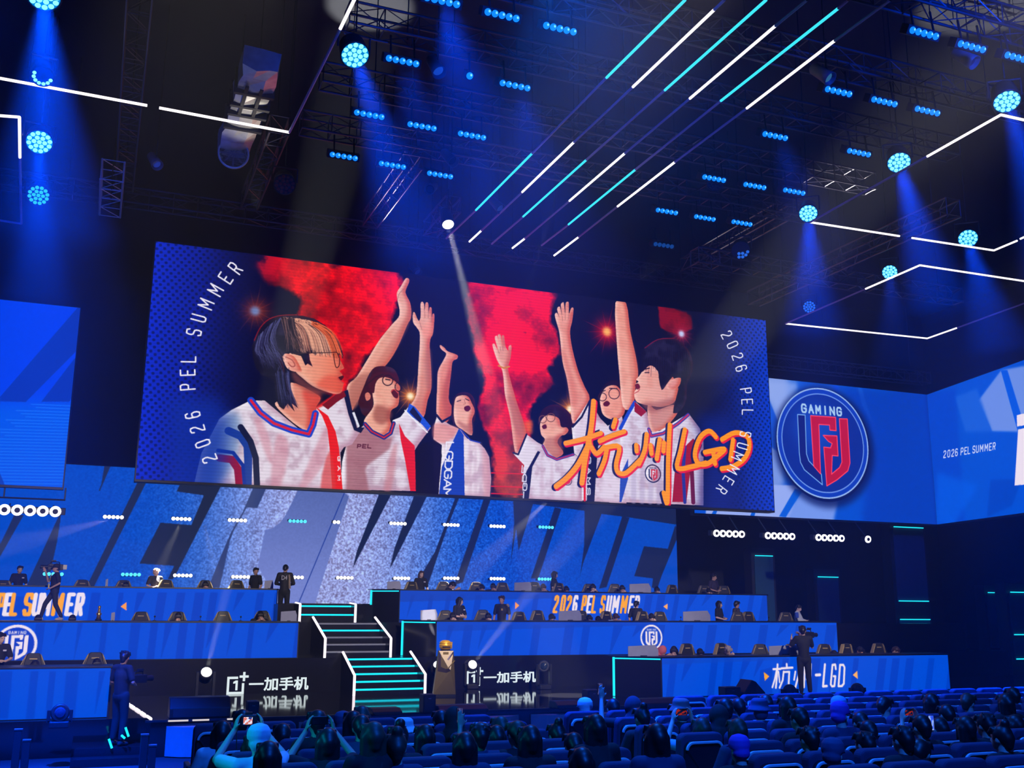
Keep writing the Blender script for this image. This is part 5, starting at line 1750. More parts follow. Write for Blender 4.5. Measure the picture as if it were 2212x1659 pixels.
# ------------------------------------------------------------------ trophy on its pedestal
p = onz(960, 1503, 0)
ped = thing('trophy_pedestal', 'tall twisted bronze-gold pedestal standing right of the stairs', 'pedestal', (p[0], p[1], 0), -.25)
BRZ = pbr('bronze_panel', (.26, .18, .055), .35, .3)
DKF = pbr('dark_facet', (.05, .03, .03), .3, .4)
m = MB()
tw, bw_, hh = .20, .30, 1.12
vs = [(-bw_, -.22, .05), (bw_ * .9, -.22, .05), (bw_ * .9, .22, .05), (-bw_, .22, .05), (-tw * .9, -.17, hh), (tw, -.17, hh), (tw, .17, hh), (-tw * .9, .17, hh), (.12, -.26, .62)]
fs = [(3, 2, 1, 0), (4, 5, 6, 7), (1, 2, 6, 5), (2, 3, 7, 6), (3, 0, 4, 7), (0, 1, 8), (1, 5, 8), (5, 4, 8), (4, 0, 8)]
m.add(vs, fs)
m.build('column', BRZ, ped)
m = MB().add([(-tw * .92, -.176, hh), (-.02, -.205, .86), (.13, -.266, .63), (.02, -.25, .58), (-.20, -.21, .62), (-.02, -.19, hh * .99)], [(0, 1, 2, 3, 4)])
m.add([(tw * .96, -.178, hh * .995), (-.01, -.215, .86), (.02, -.225, .80), (tw * 1.02, -.19, .92)], [(0, 1, 2, 3)])
m.build('dark_facet', DKF, ped)
MB().tube((.05, -.262, .68), (.235, -.215, .88), .012, n=6).build('gold_bar', GOLD, ped)
MB().bb((-.07, -.195, 1.03), (.07, -.165, 1.09)).build('name_plate', GOLD, ped)
MB().bb((-.27, -.2, 0), (.27, .2, .05)).build('foot', BLACK, ped)
tro = thing('helmet_trophy', 'shining golden helmet trophy on top of the bronze pedestal', 'trophy', (p[0], p[1], 1.12), -.15)
GOLD2 = pbr('bright_gold', (1.0, .50, .03), .35, .35)
MB().lathe([(.10, 0), (.13, .01), (.125, .03), (.10, .035)], 20).build('base_ring', BLACK, tro, True)
MB().lathe([(.135, .035), (.155, .10), (.155, .17), (.135, .22), (.09, .255), (.0, .265)], 22).build('shell', GOLD2, tro, True)
m = MB()
for zz, rr in ((.08, .160), (.125, .163), (.19, .152)):
    m.lathe([(rr, zz), (rr + .008, zz + .008), (rr, zz + .022), (rr - .02, zz + .011)], 22)
m.build('ridges', GOLD2, tro)
MB().box((0, -.145, .095), (.20, .05, .028)).build('visor_slit', DKF, tro)
m = MB().tube((.15, -.05, .05), (.16, -.05, .22), .014, n=6)
m.build('cheek_bar', GOLD2, tro)
spot('trophy_fill_spot', (p[0] - .5, p[1] - 3.5, 6.5), (p[0], p[1], 1.30), (1, .85, .55), 900, 5, .5, .05)  # unseen spot added to brighten the golden helmet

# ------------------------------------------------------------------ loudspeakers along the front of the stage
SPK = pbr('speaker_black', (.014, .014, .018), .5)
GRL = pbr('speaker_grille', (.03, .03, .04), .7)


def speaker_box(px, y0, y1, z, label, name='loudspeaker', d=.32):
    a = onz(px[0], y1, z)
    Y = a[1]
    b_ = ony(px[1], y0, Y)
    w, h = b_[0] - a[0], b_[2] - z
    r = thing(name, label, 'loudspeaker', (a[0] + w / 2, Y, z), 0, 'loudspeakers on the stage edge')
    MB().bb((-w / 2, 0, 0), (w / 2, d, h)).build('cabinet', SPK, r, bevel=.015)
    MB().bb((-w / 2 + .03, -.012, .04), (w / 2 - .03, .005, h - .05)).build('grille', GRL, r)
    MB().bb((-.03, -.018, h - .09), (.03, -.01, h - .075)).build('badge', ALU, r)
    m = MB().bb((-w * .3, .1, h), (w * .3, .13, h + .012))
    m.build('handle', ALU, r)
    return r


speaker_box((534, 561), 1515, 1553, 0, 'small upright loudspeaker in front of the left phone sign')
speaker_box((914, 942), 1500, 1541, 0, 'small upright loudspeaker at the right foot of the lowest stairs')
speaker_box((1270, 1297), 1490, 1529, 0, 'small upright loudspeaker left of the front right desk')
speaker_box((1568, 1600), 1484, 1519, 0, 'loudspeaker standing before the blue front right desk')


def wedge(px, y0, y1, z, label, flip=1, d=.5):
    a = onz(px[0], y1, z)
    Y = a[1]
    b_ = ony(px[1], y0, Y)
    w, h = b_[0] - a[0], b_[2] - z
    r = thing('floor_monitor', label, 'loudspeaker', (a[0] + w / 2, Y, z), 0, 'wedge monitors on the stage edge')
    if flip == 0:     # seen from the side, peak up
        MB().prism([(-w / 2, 0), (-w * .42, h * .45), (-w * .08, h), (w * .1, h * .92), (w / 2, h * .42), (w * .36, 0)], 0, d).build('cabinet', SPK, r, bevel=.02)
        MB().prism([(w * .12, h * .80), (w * .44, h * .42), (w * .34, h * .12), (w * .05, h * .5)], -.01, .0).build('grille', GRL, r)
    else:
        m = MB()
        m.prism([(0, 0), (.0, h * .5), (d * .35, h), (d, h), (d, 0)], -w / 2, w / 2, 'yz')
        m.build('cabinet', SPK, r, bevel=.02)
        MB().prism([(-.008, h * .06), (-.008, h * .46), (0, h * .46), (0, h * .06)], -w * .44, w * .44, 'yz').build('grille', GRL, r)
    return r


wedge((365, 500), 1506, 1553, 0, 'wide black stage monitor at the left corner of the glossy deck')
wedge((1605, 1653), 1468, 1519, 0, 'black wedge monitor standing on edge before the blue front right desk', 0)
wedge((950, 1056), 1523, 1543, 0, 'low black monitor right of the pedestal at the stage edge')
wedge((1392, 1480), 1509, 1530, 0, 'low black monitor at the corner of the front right desk')
wedge((1205, 1258), 1515, 1532, 0, 'low black monitor near the middle of the stage edge')
wedge((806, 870), 1530, 1546, 0, 'low black monitor below the cyan stairs')

# ------------------------------------------------------------------ light columns at the right of the stage
COLM = pbr('column_dark', (.02, .023, .035), .6)
TEAL = pbr('column_face', (.03, .10, .15), .5)


def light_column(pxs, Y, top, label, strips, panels):
    a, b_ = ony(pxs[0], 1300, Y)[0], ony(pxs[1], 1300, Y)[0]
    zt = ony((pxs[0] + pxs[1]) / 2, top, Y)[2]
    r = thing('light_column', label, 'column', ((a + b_) / 2, Y, 0), 0, 'dark columns with cyan lines')
    w = b_ - a
    MB().bb((-w / 2 - .12, 0, 0), (w / 2 + .12, .5, zt + .3)).build('body', COLM, r)
    for (ya, yb) in panels:
        z1_, z0_ = ony(pxs[0], ya, Y)[2], ony(pxs[0], yb, Y)[2]
        MB().bb((-w / 2, -.05, max(z0_, .05)), (w / 2, 0, z1_)).build('face_panel', TEAL, r)
    for y in strips:
        z_ = ony(pxs[0], y, Y - .1)[2]
        MB().tube((-w / 2 + .02, -.08, z_), (w / 2 - .02, -.08, z_), .02, n=6).build('cyan_line', CYAN, r)
    return r


light_column((1632, 1672), 34.5, 1200, 'dark column with one cyan line on top, right of the top desk', (1200, 1393), [(1202, 1395)])
light_column((1938, 2004), 31.0, 1138, 'broad dark column with four cyan lines below the screen corner', (1138, 1298, 1338, 1397), [(1140, 1300), (1337, 1400)])
light_column((2180, 2260), 28.5, 1279, 'dark column with cyan lines at the right edge of the picture', (1279, 1371, 1424, 1484), [(1281, 1373), (1380, 1426)])
light_column((2132, 2160), 33.0, 1280, 'narrow dark column with a single cyan line, left of the edge column', (1280,), [(1282, 1400)])
light_column((1766, 1812), 34.5, 1246, 'dark column with one cyan line behind the right camera operator', (1246,), [(1248, 1390)])

# ------------------------------------------------------------------ posts at the lower left
POST = pbr('dark_post', (.03, .05, .06), .35, .6)


def barrier_post(px, yt, label, w=18):
    p = onz(px, 1690, -.7)
    Y = p[1]
    t = ony(px, yt, Y)
    r = thing('barrier_post', label, 'post', (t[0], Y, -.7), 0, 'square posts at the lower left')
    h = t[2] + .7
    MB().bb((-.06, -.06, 0), (.06, .06, h)).build('post', POST, r, bevel=.008)
    MB().bb((-.09, -.09, 0), (.09, .09, .02)).build('foot', POST, r)
    MB().bb((-.065, -.065, h), (.065, .065, h + .02)).build('cap', ALU, r)
    return r


barrier_post(40, 1577, 'tall dark square post at the far lower left')
barrier_post(58, 1600, 'dark square post beside the tall one at the far lower left')
barrier_post(313, 1588, 'slim dark post in front of the pale stage apron, left one')
barrier_post(330, 1611, 'slim dark post in front of the pale stage apron, right one')

# ------------------------------------------------------------------ people
V = Vector


class Body(MB):
    def cap(s, a, b_, r0, r1=None, n=10):
        r1 = r0 if r1 is None else r1
        s.tube(a, b_, r0, r1, n=n)
        s.ball(a, r0, n, 6)
        s.ball(b_, r1, n, 6)
        return s


def remesh(mb, voxel, name, smooth=2):
    me0 = mb.mesh(name + '_raw')
    t = bpy.data.objects.new('remesh_tmp', me0)
    COL.objects.link(t)
    r = t.modifiers.new('r', 'REMESH')
    r.mode, r.voxel_size, r.use_smooth_shade = 'VOXEL', voxel, True
    q = t.modifiers.new('s', 'SMOOTH')
    q.factor, q.iterations = .5, smooth
    me = bpy.data.meshes.new_from_object(t.evaluated_get(bpy.context.evaluated_depsgraph_get()))
    bpy.data.objects.remove(t)
    bpy.data.meshes.remove(me0)
    me.name = name
    me.materials.clear()
    me.materials.append(None)
    return me


def add_hand(m, wr, d, n, spread=.25, curl=.0, k=1.0):
    """palm and five fingers from the wrist along d, palm facing n"""
    d, n = V(d).normalized(), V(n).normalized()
    s = d.cross(n).normalized()
    n = s.cross(d).normalized()
    wr = V(wr)
    for o in (-.028, -.01, .01, .028):
        m.cap(wr + d * .01 + s * o * .6 * k, wr + d * .085 * k + s * o * k, .015 * k, .014 * k, 8)
    for i, (o, ln) in enumerate(((-.031, .062), (-.011, .076), (.011, .072), (.031, .056))):
        a = wr + d * .088 * k + s * o * k
        e = (d + s * o * 9 * spread + n * curl * .6).normalized()
        f = (d * (1 - curl) + s * o * 9 * spread + n * curl * 1.6).normalized()
        b_ = a + e * ln * .55 * k
        m.cap(a, b_, .0098 * k, .009 * k, 7)
        m.cap(b_, b_ + f * ln * .5 * k, .009 * k, .0075 * k, 7)
    a = wr + d * .03 * k + s * -.034 * k
    b_ = a + (d * .55 - s * .75 + n * .3).normalized() * .038 * k
    m.cap(a, b_, .0125 * k, .011 * k, 7)
    m.cap(b_, b_ + (d * .9 - s * .35 + n * .3).normalized() * .032 * k, .011 * k, .009 * k, 7)


def head_mesh(m, H, R):
    T = lambda p: H + R @ V(p)
    m.ball(T((0, .005, .01)), (.077, .096, .102), 16, 10, R)
    m.ball(T((0, -.035, -.035)), (.062, .066, .085), 14, 9, R)
    m.ball(T((0, -.062, -.088)), (.034, .030, .028), 10, 7, R)
    m.cap(T((0, -.096, .002)), T((0, -.113, -.036)), .010, .016, 8)
    m.ball(T((0, -.092, -.072)), (.024, .012, .007), 10, 6, R)
    m.ball(T((0, -.090, -.084)), (.021, .012, .008), 10, 6, R)
    m.ball(T((0, -.085, .022)), (.055, .014, .010), 10, 6, R)
    for s in (-1, 1):
        m.ball(T((s * .079, .008, -.02)), (.010, .022, .034), 8, 7, R)


def hair_mesh(style, voxel):
    m = Body()
    if style == 'cap':
        m.lathe([(.098, -.005), (.104, .03), (.098, .075), (.07, .112), (.02, .128), (.0, .129)], 20, (0, .0, .02))
        m.ball((0, .03, -.02), (.086, .080, .07), 14, 8)
        m.add([(-.075, -.07, .028), (.075, -.07, .028), (.062, -.155, .012), (0, -.178, .008), (-.062, -.155, .012), (-.075, -.07, .046), (.075, -.07, .046), (.062, -.155, .024), (0, -.178, .020), (-.062, -.155, .024)],
              [(0, 1, 2, 3, 4), (9, 8, 7, 6, 5), (0, 5, 6, 1), (1, 6, 7, 2), (2, 7, 8, 3), (3, 8, 9, 4), (4, 9, 5, 0)])
        return remesh(m, voxel * .7, 'cap', 2)
    if style == 'bucket':
        m.lathe([(.155, -.03), (.15, -.02), (.105, .035), (.10, .09), (.075, .115), (0, .118)], 20, (0, 0, .02))
        m.ball((0, .03, -.04), (.09, .085, .09), 12, 8)
        return remesh(m, voxel * .8, 'bucket_hat', 2)
    if style == 'hood':
        m.ball((0, .02, 0), (.112, .118, .135), 16, 10)
        m.cap((0, .06, -.07), (0, .05, -.19), .105, .15, 12)
        return remesh(m, voxel, 'hood', 3)
    m.ball((0, .022, .028), (.089, .095, .100), 16, 10)
    for k in range(-3, 4):
        m.cap((k * .024, -.045, .088), (k * .028, -.085, .050 - .006 * abs(k) + .004 * (k % 2)), .022, .010, 7)
    for s in (-1, 1):
        m.cap((s * .078, -.01, .04), (s * .082, -.022, -.018), .020, .010, 7)
    m.cap((0, .07, .0), (0, .075, -.06), .07, .05, 10)
    if style in ('long', 'bob'):
        z = -.30 if style == 'long' else -.15
        for s in (-1, -.5, 0, .5, 1):
            m.cap((s * .07, .045 - .02 * abs(s), .0), (s * .085, .07 - .035 * abs(s), z), .045, .030, 8)
        for s in (-1, 1):
            m.cap((s * .082, -.025, .03), (s * .086, -.03, z * .7), .020, .016, 7)
    if style == 'bun':
        m.ball((0, .05, .135), .048, 12, 8)
    if style == 'messy':
        rg = np.random.default_rng(3)
        for _ in range(16):
            a, b_ = rg.uniform(0, 2 * PI), rg.uniform(.2, 1.1)
            d = V((math.cos(a) * math.cos(b_), math.sin(a) * math.cos(b_), math.sin(b_)))
            m.cap(V((0, .022, .03)) + d * .08, V((0, .022, .03)) + d * .122, .018, .006, 6)
    return remesh(m, voxel, 'hair', 2)


HAIRCACHE = {}


def pose(key):
    """joints of a pose; local axes: -Y is ahead, z up"""
    J = dict(pel=(0, 0, .94), che=(0, .01, 1.27), nek=(0, .02, 1.46), hed=(0, -.005, 1.60), hr=(0, 0, 0), sh=.175, shz=1.405,
             el=[(-.25, .03, 1.13), (.25, .03, 1.13)], wr=[(-.25, -.05, .88), (.25, -.05, .88)], hd=[(0, -.2, -1), (0, -.2, -1)], hn=[(1, 0, 0), (-1, 0, 0)],
             kn=[(-.10, -.02, .49), (.10, -.02, .49)], an=[(-.11, .02, .09), (.11, .02, .09)], long=False, seat=False)
    if key == 'front_hands':
        J.update(el=[(-.27, .0, 1.15), (.27, .0, 1.15)], wr=[(-.12, -.22, 1.08), (.10, -.24, 1.10)], hd=[(1, -.3, .2), (-1, -.2, .3)], hn=[(0, .3, -1), (0, .3, -1)], hr=(.15, 0, .5))
    elif key == 'fold':
        J.update(el=[(-.26, -.03, 1.14), (.26, -.03, 1.14)], wr=[(.02, -.20, 1.10), (-.02, -.22, 1.14)], hd=[(1, .1, .1), (-1, .1, .1)], hn=[(0, 1, 0), (0, 1, 0)], hr=(.2, 0, .9))
    elif key == 'look_side':
        J.update(hr=(.1, 0, 1.1), wr=[(-.24, -.10, .90), (.24, -.10, .90)])
    elif key == 'camera_right':
        J.update(el=[(-.28, -.16, 1.18), (.30, -.10, 1.2)], wr=[(-.06, -.40, 1.48), (.20, -.30, 1.42)], hd=[(.3, -.8, .4), (-.2, -.8, .4)], hn=[(1, 0, 0), (-1, 0, 0)], hr=(.05, .0, -.2))
    elif key == 'walk_camera':
        J.update(el=[(-.24, -.18, 1.2), (.27, .08, 1.13)], wr=[(-.10, -.30, 1.50), (.20, -.16, .98)], hd=[(.2, -.5, .8), (-.7, -.5, -.1)], hn=[(1, 0, 0), (0, 0, -1)],
                 kn=[(-.10, -.22, .52), (.10, .05, .50)], an=[(-.10, -.30, .12), (.10, .24, .12)], hr=(.05, 0, 0))
    elif key == 'back_down':
        J.update(el=[(-.26, -.08, 1.14), (.26, -.08, 1.14)], wr=[(-.12, -.30, 1.10), (.12, -.30, 1.10)], hd=[(.6, -.5, .3), (-.6, -.5, .3)], hn=[(0, 0, -1), (0, 0, -1)], hr=(.45, 0, 0), hed=(0, -.04, 1.585), long=True)
    elif key == 'player':
        J.update(pel=(0, .04, .60), che=(0, -.08, .86), nek=(0, -.15, 1.01), hed=(0, -.235, 1.115), hr=(.75, 0, 0), shz=.97, shy=-.12,
                 el=[(-.27, -.22, .80), (.27, -.22, .80)], wr=[(-.08, -.40, .99), (.08, -.40, .99)], hd=[(.5, -.6, .3), (-.5, -.6, .3)], hn=[(1, 0, 0), (-1, 0, 0)],
                 kn=[(-.13, -.40, .56), (.13, -.40, .56)], an=[(-.13, -.38, .10), (.13, -.38, .10)], seat=True)
    elif key.startswith('aud'):
        J.update(pel=(0, .02, .55), che=(0, .03, .84), nek=(0, .02, 1.03), hed=(0, -.005, 1.17), shz=.975, shy=.02,
                 el=[(-.26, -.05, .72), (.26, -.05, .72)], wr=[(-.10, -.26, .62), (.10, -.26, .62)], hd=[(.6, -.6, 0), (-.6, -.6, 0)], hn=[(0, 0, -1), (0, 0, -1)],
                 kn=[(-.11, -.40, .54), (.11, -.40, .54)], an=[(-.11, -.40, .10), (.11, -.40, .10)], seat=True)
        if key == 'aud_two':
            J.update(el=[(-.30, -.26, 1.00), (.30, -.26, 1.00)], wr=[(-.13, -.40, 1.22), (.13, -.40, 1.22)], hd=[(.25, -.05, 1), (-.25, -.05, 1)], hn=[(1, 0, 0), (-1, 0, 0)])
        elif key == 'aud_left':                     # one arm up: photo left when the back is turned to us
            J.update(el=[(-.26, -.05, .72), (.32, -.22, .98)], wr=[(-.10, -.26, .62), (.24, -.34, 1.25)], hd=[(.6, -.6, 0), (-.05, -.05, 1)], hn=[(0, 0, -1), (-.2, -1, 0)])
        elif key == 'aud_right':
            J.update(el=[(-.32, -.22, .98), (.26, -.05, .72)], wr=[(-.24, -.34, 1.25), (.10, -.26, .62)], hd=[(.05, -.05, 1), (-.6, -.6, 0)], hn=[(.2, -1, 0), (0, 0, -1)])
        elif key == 'aud_side':
            J.update(hr=(.1, 0, -1.15))
    return J


CACHE = {}


def person_meshes(key, voxel):
    if key in CACHE:
        return CACHE[key]
    J = pose(key)
    R = Euler(J['hr']).to_matrix()
    H = V(J['hed'])
    b = Body()
    head_mesh(b, H, R)
    shy = J.get('shy', .02)
    b.cap(J['nek'], H + R @ V((0, .01, -.05)), .056, .052)
    b.cap(J['pel'], J['che'], .10, .11)
    b.cap(J['che'], J['nek'], .11, .06)
    S = [V((-J['sh'], shy, J['shz'])), V((J['sh'], shy, J['shz']))]
    b.cap(S[0], S[1], .05)
    s_ = Body()
    s_.ball(J['che'], (.178, .118, .20), 16, 10)
    s_.cap(J['pel'], J['che'], .135, .145, 14)
    s_.ball(V(J['pel']) + V((0, 0, -.02)), (.165, .125, .12), 14, 9)
    s_.cap(V(J['nek']) + V((0, .005, -.05)), V(J['nek']) + V((0, .0, -.02)), .085, .068, 12)
    s_.cap(S[0], S[1], .070, .070, 12)
    for i in (0, 1):
        E_, W2 = V(J['el'][i]), V(J['wr'][i])
        b.cap(S[i], E_, .047, .038)
        b.cap(E_, W2, .038, .026)
        add_hand(b, W2, J['hd'][i], J['hn'][i], .28 if key in ('aud_left', 'aud_right') else .12, .0 if key in ('aud_left', 'aud_right') else .35)
        s_.cap(S[i], S[i] + (E_ - S[i]) * (.78 if not J['long'] else 1), .068, .062, 10)
        if J['long']:
            s_.cap(E_, E_ + (W2 - E_) * .9, .056, .042, 10)
    t = Body()
    for i in (0, 1):
        hip = V(J['pel']) + V(((-.09, .09)[i], 0, -.04))
        K, A = V(J['kn'][i]), V(J['an'][i])
        b.cap(hip, K, .07, .048)
        b.cap(K, A, .048, .034)
        b.cap(A, A + V((0, -.12, -.05)), .034, .028)
        t.cap(hip, K, .098, .073, 12)
        t.cap(K, A + V((0, 0, .04)), .073, .058, 12)
    t.ball(V(J['pel']) + V((0, .005, -.05)), (.168, .13, .13), 14, 9)
    sh = []
    for i in (0, 1):
        A = V(J['an'][i])
        q = Body().cap(A + V((0, .035, -.05)), A + V((0, -.14, -.058)), .042, .036, 10)
        q.cap(A + V((0, .01, -.03)), A + V((0, -.03, -.035)), .046, .042, 10)
        sh.append(remesh(q, voxel, 'shoe', 1))
    em = []
    for sx in (-1, 1):
        em.append(Body().ball(H + R @ V((sx * .031, -.089, .002)), (.014, .008, .006), 8, 5, R).mesh('eye'))
        em[-1].materials.append(None)
    CACHE[key] = dict(body=remesh(b, voxel, 'body', 2), shirt=remesh(s_, voxel * 1.2, 'shirt', 4), trousers=remesh(t, voxel * 1.3, 'trousers', 3), shoes=sh, eyes=em, H=H, R=R)
    return CACHE[key]


def slot(o, mat):
    o.material_slots[0].link = 'OBJECT'
    o.material_slots[0].material = mat


def child(name, me, mat, root):
    o = bpy.data.objects.new(name, me)
    COL.objects.link(o)
    o.parent = root
    slot(o, mat)
    return o


SKN = pbr('skin', (.58, .33, .24), .5, var=.05)
SKP = pbr('skin_pale', (.70, .45, .36), .5, var=.05)
HBK = pbr('black_hair', (.012, .010, .012), .45, scale=40)
HBR = pbr('brown_hair', (.06, .03, .02), .5, scale=40)
HBL = pbr('blond_hair', (.72, .42, .28), .5, scale=40)
TBK = pbr('black_cloth', (.014, .014, .017), .85)
TWH = pbr('white_cloth', (.62, .62, .66), .85)
TNV = pbr('navy_cloth', (.03, .04, .10), .85)
EYE_M = pbr('dark_eye', (.02, .012, .01), .2)
SHOEW = pbr('pale_shoe', (.55, .52, .48), .6)


def person(key, loc, rz, label, hair='short', hmat=None, shirt=None, skin=None, trousers=None, shoes=None, group=None, scale=1.0, voxel=.014, hatname=None):
    P = person_meshes(key, voxel)
    r = thing('person', label, 'person', loc, rz, group)
    r.scale = (scale, scale, scale)
    child('body', P['body'], skin or SKN, r)
    child('shirt', P['shirt'], shirt or TBK, r)
    child('trousers', P['trousers'], trousers or TBK, r)
    for q in P['shoes']:
        child('shoe', q, shoes or TBK, r)
    for q in P['eyes']:
        child('eye', q, EYE_M, r)
    if hair not in HAIRCACHE:
        HAIRCACHE[hair] = hair_mesh(hair, voxel)
    hn = {'cap': 'cap', 'bucket': 'bucket_hat', 'hood': 'hood'}.get(hair, 'hair')
    h = child(hn, HAIRCACHE[hair], hmat or HBK, r)
    h.matrix_local = Matrix.Translation(P['H']) @ P['R'].to_4x4()
    return r


def at_stage(rk, px, py, dy, key, ztop, **k):
    """someone at the desk row rk whose head top shows at photo pixel px, py"""
    Y, z0, z1, nm = ROWS[rk]
    p = ony(px, py, Y + dy)
    sc = min(1.12, max(.90, (p[2] - z0) / ztop))
    return p, z0, sc


GST = 'players seated at the desks'
# seated players: (row, pixel of the head top, hair, hair colour, shirt, what sets them apart)
PINK = pbr('pink_hood', (.75, .16, .16), .8)
REDM = pbr('red_cloth', (.70, .02, .04), .8)
GREY = pbr('grey_hair', (.42, .34, .32), .5, scale=40)
PLAYERS = [
    ('AR', 1424, 1397, 'hood', PINK, REDM, 'player in a red and pink hooded top bent over at the front right desk'),
    ('AR', 1466, 1397, 'bob', HBK, TBK, 'long-haired player between the red-hooded one and the first chair, front right desk'),
    ('AR', 1513, 1402, 'short', HBK, TBK, 'dark-haired player bent low right of the first chair of the front right desk'),
    ('AR', 1571, 1396, 'messy', GREY, TBK, 'player with pale ash hair, head down at the front right desk'),
    ('AR', 1672, 1400, 'short', HBR, TBK, 'brown-haired player looking down at the left edge of the second divider'),
    ('AR', 1799, 1406, 'short', HBK, TBK, 'player bent low just right of the camera operator at the front right desk'),
    ('AR', 1856, 1398, 'short', HBK, TWH, 'white-shirted player with dark hair, second from the right at the front right desk'),
    ('AR', 1929, 1398, 'short', HBR, TWH, 'player leaning left at the right end of the front right desk'),
    ('BR', 977, 1324, 'short', HBK, TBK, 'player bent behind the first chair of the middle right desk'),
    ('BR', 1055, 1325, 'short', HBK, TBK, 'player bent before the second chair of the middle right desk'),
    ('BR', 1189, 1327, 'short', HBK, TBK, 'player bent right of the fourth chair of the middle right desk'),
    ('BR', 1273, 1329, 'short', HBK, TBK, 'player right of the second divider of the middle right desk'),
    ('BR', 1291, 1332, 'short', HBK, TBK, 'player bent very low under the first word of the event title'),
    ('BR', 1328, 1326, 'short', HBR, TWH, 'player in white bent low under the middle of the event title'),
    ('BR', 1407, 1326, 'short', HBK, TBK, 'player between two chairs right of the standing man with headset'),
    ('BL', 82, 1333, 'short', HBK, TBK, 'dark head showing left of the walking operator\'s shoes'),
    ('BL', 157, 1332, 'short', HBK, TBK, 'dark head showing right of the walking operator\'s shoes'),
    ('BL', 388, 1324, 'short', HBK, TBK, 'player with a hand to the face, second chair of the middle left desk'),
    ('BL', 562, 1321, 'bob', HBK, TBK, 'long-haired player at the right end of the middle left desk'),
    ('AL', 80, 1428, 'short', HBK, TWH, 'white-shirted player at the left chair of the front left desk'),
    ('AL', 208, 1424, 'short', HBK, pbr('red_white_cloth', (.75, .25, .25), .8), 'player in red and white at the right chair of the front left desk'),
    ('CR', 968, 1257, 'short', HBK, TBK, 'player beside the second chair of the top right desk, face to the left'),
    ('CR', 1040, 1263, 'short', HBK, TBK, 'player bent right of the third chair of the top right desk'),
    ('CR', 1066, 1261, 'short', HBK, TBK, 'player bent left of the fourth chair of the top right desk'),
    ('CR', 1174, 1262, 'short', HBR, TBK, 'player left of the standing woman at the top right desk'),
    ('CR', 1224, 1267, 'short', HBK, TBK, 'player bent low right of the standing woman at the top right desk'),
    ('CR', 1281, 1262, 'bob', HBK, TBK, 'player with fuller hair above the second word of the event title'),
    ('CR', 1344, 1265, 'short', HBK, TBK, 'player left of the third divider of the top right desk'),
    ('CR', 1419, 1268, 'short', HBK, TBK, 'player right of the third divider of the top right desk'),
    ('CR', 1531, 1271, 'short', HBK, TBK, 'player bent low before the standing man at the right of the top desk'),
    ('CL', 274, 1258, 'short', HBK, TBK, 'player bent low before the third chair of the top left desk'),
    ('CL', 442, 1256, 'short', HBK, TBK, 'player facing down at the fifth chair of the top left desk'),
]
TURN = {1424: .5, 1466: -.6, 968: .9, 1929: .6, 1672: .5}
for rk, px, py, hs, hc, sc_, lab in PLAYERS:
    p, z0, sc = at_stage(rk, px, py, .86, 'player', 1.22)
    dz = max(-.16, min(.05, p[2] - (z0 + 1.22)))
    hm_ = hs
    o = person('player', (p[0], ROWS[rk][0] + 1.08, z0 + dz), TURN.get(px, .12 * math.sin(px)), lab, hs, hc, sc_, SKP if px % 2 else SKN, group=GST)

# standing people on the stage
GSTD = 'people standing on the stage'
TSHIRT = pbr('black_tee', (.018, .016, .018), .85)


def standing(rk, px, py, dy, key, rz, label, zfloor=None, **k):
    Y, z0, z1, nm = ROWS[rk]
    zf = z0 if zfloor is None else zfloor
    p = ony(px, py, Y + dy)
    sc = (p[2] - zf) / 1.715
    sc = min(1.1, max(.88, sc))
    return person(key, (p[0], Y + dy, p[2] - 1.715 * sc if abs(p[2] - zf - 1.715 * sc) < .02 else zf), rz, label, group=GSTD, scale=sc, **k)


def badge(o, mat=None, x=.09, z=1.33, y=-.125, w=.07, h=.035):
    MB().bb((x - w / 2, y - .006, z - h / 2), (x + w / 2, y + .012, z + h / 2)).build('chest_badge', mat or TWH, o)


o = standing('CL', 43, 1229, 1.6, 'stand', .35, 'dark-haired man in black tee standing at left end of top left desk', skin=SKP)
badge(o)
o = standing('CL', 338, 1228, 1.6, 'front_hands', .2, 'blond person in a black tee, hand at the chest, standing behind the top left desk', hair='messy', hmat=HBL, skin=SKP)
badge(o)
o = standing('CL', 553, 1226, 1.6, 'look_side', -.9, 'man in black tee, side view, at right end of top left desk', skin=SKN)
o = standing('CL', 617, 1219, -.55, 'back_down', PI - .25, 'man in black jersey with D4 on the back, standing by the top stairs', shirt=pbr('black_jersey', (.022, .021, .022), .75), skin=SKN)
T = Matrix.Translation((.085, .17, 1.24)) @ Matrix.Rotation(PI, 4, 'Z') @ Matrix.Rotation(PI / 2, 4, 'X')
text_mesh('back_print', 'D4', .19, pbr('print_grey', (.45, .45, .45), .6), o, T, offset=.003, width=.17)
TAN = pbr('tan_cloth', (.34, .25, .17), .8)
MB().tube((-.13, .06, 1.40), (-.165, .06, .98), .035, n=8).build('tan_side_panel', TAN, o)
o = standing('CR', 910, 1233, 1.6, 'stand', .1, 'person with chin-length dark hair in black, left end of top right desk', hair='bob', hmat=HBR, skin=SKP)
badge(o)
o = standing('CR', 1198, 1234, 1.6, 'front_hands', .9, 'dark-haired person in black looking right behind the event title desk', hair='bob', skin=SKP)
o = standing('CR', 1541, 1239, 1.6, 'front_hands', .35, 'man in a dark tee holding something at the right end of the top right desk', skin=SKN, shirt=pbr('purple_black', (.04, .03, .055), .85))
o = standing('BR', 993, 1290, 1.6, 'fold', .5, 'woman with long black hair and folded arms behind the middle right desk', hair='long', skin=SKP)
badge(o)
o = standing('BR', 1084, 1287, 1.6, 'stand', -.75, 'man in a black and gold jersey facing left behind the middle right desk', hair='messy', hmat=HBR, skin=SKN, shirt=pbr('black_jersey', (.022, .021, .022), .75))
badge(o, pbr('gold_print', (.6, .4, .12), .5), .06, 1.30, -.125, .05, .06)
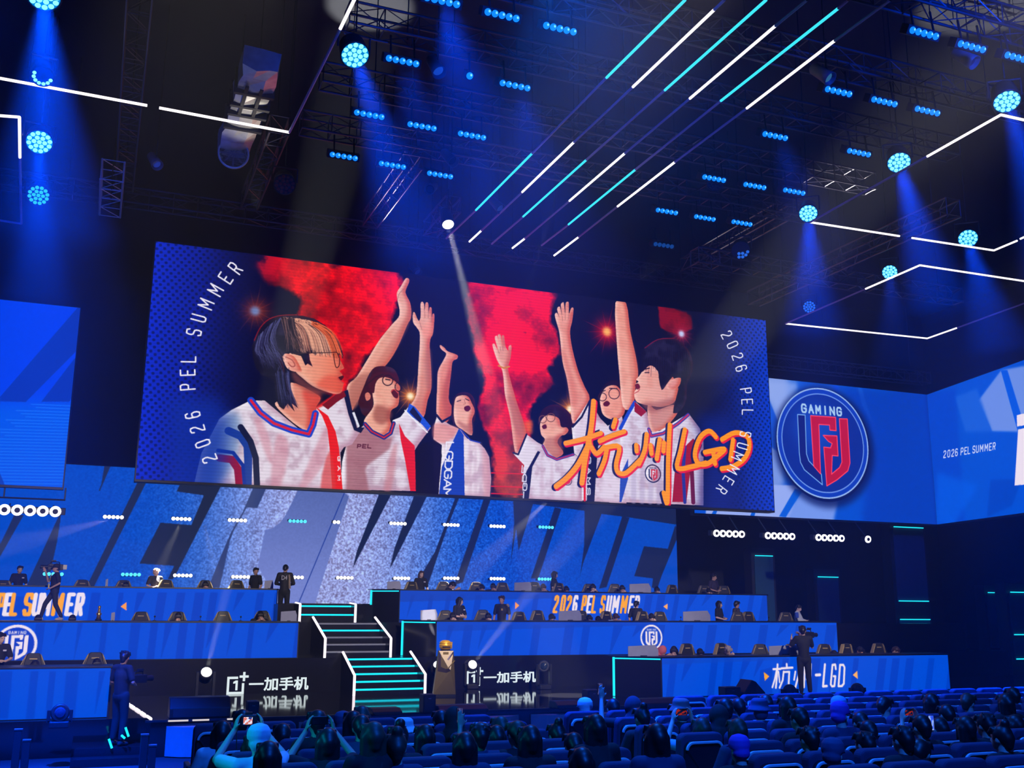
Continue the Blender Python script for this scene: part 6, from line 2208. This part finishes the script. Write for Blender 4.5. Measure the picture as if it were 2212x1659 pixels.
MB().tube((.17, .0, 1.455), (.23, .01, 1.38), .045, n=8).build('shoulder_panel', TAN, o)
o = standing('BR', 1374, 1298, 1.6, 'stand', PI - .9, 'man in black with a headset and cropped hair right of the event title', skin=SKN)
hp = MB().tube((-.09, 0, 1.60), (-.10, 0, 1.60), .04, n=10)
hp.build('headset', BLACK, o)
o = standing('BR', 1553, 1298, 1.6, 'front_hands', .6, 'woman with chin-length black hair in a black top right of the third divider', hair='bob', skin=SKP)
o = standing('BR', 1591, 1298, 1.6, 'look_side', .6, 'man in a dark jersey turned right, standing beside the woman in black', skin=SKN, shirt=pbr('brown_jersey', (.06, .045, .04), .8))
o = standing('BR', 1723, 1306, 1.6, 'back_down', .7, 'player in white and blue looking down past the end of the middle right desk', hair='messy', skin=SKP, shirt=pbr('pale_jersey', (.55, .58, .60), .8))
MB().tube((-.20, .02, 1.40), (-.255, -.03, 1.2), .074, n=10).build('blue_sleeve', pbr('blue_cloth', (.03, .08, .45), .8), o)
o = standing('AL', 2, 1366, 1.6, 'front_hands', .3, 'man in a black tee cut by the left edge, behind the front left desk', skin=SKP)
badge(o)


def shoulder_camera(o, side, z=1.56, long_=.42):
    """camera carried on the shoulder, held by its operator's hands: a thing of its own"""
    return


def camera_thing(loc, rz, label, pale=False, tele=False):
    r = thing('video_camera', label, 'camera', loc, rz)
    MB().bb((-.06, -.22, -.07), (.06, .16, .09)).build('body', SPK, r, bevel=.012)
    MB().tube((0, -.22, .01), (0, -.40, .01), .05, .058, 14).build('lens_barrel', SPK, r)
    MB().tube((0, -.40, .01), (0, -.405, .01), .048, n=14).build('lens_glass', pbr('dark_glass', (.02, .04, .07), .1), r)
    MB().path([(0, -.16, .09), (0, -.14, .15), (0, .06, .15), (0, .08, .09)], .014, 6).build('top_handle', SPK, r)
    MB().bb((.065, -.20, .03), (.10, -.06, .10)).build('viewfinder', SPK, r, bevel=.01)
    MB().bb((-.05, .16, -.05), (.05, .26, .08)).build('battery', pbr('pale_battery', (.66, .62, .52), .6) if pale else SPK, r, bevel=.008)
    MB().bb((-.03, -.14, .16), (.03, -.02, .20)).build('top_light', BLACK, r)
    return r


# operator with a shoulder camera walking before the top left desk
p = ony(124, 1217, YC - .75)
zf = ZC
o = person('walk_camera', (p[0], YC - .75, zf), -PI / 2 + .15, 'operator in black cap and tee walking left with a shoulder camera', 'cap', pbr('black_cap', (.02, .02, .022), .8), TSHIRT, SKN, pbr('dark_jeans', (.03, .032, .05), .85), SHOEW, GSTD, scale=(p[2] - zf) / 1.745)
MB().bb((-.07, -.20, 1.0), (.02, -.16, 1.12)).build('lanyard_card', pbr('yellow_card', (.7, .5, .08), .5), o)
MB().path([(-.06, -.13, 1.42), (-.03, -.17, 1.2), (-.025, -.18, 1.1)], .008, 5).build('lanyard', pbr('yellow_card', (.7, .5, .08), .5), o)
camera_thing((p[0] - .02, YC - .75 + .15, zf + 1.41), -PI / 2 + .15, 'shoulder camera with a pale battery carried by the walking operator', True)

# operator at the right, back to us
p = ony(1733, 1352, YA - .55)
o = person('camera_right', (p[0], YA - .55, 0.0), PI - .35, 'operator in black standing with his back to us before the front right desk', 'short', HBK, TBK, SKN, TBK, TBK, GSTD, scale=p[2] / 1.71)
camera_thing((p[0] + .26, YA - .42, 1.47 * p[2] / 1.71), PI - .35 - .9, 'black video camera held up by the operator before the front right desk')

# man in black at the left, standing on the side steps
p = ony(270, 1407, 22.0)
o = person('front_hands', (p[0], 22.0, -.42), 2.3, 'man in black standing on the side steps beside the front left desk', 'messy', HBK, TBK, SKN, TBK, TBK, GSTD, scale=(p[2] + .42) / 1.71)
camera_thing((p[0] + .27, 22.26, -.42 + 1.17 * (p[2] + .42) / 1.71), 2.3, 'small dark camera held by the man in black on the side steps')
r = thing('side_steps', 'dark side steps with short cyan edge lights below the man in black', 'steps', (p[0], 22.0, -.7))
MB().bb((-.8, -.32, 0), (.6, .74, .28)).build('step', STEP, r)
MB().bb((-.8, -.70, 0), (.6, -.32, .14)).build('step', STEP, r)
for (ax, ay, az_) in ((235, 1596, -.43), (271, 1571, -.40), (262, 1588, -.42)):
    q = ony(ax, ay, 21.67 if ax < 250 else 21.6) - np.array([p[0], 22.0, -.7])
    MB().tube(q, q + np.array([.07, -.02, -.17 if ax != 262 else -.06]), .022, n=6).build('cyan_light', CYAN, r)

# ------------------------------------------------------------------ audience seats
FAB = pbr('blue_seat_fabric', (.034, .040, .10), .9, scale=30)
EDGE_HL = pbr('seat_edge_highlight', (.75, .78, .85), .3, scale=10)
SHL = pbr('seat_back_shell', (.010, .012, .024), .45, scale=10)
SEATFLOOR = -.10
plat = struct(MB().bb((-4, 4.0, -.7), (24, 15.6, SEATFLOOR)).build('floor', pbr('dark_carpet', (.02, .022, .03), .95)))


def make_seat(label):
    """origin on the floor below the rear face of the back; the sitter looks along +Y"""
    r = thing('auditorium_seat', label, 'seat', (0, 0, 0), 0, 'blue auditorium seats')
    W_, n = .265, 7
    rr = .075
    def outline(w, z0, z1, rad):
        o = [(-w, z0), (w, z0)]
        for cx, a0 in ((w - rad, 0), (-w + rad, PI / 2)):
            for k in range(n):
                a = a0 + PI / 2 * k / (n - 1)
                o.append((cx + rad * math.cos(a), z1 - rad + rad * math.sin(a)))
        return o
    lean = .10
    m = MB().prism(outline(W_, .36, 1.04, rr), .0, .13)
    m.v = [(x, y + lean * (1.04 - z) * .9, z) for x, y, z in m.v]
    m.build('back_cushion', FAB, r, bevel=.03, seg=3)
    m = MB().prism(outline(W_ - .032, .30, .965, .085), -.045, .02)
    m.v = [(x, y + lean * (1.04 - z) * .9 + (.0 if y > 0 or z < .9 else .012), z) for x, y, z in m.v]
    m.build('back_shell', SHL, r, bevel=.016, seg=2)
    o_ = outline(W_ - .034, .80, .962, .085)
    i_ = outline(W_ - .060, .80, .936, .062)
    band = [q for q in o_[2:]] + [q for q in reversed(i_[2:])]
    m = MB().prism(band, -.062, -.036)
    m.v = [(x, y + lean * (1.04 - z) * .9, z) for x, y, z in m.v]
    m.build('edge_highlight', EDGE_HL, r, bevel=.006)  # highlight along the shell's upper edge, put in as a pale strip
    MB().bb((-.235, .10, .34), (.235, .56, .47)).build('seat_cushion', FAB, r, bevel=.03)
    for s in (-1, 1):
        m = MB().bb((s * .285 - .022, .06, .0), (s * .285 + .022, .50, .56))
        m.build('side_panel', SHL, r, bevel=.01)
        MB().bb((s * .285 - .03, .04, .56), (s * .285 + .03, .44, .60)).build('armrest', SHL, r, bevel=.012)
    return r


ROWY = [7.5 + .81 * k for k in range(9)]
PH = [.22, .0, .4, .2, .14, .3, .0, .35, .15]
ROWN = ['first row from the camera', 'second row from the camera', 'third row from the camera', 'fourth row from the camera', 'middle row', 'fourth row from the stage', 'third row from the stage', 'second row from the stage', 'row nearest the stage']


def proj(p):
    q = AX @ (np.asarray(p, float) - EYE)
    return CX + F_PX * q[0] / q[2], CY + F_PX * q[1] / q[2]


SEATS = {}
seat0 = None
for k, Y in enumerate(ROWY):
    for blk in ('left', 'right'):
        xs = []
        x = (1.45 if blk == 'left' else 6.0) + (PH[k] * .5 if blk == 'left' else PH[k])
        xe = (4.75 if blk == 'left' else 19.0)
        if blk == 'right' and k >= 6:
            x -= 0
        while x <= xe:
            u, v = proj((x, Y, .94))
            if -90 < u < 2290 and v < 1690:
                if not (k >= 7 and (blk == 'left' or x < 8.2)):
                    xs.append(x)
            x += .60
        for j, x in enumerate(xs):
            lab = 'blue seat, %s, %s from left, %s block' % (ROWN[k], ORD[j], blk)
            if seat0 is None:
                seat0 = make_seat(lab)
                seat0.location = (x, Y, SEATFLOOR)
            else:
                dup(seat0, (x, Y, SEATFLOOR), 0, lab)
            SEATS.setdefault(k, []).append([x, False])

# ------------------------------------------------------------------ audience
LTW = pbr('white_tee', (.70, .72, .75), .85)
LTB = pbr('pale_blue_cloth', (.35, .48, .62), .85)
GRNH = pbr('brown_long_hair', (.05, .045, .03), .5, scale=40)
PURP = pbr('purple_cap', (.22, .05, .50), .8)
LBC = pbr('light_blue_cap', (.25, .45, .80), .8)
NVC = pbr('navy_cap', (.04, .06, .14), .8)
WHC = pbr('white_hat', (.70, .76, .80), .85)
PKH = pbr('dusty_pink_hat', (.30, .15, .17), .85)
PURD = pbr('dark_purple_hood', (.07, .04, .07), .9)
GA = 'audience members seen from behind'
AUD = [   # head-top pixel, hair or hat, its material, shirt, pose, what sets the person apart
    (481, 1556, 'long', HBK, LTW, 'aud', 'long-haired person in a white tee at the aisle end of the left block'),
    (523, 1532, 'short', HBK, TNV, 'aud', 'short dark head before the wide stage monitor, left of the small loudspeaker'),
    (560, 1566, 'cap', WHC, LTW, 'aud_two', 'person in a white cap holding a camera up with both hands'),
    (580, 1600, 'long', HBK, TBK, 'aud', 'long-haired person right below the camera of the white-capped one'),
    (545, 1628, 'long', GRNH, TBK, 'aud', 'long-haired head at the bottom edge, lowest left of the audience'),
    (610, 1572, 'short', HBK, TNV, 'aud', 'head half hidden behind a seat right of the white cap'),
    (686, 1533, 'short', HBK, TBK, 'aud', 'dark head under the last character of the left phone sign'),
    (705, 1572, 'long', HBK, TBK, 'aud_two', 'long-haired person holding a phone level with both hands'),
    (778, 1543, 'short', HBK, TNV, 'aud', 'head at the foot of the cyan stairs, the lower of two'),
    (763, 1535, 'bob', HBK, TBK, 'aud', 'head just left of the low monitor below the stairs'),
    (809, 1558, 'bob', GRNH, TBK, 'aud', 'person with chin-length hair below the stairs, head tilted'),
    (862, 1551, 'bun', HBK, TBK, 'aud', 'head with hair gathered up, right of the low monitor below the stairs'),
    (851, 1567, 'bun', HBR, TNV, 'aud', 'person with an ornament in the hair, middle of the left block'),
    (918, 1564, 'bob', HBK, TBK, 'aud', 'small round head right of the ornament-haired person'),
    (740, 1563, 'cap', NVC, TBK, 'aud', 'dark capped head behind the phone-holding long-haired person'),
    (778, 1620, 'long', GRNH, TBK, 'aud', 'long-haired head at the bottom edge left of the white bucket hat'),
    (871, 1628, 'bucket', WHC, LTB, 'aud', 'person in a pale crumpled bucket hat at the bottom edge'),
    (952, 1533, 'short', HBK, TBK, 'aud', 'dark head before the low monitor right of the pedestal'),
    (980, 1526, 'hood', TBK, TBK, 'aud', 'hooded dark head at the stage edge below the pedestal'),
    (1038, 1560, 'messy', HBK, TNV, 'aud', 'ruffled dark head in the middle of the picture, second row from the stage'),
    (1116, 1556, 'short', HBR, TBK, 'aud', 'left head of the two leaning together in the middle'),
    (1131, 1566, 'long', HBK, TBK, 'aud', 'right long-haired head of the two leaning together in the middle'),
    (1203, 1569, 'bun', HBK, TBK, 'aud', 'head with tied-up hair at the aisle end of the left block'),
    (974, 1582, 'long', HBK, TNV, 'aud', 'long straight-haired head right of the ornament-haired person'),
    (1071, 1591, 'long', HBK, TBK, 'aud_left', 'long-haired person raising a phone in the left hand, middle of the left block'),
    (1062, 1629, 'long', GRNH, TBK, 'aud', 'greenish-lit long hair at the bottom edge, middle of the left block'),
    (1157, 1618, 'bob', HBK, TBK, 'aud', 'dark head at the bottom edge right of the greenish-lit long hair'),
    (1184, 1603, 'short', HBK, TBK, 'aud', 'smaller head behind the dark head at the bottom edge'),
    (1285, 1535, 'bob', HBK, TBK, 'aud', 'head leaning out left of the first full seat back at the aisle'),
    (1366, 1504, 'hood', PURD, TBK, 'aud_left', 'hooded person raising a phone in an open hand before the front right desk'),
    (1386, 1516, 'bun', HBK, TBK, 'aud', 'head with a clip in the hair right of the raised phone'),
    (1417, 1538, 'long', HBK, TNV, 'aud', 'smooth dark head below the low monitor of the front right desk'),
    (1471, 1511, 'bucket', PKH, TBK, 'aud', 'person in a dusty pink hat before the blue desk'),
    (1517, 1552, 'long', HBR, LTB, 'aud_two', 'long-haired person with pale sleeves holding a phone level, right of the aisle'),
    (1325, 1586, 'short', HBK, TBK, 'aud', 'round dark head alone in front of a full seat back'),
    (1265, 1638, 'cap', WHC, LTB, 'aud', 'person in a pale blue cap at the bottom edge beside the aisle'),
    (1464, 1638, 'messy', HBK, TBK, 'aud', 'ruffled head at the bottom edge left of the purple cap'),
    (1592, 1551, 'long', HBR, TNV, 'aud', 'smooth long brown hair in the middle of the right block'),
    (1551, 1522, 'hood', TBK, TBK, 'aud', 'dark hooded head below the upright loudspeaker'),
    (1543, 1637, 'cap', PURP, TBK, 'aud', 'person in a purple cap at the bottom edge'),
    (1565, 1508, 'short', HBK, TBK, 'aud', 'dark head left of the wedge monitor'),
    (1594, 1507, 'short', HBK, TBK, 'aud', 'dark head right under the wedge monitor'),
    (1640, 1510, 'bucket', NVC, TNV, 'aud', 'person in a dark hat right of the wedge monitor'),
    (1700, 1503, 'bob', HBK, TBK, 'aud', 'head right below the left moving light at the operator\'s feet'),
    (1725, 1527, 'short', HBK, TBK, 'aud', 'low dark head left of the two caps'),
    (1746, 1568, 'messy', HBK, TBK, 'aud', 'head with an ear ring catching light, right block'),
    (1655, 1546, 'short', HBK, TNV, 'aud', 'head half hidden behind a seat right of the smooth brown hair'),
    (1808, 1505, 'cap', LBC, LTB, 'aud_side', 'person in a light blue cap turned left'),
    (1813, 1517, 'cap', PURP, TNV, 'aud_side', 'person in a violet cap turned left, just below the light blue cap'),
    (1910, 1504, 'short', HBK, LTB, 'aud_side', 'person with glasses turned left, right of the caps'),
    (1952, 1567, 'messy', HBK, TBK, 'aud', 'ruffled head low in the middle of the right block'),
    (1798, 1596, 'cap', NVC, TNV, 'aud_side', 'person in a navy cap turned left near the bottom'),
    (1868, 1605, 'messy', HBK, TBK, 'aud', 'wavy-haired head right of the navy cap'),
    (1867, 1580, 'short', HBK, TNV, 'aud', 'blurred head above the wavy-haired one'),
    (1857, 1546, 'short', HBK, TBK, 'aud', 'head leaning right, centre of the right block'),
    (1991, 1543, 'short', HBK, TBK, 'aud', 'short head with a blue-lit crown left of the raised arm'),
    (1988, 1596, 'short', HBK, TNV, 'aud_side', 'person turned left beside the raised braceleted arm'),
    (2009, 1497, 'bob', HBK, TNV, 'aud', 'tall dark head under the right end of the blue desk'),
    (2043, 1521, 'short', HBK, TBK, 'aud', 'round dark head below the right end of the blue desk'),
    (2090, 1497, 'short', HBR, TNV, 'aud_side', 'short-haired person turned left near the dark wall'),
    (2171, 1497, 'bob', HBK, TBK, 'aud', 'large dark head near the right edge, top row'),
    (2186, 1484, 'short', HBK, TNV, 'aud', 'farthest head near the right edge beside a cyan line'),
    (2083, 1546, 'bob', HBK, TBK, 'aud', 'dark head behind the upright glowing phone'),
    (2127, 1540, 'messy', HBK, TBK, 'aud', 'small ruffled head in the third row at right'),
    (2165, 1552, 'bun', HBK, TBK, 'aud', 'wide dark head with tied hair at right'),
    (2109, 1573, 'long', HBR, TBK, 'aud', 'straight long hair right of the upright phone'),
    (2193, 1580, 'long', HBK, TBK, 'aud', 'long dark hair at the right edge'),
    (2040, 1606, 'short', HBK, LTB, 'aud_two', 'person with a bracelet holding a phone level with both hands at right'),
]
PHONE_OF = {}
for px, py, hs, hm_, sh_, pk, lab in AUD:
    best = None
    hat = {'cap': .028, 'bucket': .02, 'hood': .02}.get(hs, .018)
    top = 1.275 + hat + (.055 if hs == 'bun' else 0)
    for k, lst in SEATS.items():
        Y = ROWY[k] + .34
        p = ony(px, py, Y)
        i = min(range(len(lst)), key=lambda q: abs(lst[q][0] - p[0]) + (9 if lst[q][1] else 0))
        dz = p[2] - (SEATFLOOR + top)
        dx = p[0] - lst[i][0]
        c = abs(dz) * 1.6 + max(0, abs(dx) - .16) * 1.3 + (5 if lst[i][1] else 0)
        if best is None or c < best[0]:
            best = (c, k, i, p, dx, dz)
    c, k, i, p, dx, dz = best
    if c > 4:
        continue
    SEATS[k][i][1] = True
    x = SEATS[k][i][0] + max(-.2, min(.2, dx))
    dz = max(-.13, min(.12, dz))
    o = person(pk, (x, ROWY[k] + .34, SEATFLOOR + dz), PI + .12 * math.sin(px * .7), lab, hs, hm_, sh_, SKP if px % 3 else SKN, group=GA)
    PHONE_OF[(px, py)] = o

# phones and cameras held up in the audience
PHB = pbr('phone_black', (.012, .012, .016), .2)


def phone(holder, offs, rot, label, land=True, pic=None, name='phone', cat='phone'):
    w, h = (.155, .075) if land else (.075, .155)
    M = Matrix.Translation(holder.location) @ Euler((0, 0, holder.rotation_euler.z)).to_matrix().to_4x4()
    c = M @ V(offs)
    r = thing(name, label, cat, c, rot, 'phones and cameras held up in the audience')
    MB().bb((-w / 2, 0, -h / 2), (w / 2, .009, h / 2)).build('body', PHB, r, bevel=.004)
    MB().bb((-w / 2 + .005, -.0015, -h / 2 + .004), (w / 2 - .005, .0, h / 2 - .004)).build('screen', pic or PHB, r)
    return r


def live_picture(nm, cols, dim):
    m, N, L = _mat(nm)
    N.remove(N['Principled BSDF'])
    tc = N.new('ShaderNodeTexCoord')
    vz = N.new('ShaderNodeTexVoronoi')
    vz.inputs['Scale'].default_value = 3.2
    cr = N.new('ShaderNodeValToRGB')
    cr.color_ramp.interpolation = 'CONSTANT'
    while len(cr.color_ramp.elements) < len(cols):
        cr.color_ramp.elements.new(.5)
    for i, c in enumerate(cols):
        cr.color_ramp.elements[i].position = i / len(cols)
        cr.color_ramp.elements[i].color = (*rgb(*c), 1)
    e = N.new('ShaderNodeEmission')
    e.inputs[1].default_value = dim
    L.new(tc.outputs['Generated'], vz.inputs['Vector'])
    L.new(vz.outputs['Color'], cr.inputs[0])
    L.new(cr.outputs[0], e.inputs[0])
    L.new(e.outputs[0], N['Material Output'].inputs[0])
    m.cycles.emission_sampling = 'NONE'
    return m


PIC1 = live_picture('camera_live_view', [(30, 90, 220), (230, 230, 250), (220, 120, 110), (40, 60, 140)], 1.0)
PIC2 = live_picture('phone_live_view', [(10, 12, 30), (14, 20, 60), (160, 40, 30), (10, 10, 24)], .8)
PIC3 = live_picture('phone_page', [(200, 215, 255), (70, 110, 250), (150, 180, 255), (40, 80, 235)], 1.0)
PIC4 = live_picture('phone_dim_page', [(40, 40, 90), (90, 90, 150), (30, 30, 70), (60, 60, 120)], .8)
h = PHONE_OF.get((560, 1566))
if h:
    M = Matrix.Translation(h.location) @ Euler((0, 0, h.rotation_euler.z)).to_matrix().to_4x4()
    c = M @ V((0, -.42, 1.30))
    r = thing('hand_camera', 'black camera with a lit rear screen held up by the person in the white cap', 'camera', c, 0, 'phones and cameras held up in the audience')
    MB().bb((-.075, -.01, -.05), (.075, .05, .05)).build('body', SPK, r, bevel=.01)
    MB().tube((0, .05, 0), (0, .13, 0), .035, n=14).build('lens_barrel', SPK, r)
    MB().bb((-.05, -.013, -.034), (.03, -.010, .03)).build('screen', PIC1, r)
    MB().bb((-.03, .0, .05), (.03, .04, .07)).build('viewfinder_hump', SPK, r)
    MB().path([(-.075, .02, .02), (-.10, .02, -.1), (-.09, .02, -.25)], .005, 5).build('strap', SPK, r)
for key, offs, rot, lab, land, pic in (((705, 1572), (0, -.42, 1.31), 0, 'dark phone held level by the long-haired person in the left block', True, PHB),
                                       ((1071, 1591), (.235, -.37, 1.36), .2, 'upright phone in the raised left hand in the middle of the left block', False, PIC4),
                                       ((1366, 1504), (.235, -.38, 1.36), -.1, 'upright phone in the open hand of the hooded person', False, PIC4),
                                       ((1517, 1552), (0, -.42, 1.31), 0, 'phone held level showing a reddish picture, right of the aisle', True, PIC2),
                                       ((2040, 1606), (0, -.42, 1.31), 0, 'phone held level by the braceleted hands at right', True, PIC2)):
    if key in PHONE_OF:
        phone(PHONE_OF[key], offs, rot, lab, land, pic)
if (2083, 1546) in PHONE_OF:
    phone(PHONE_OF[(2083, 1546)], (.18, -.28, 1.2), 0, 'glowing upright phone with a bright page at right', False, PIC3)
if (1910, 1504) in PHONE_OF:
    phone(PHONE_OF[(1910, 1504)], (.30, -.30, .98), .6, 'phone held low by the person with glasses turned left', False, PIC4)
if (2040, 1606) in PHONE_OF:
    o = PHONE_OF[(2040, 1606)]
    MB().lathe([(.034, -.006), (.038, 0), (.034, .006)], 14, (.15, -.39, 1.18), Euler((.2, .35, 0))).build('bracelet', ALU, o)
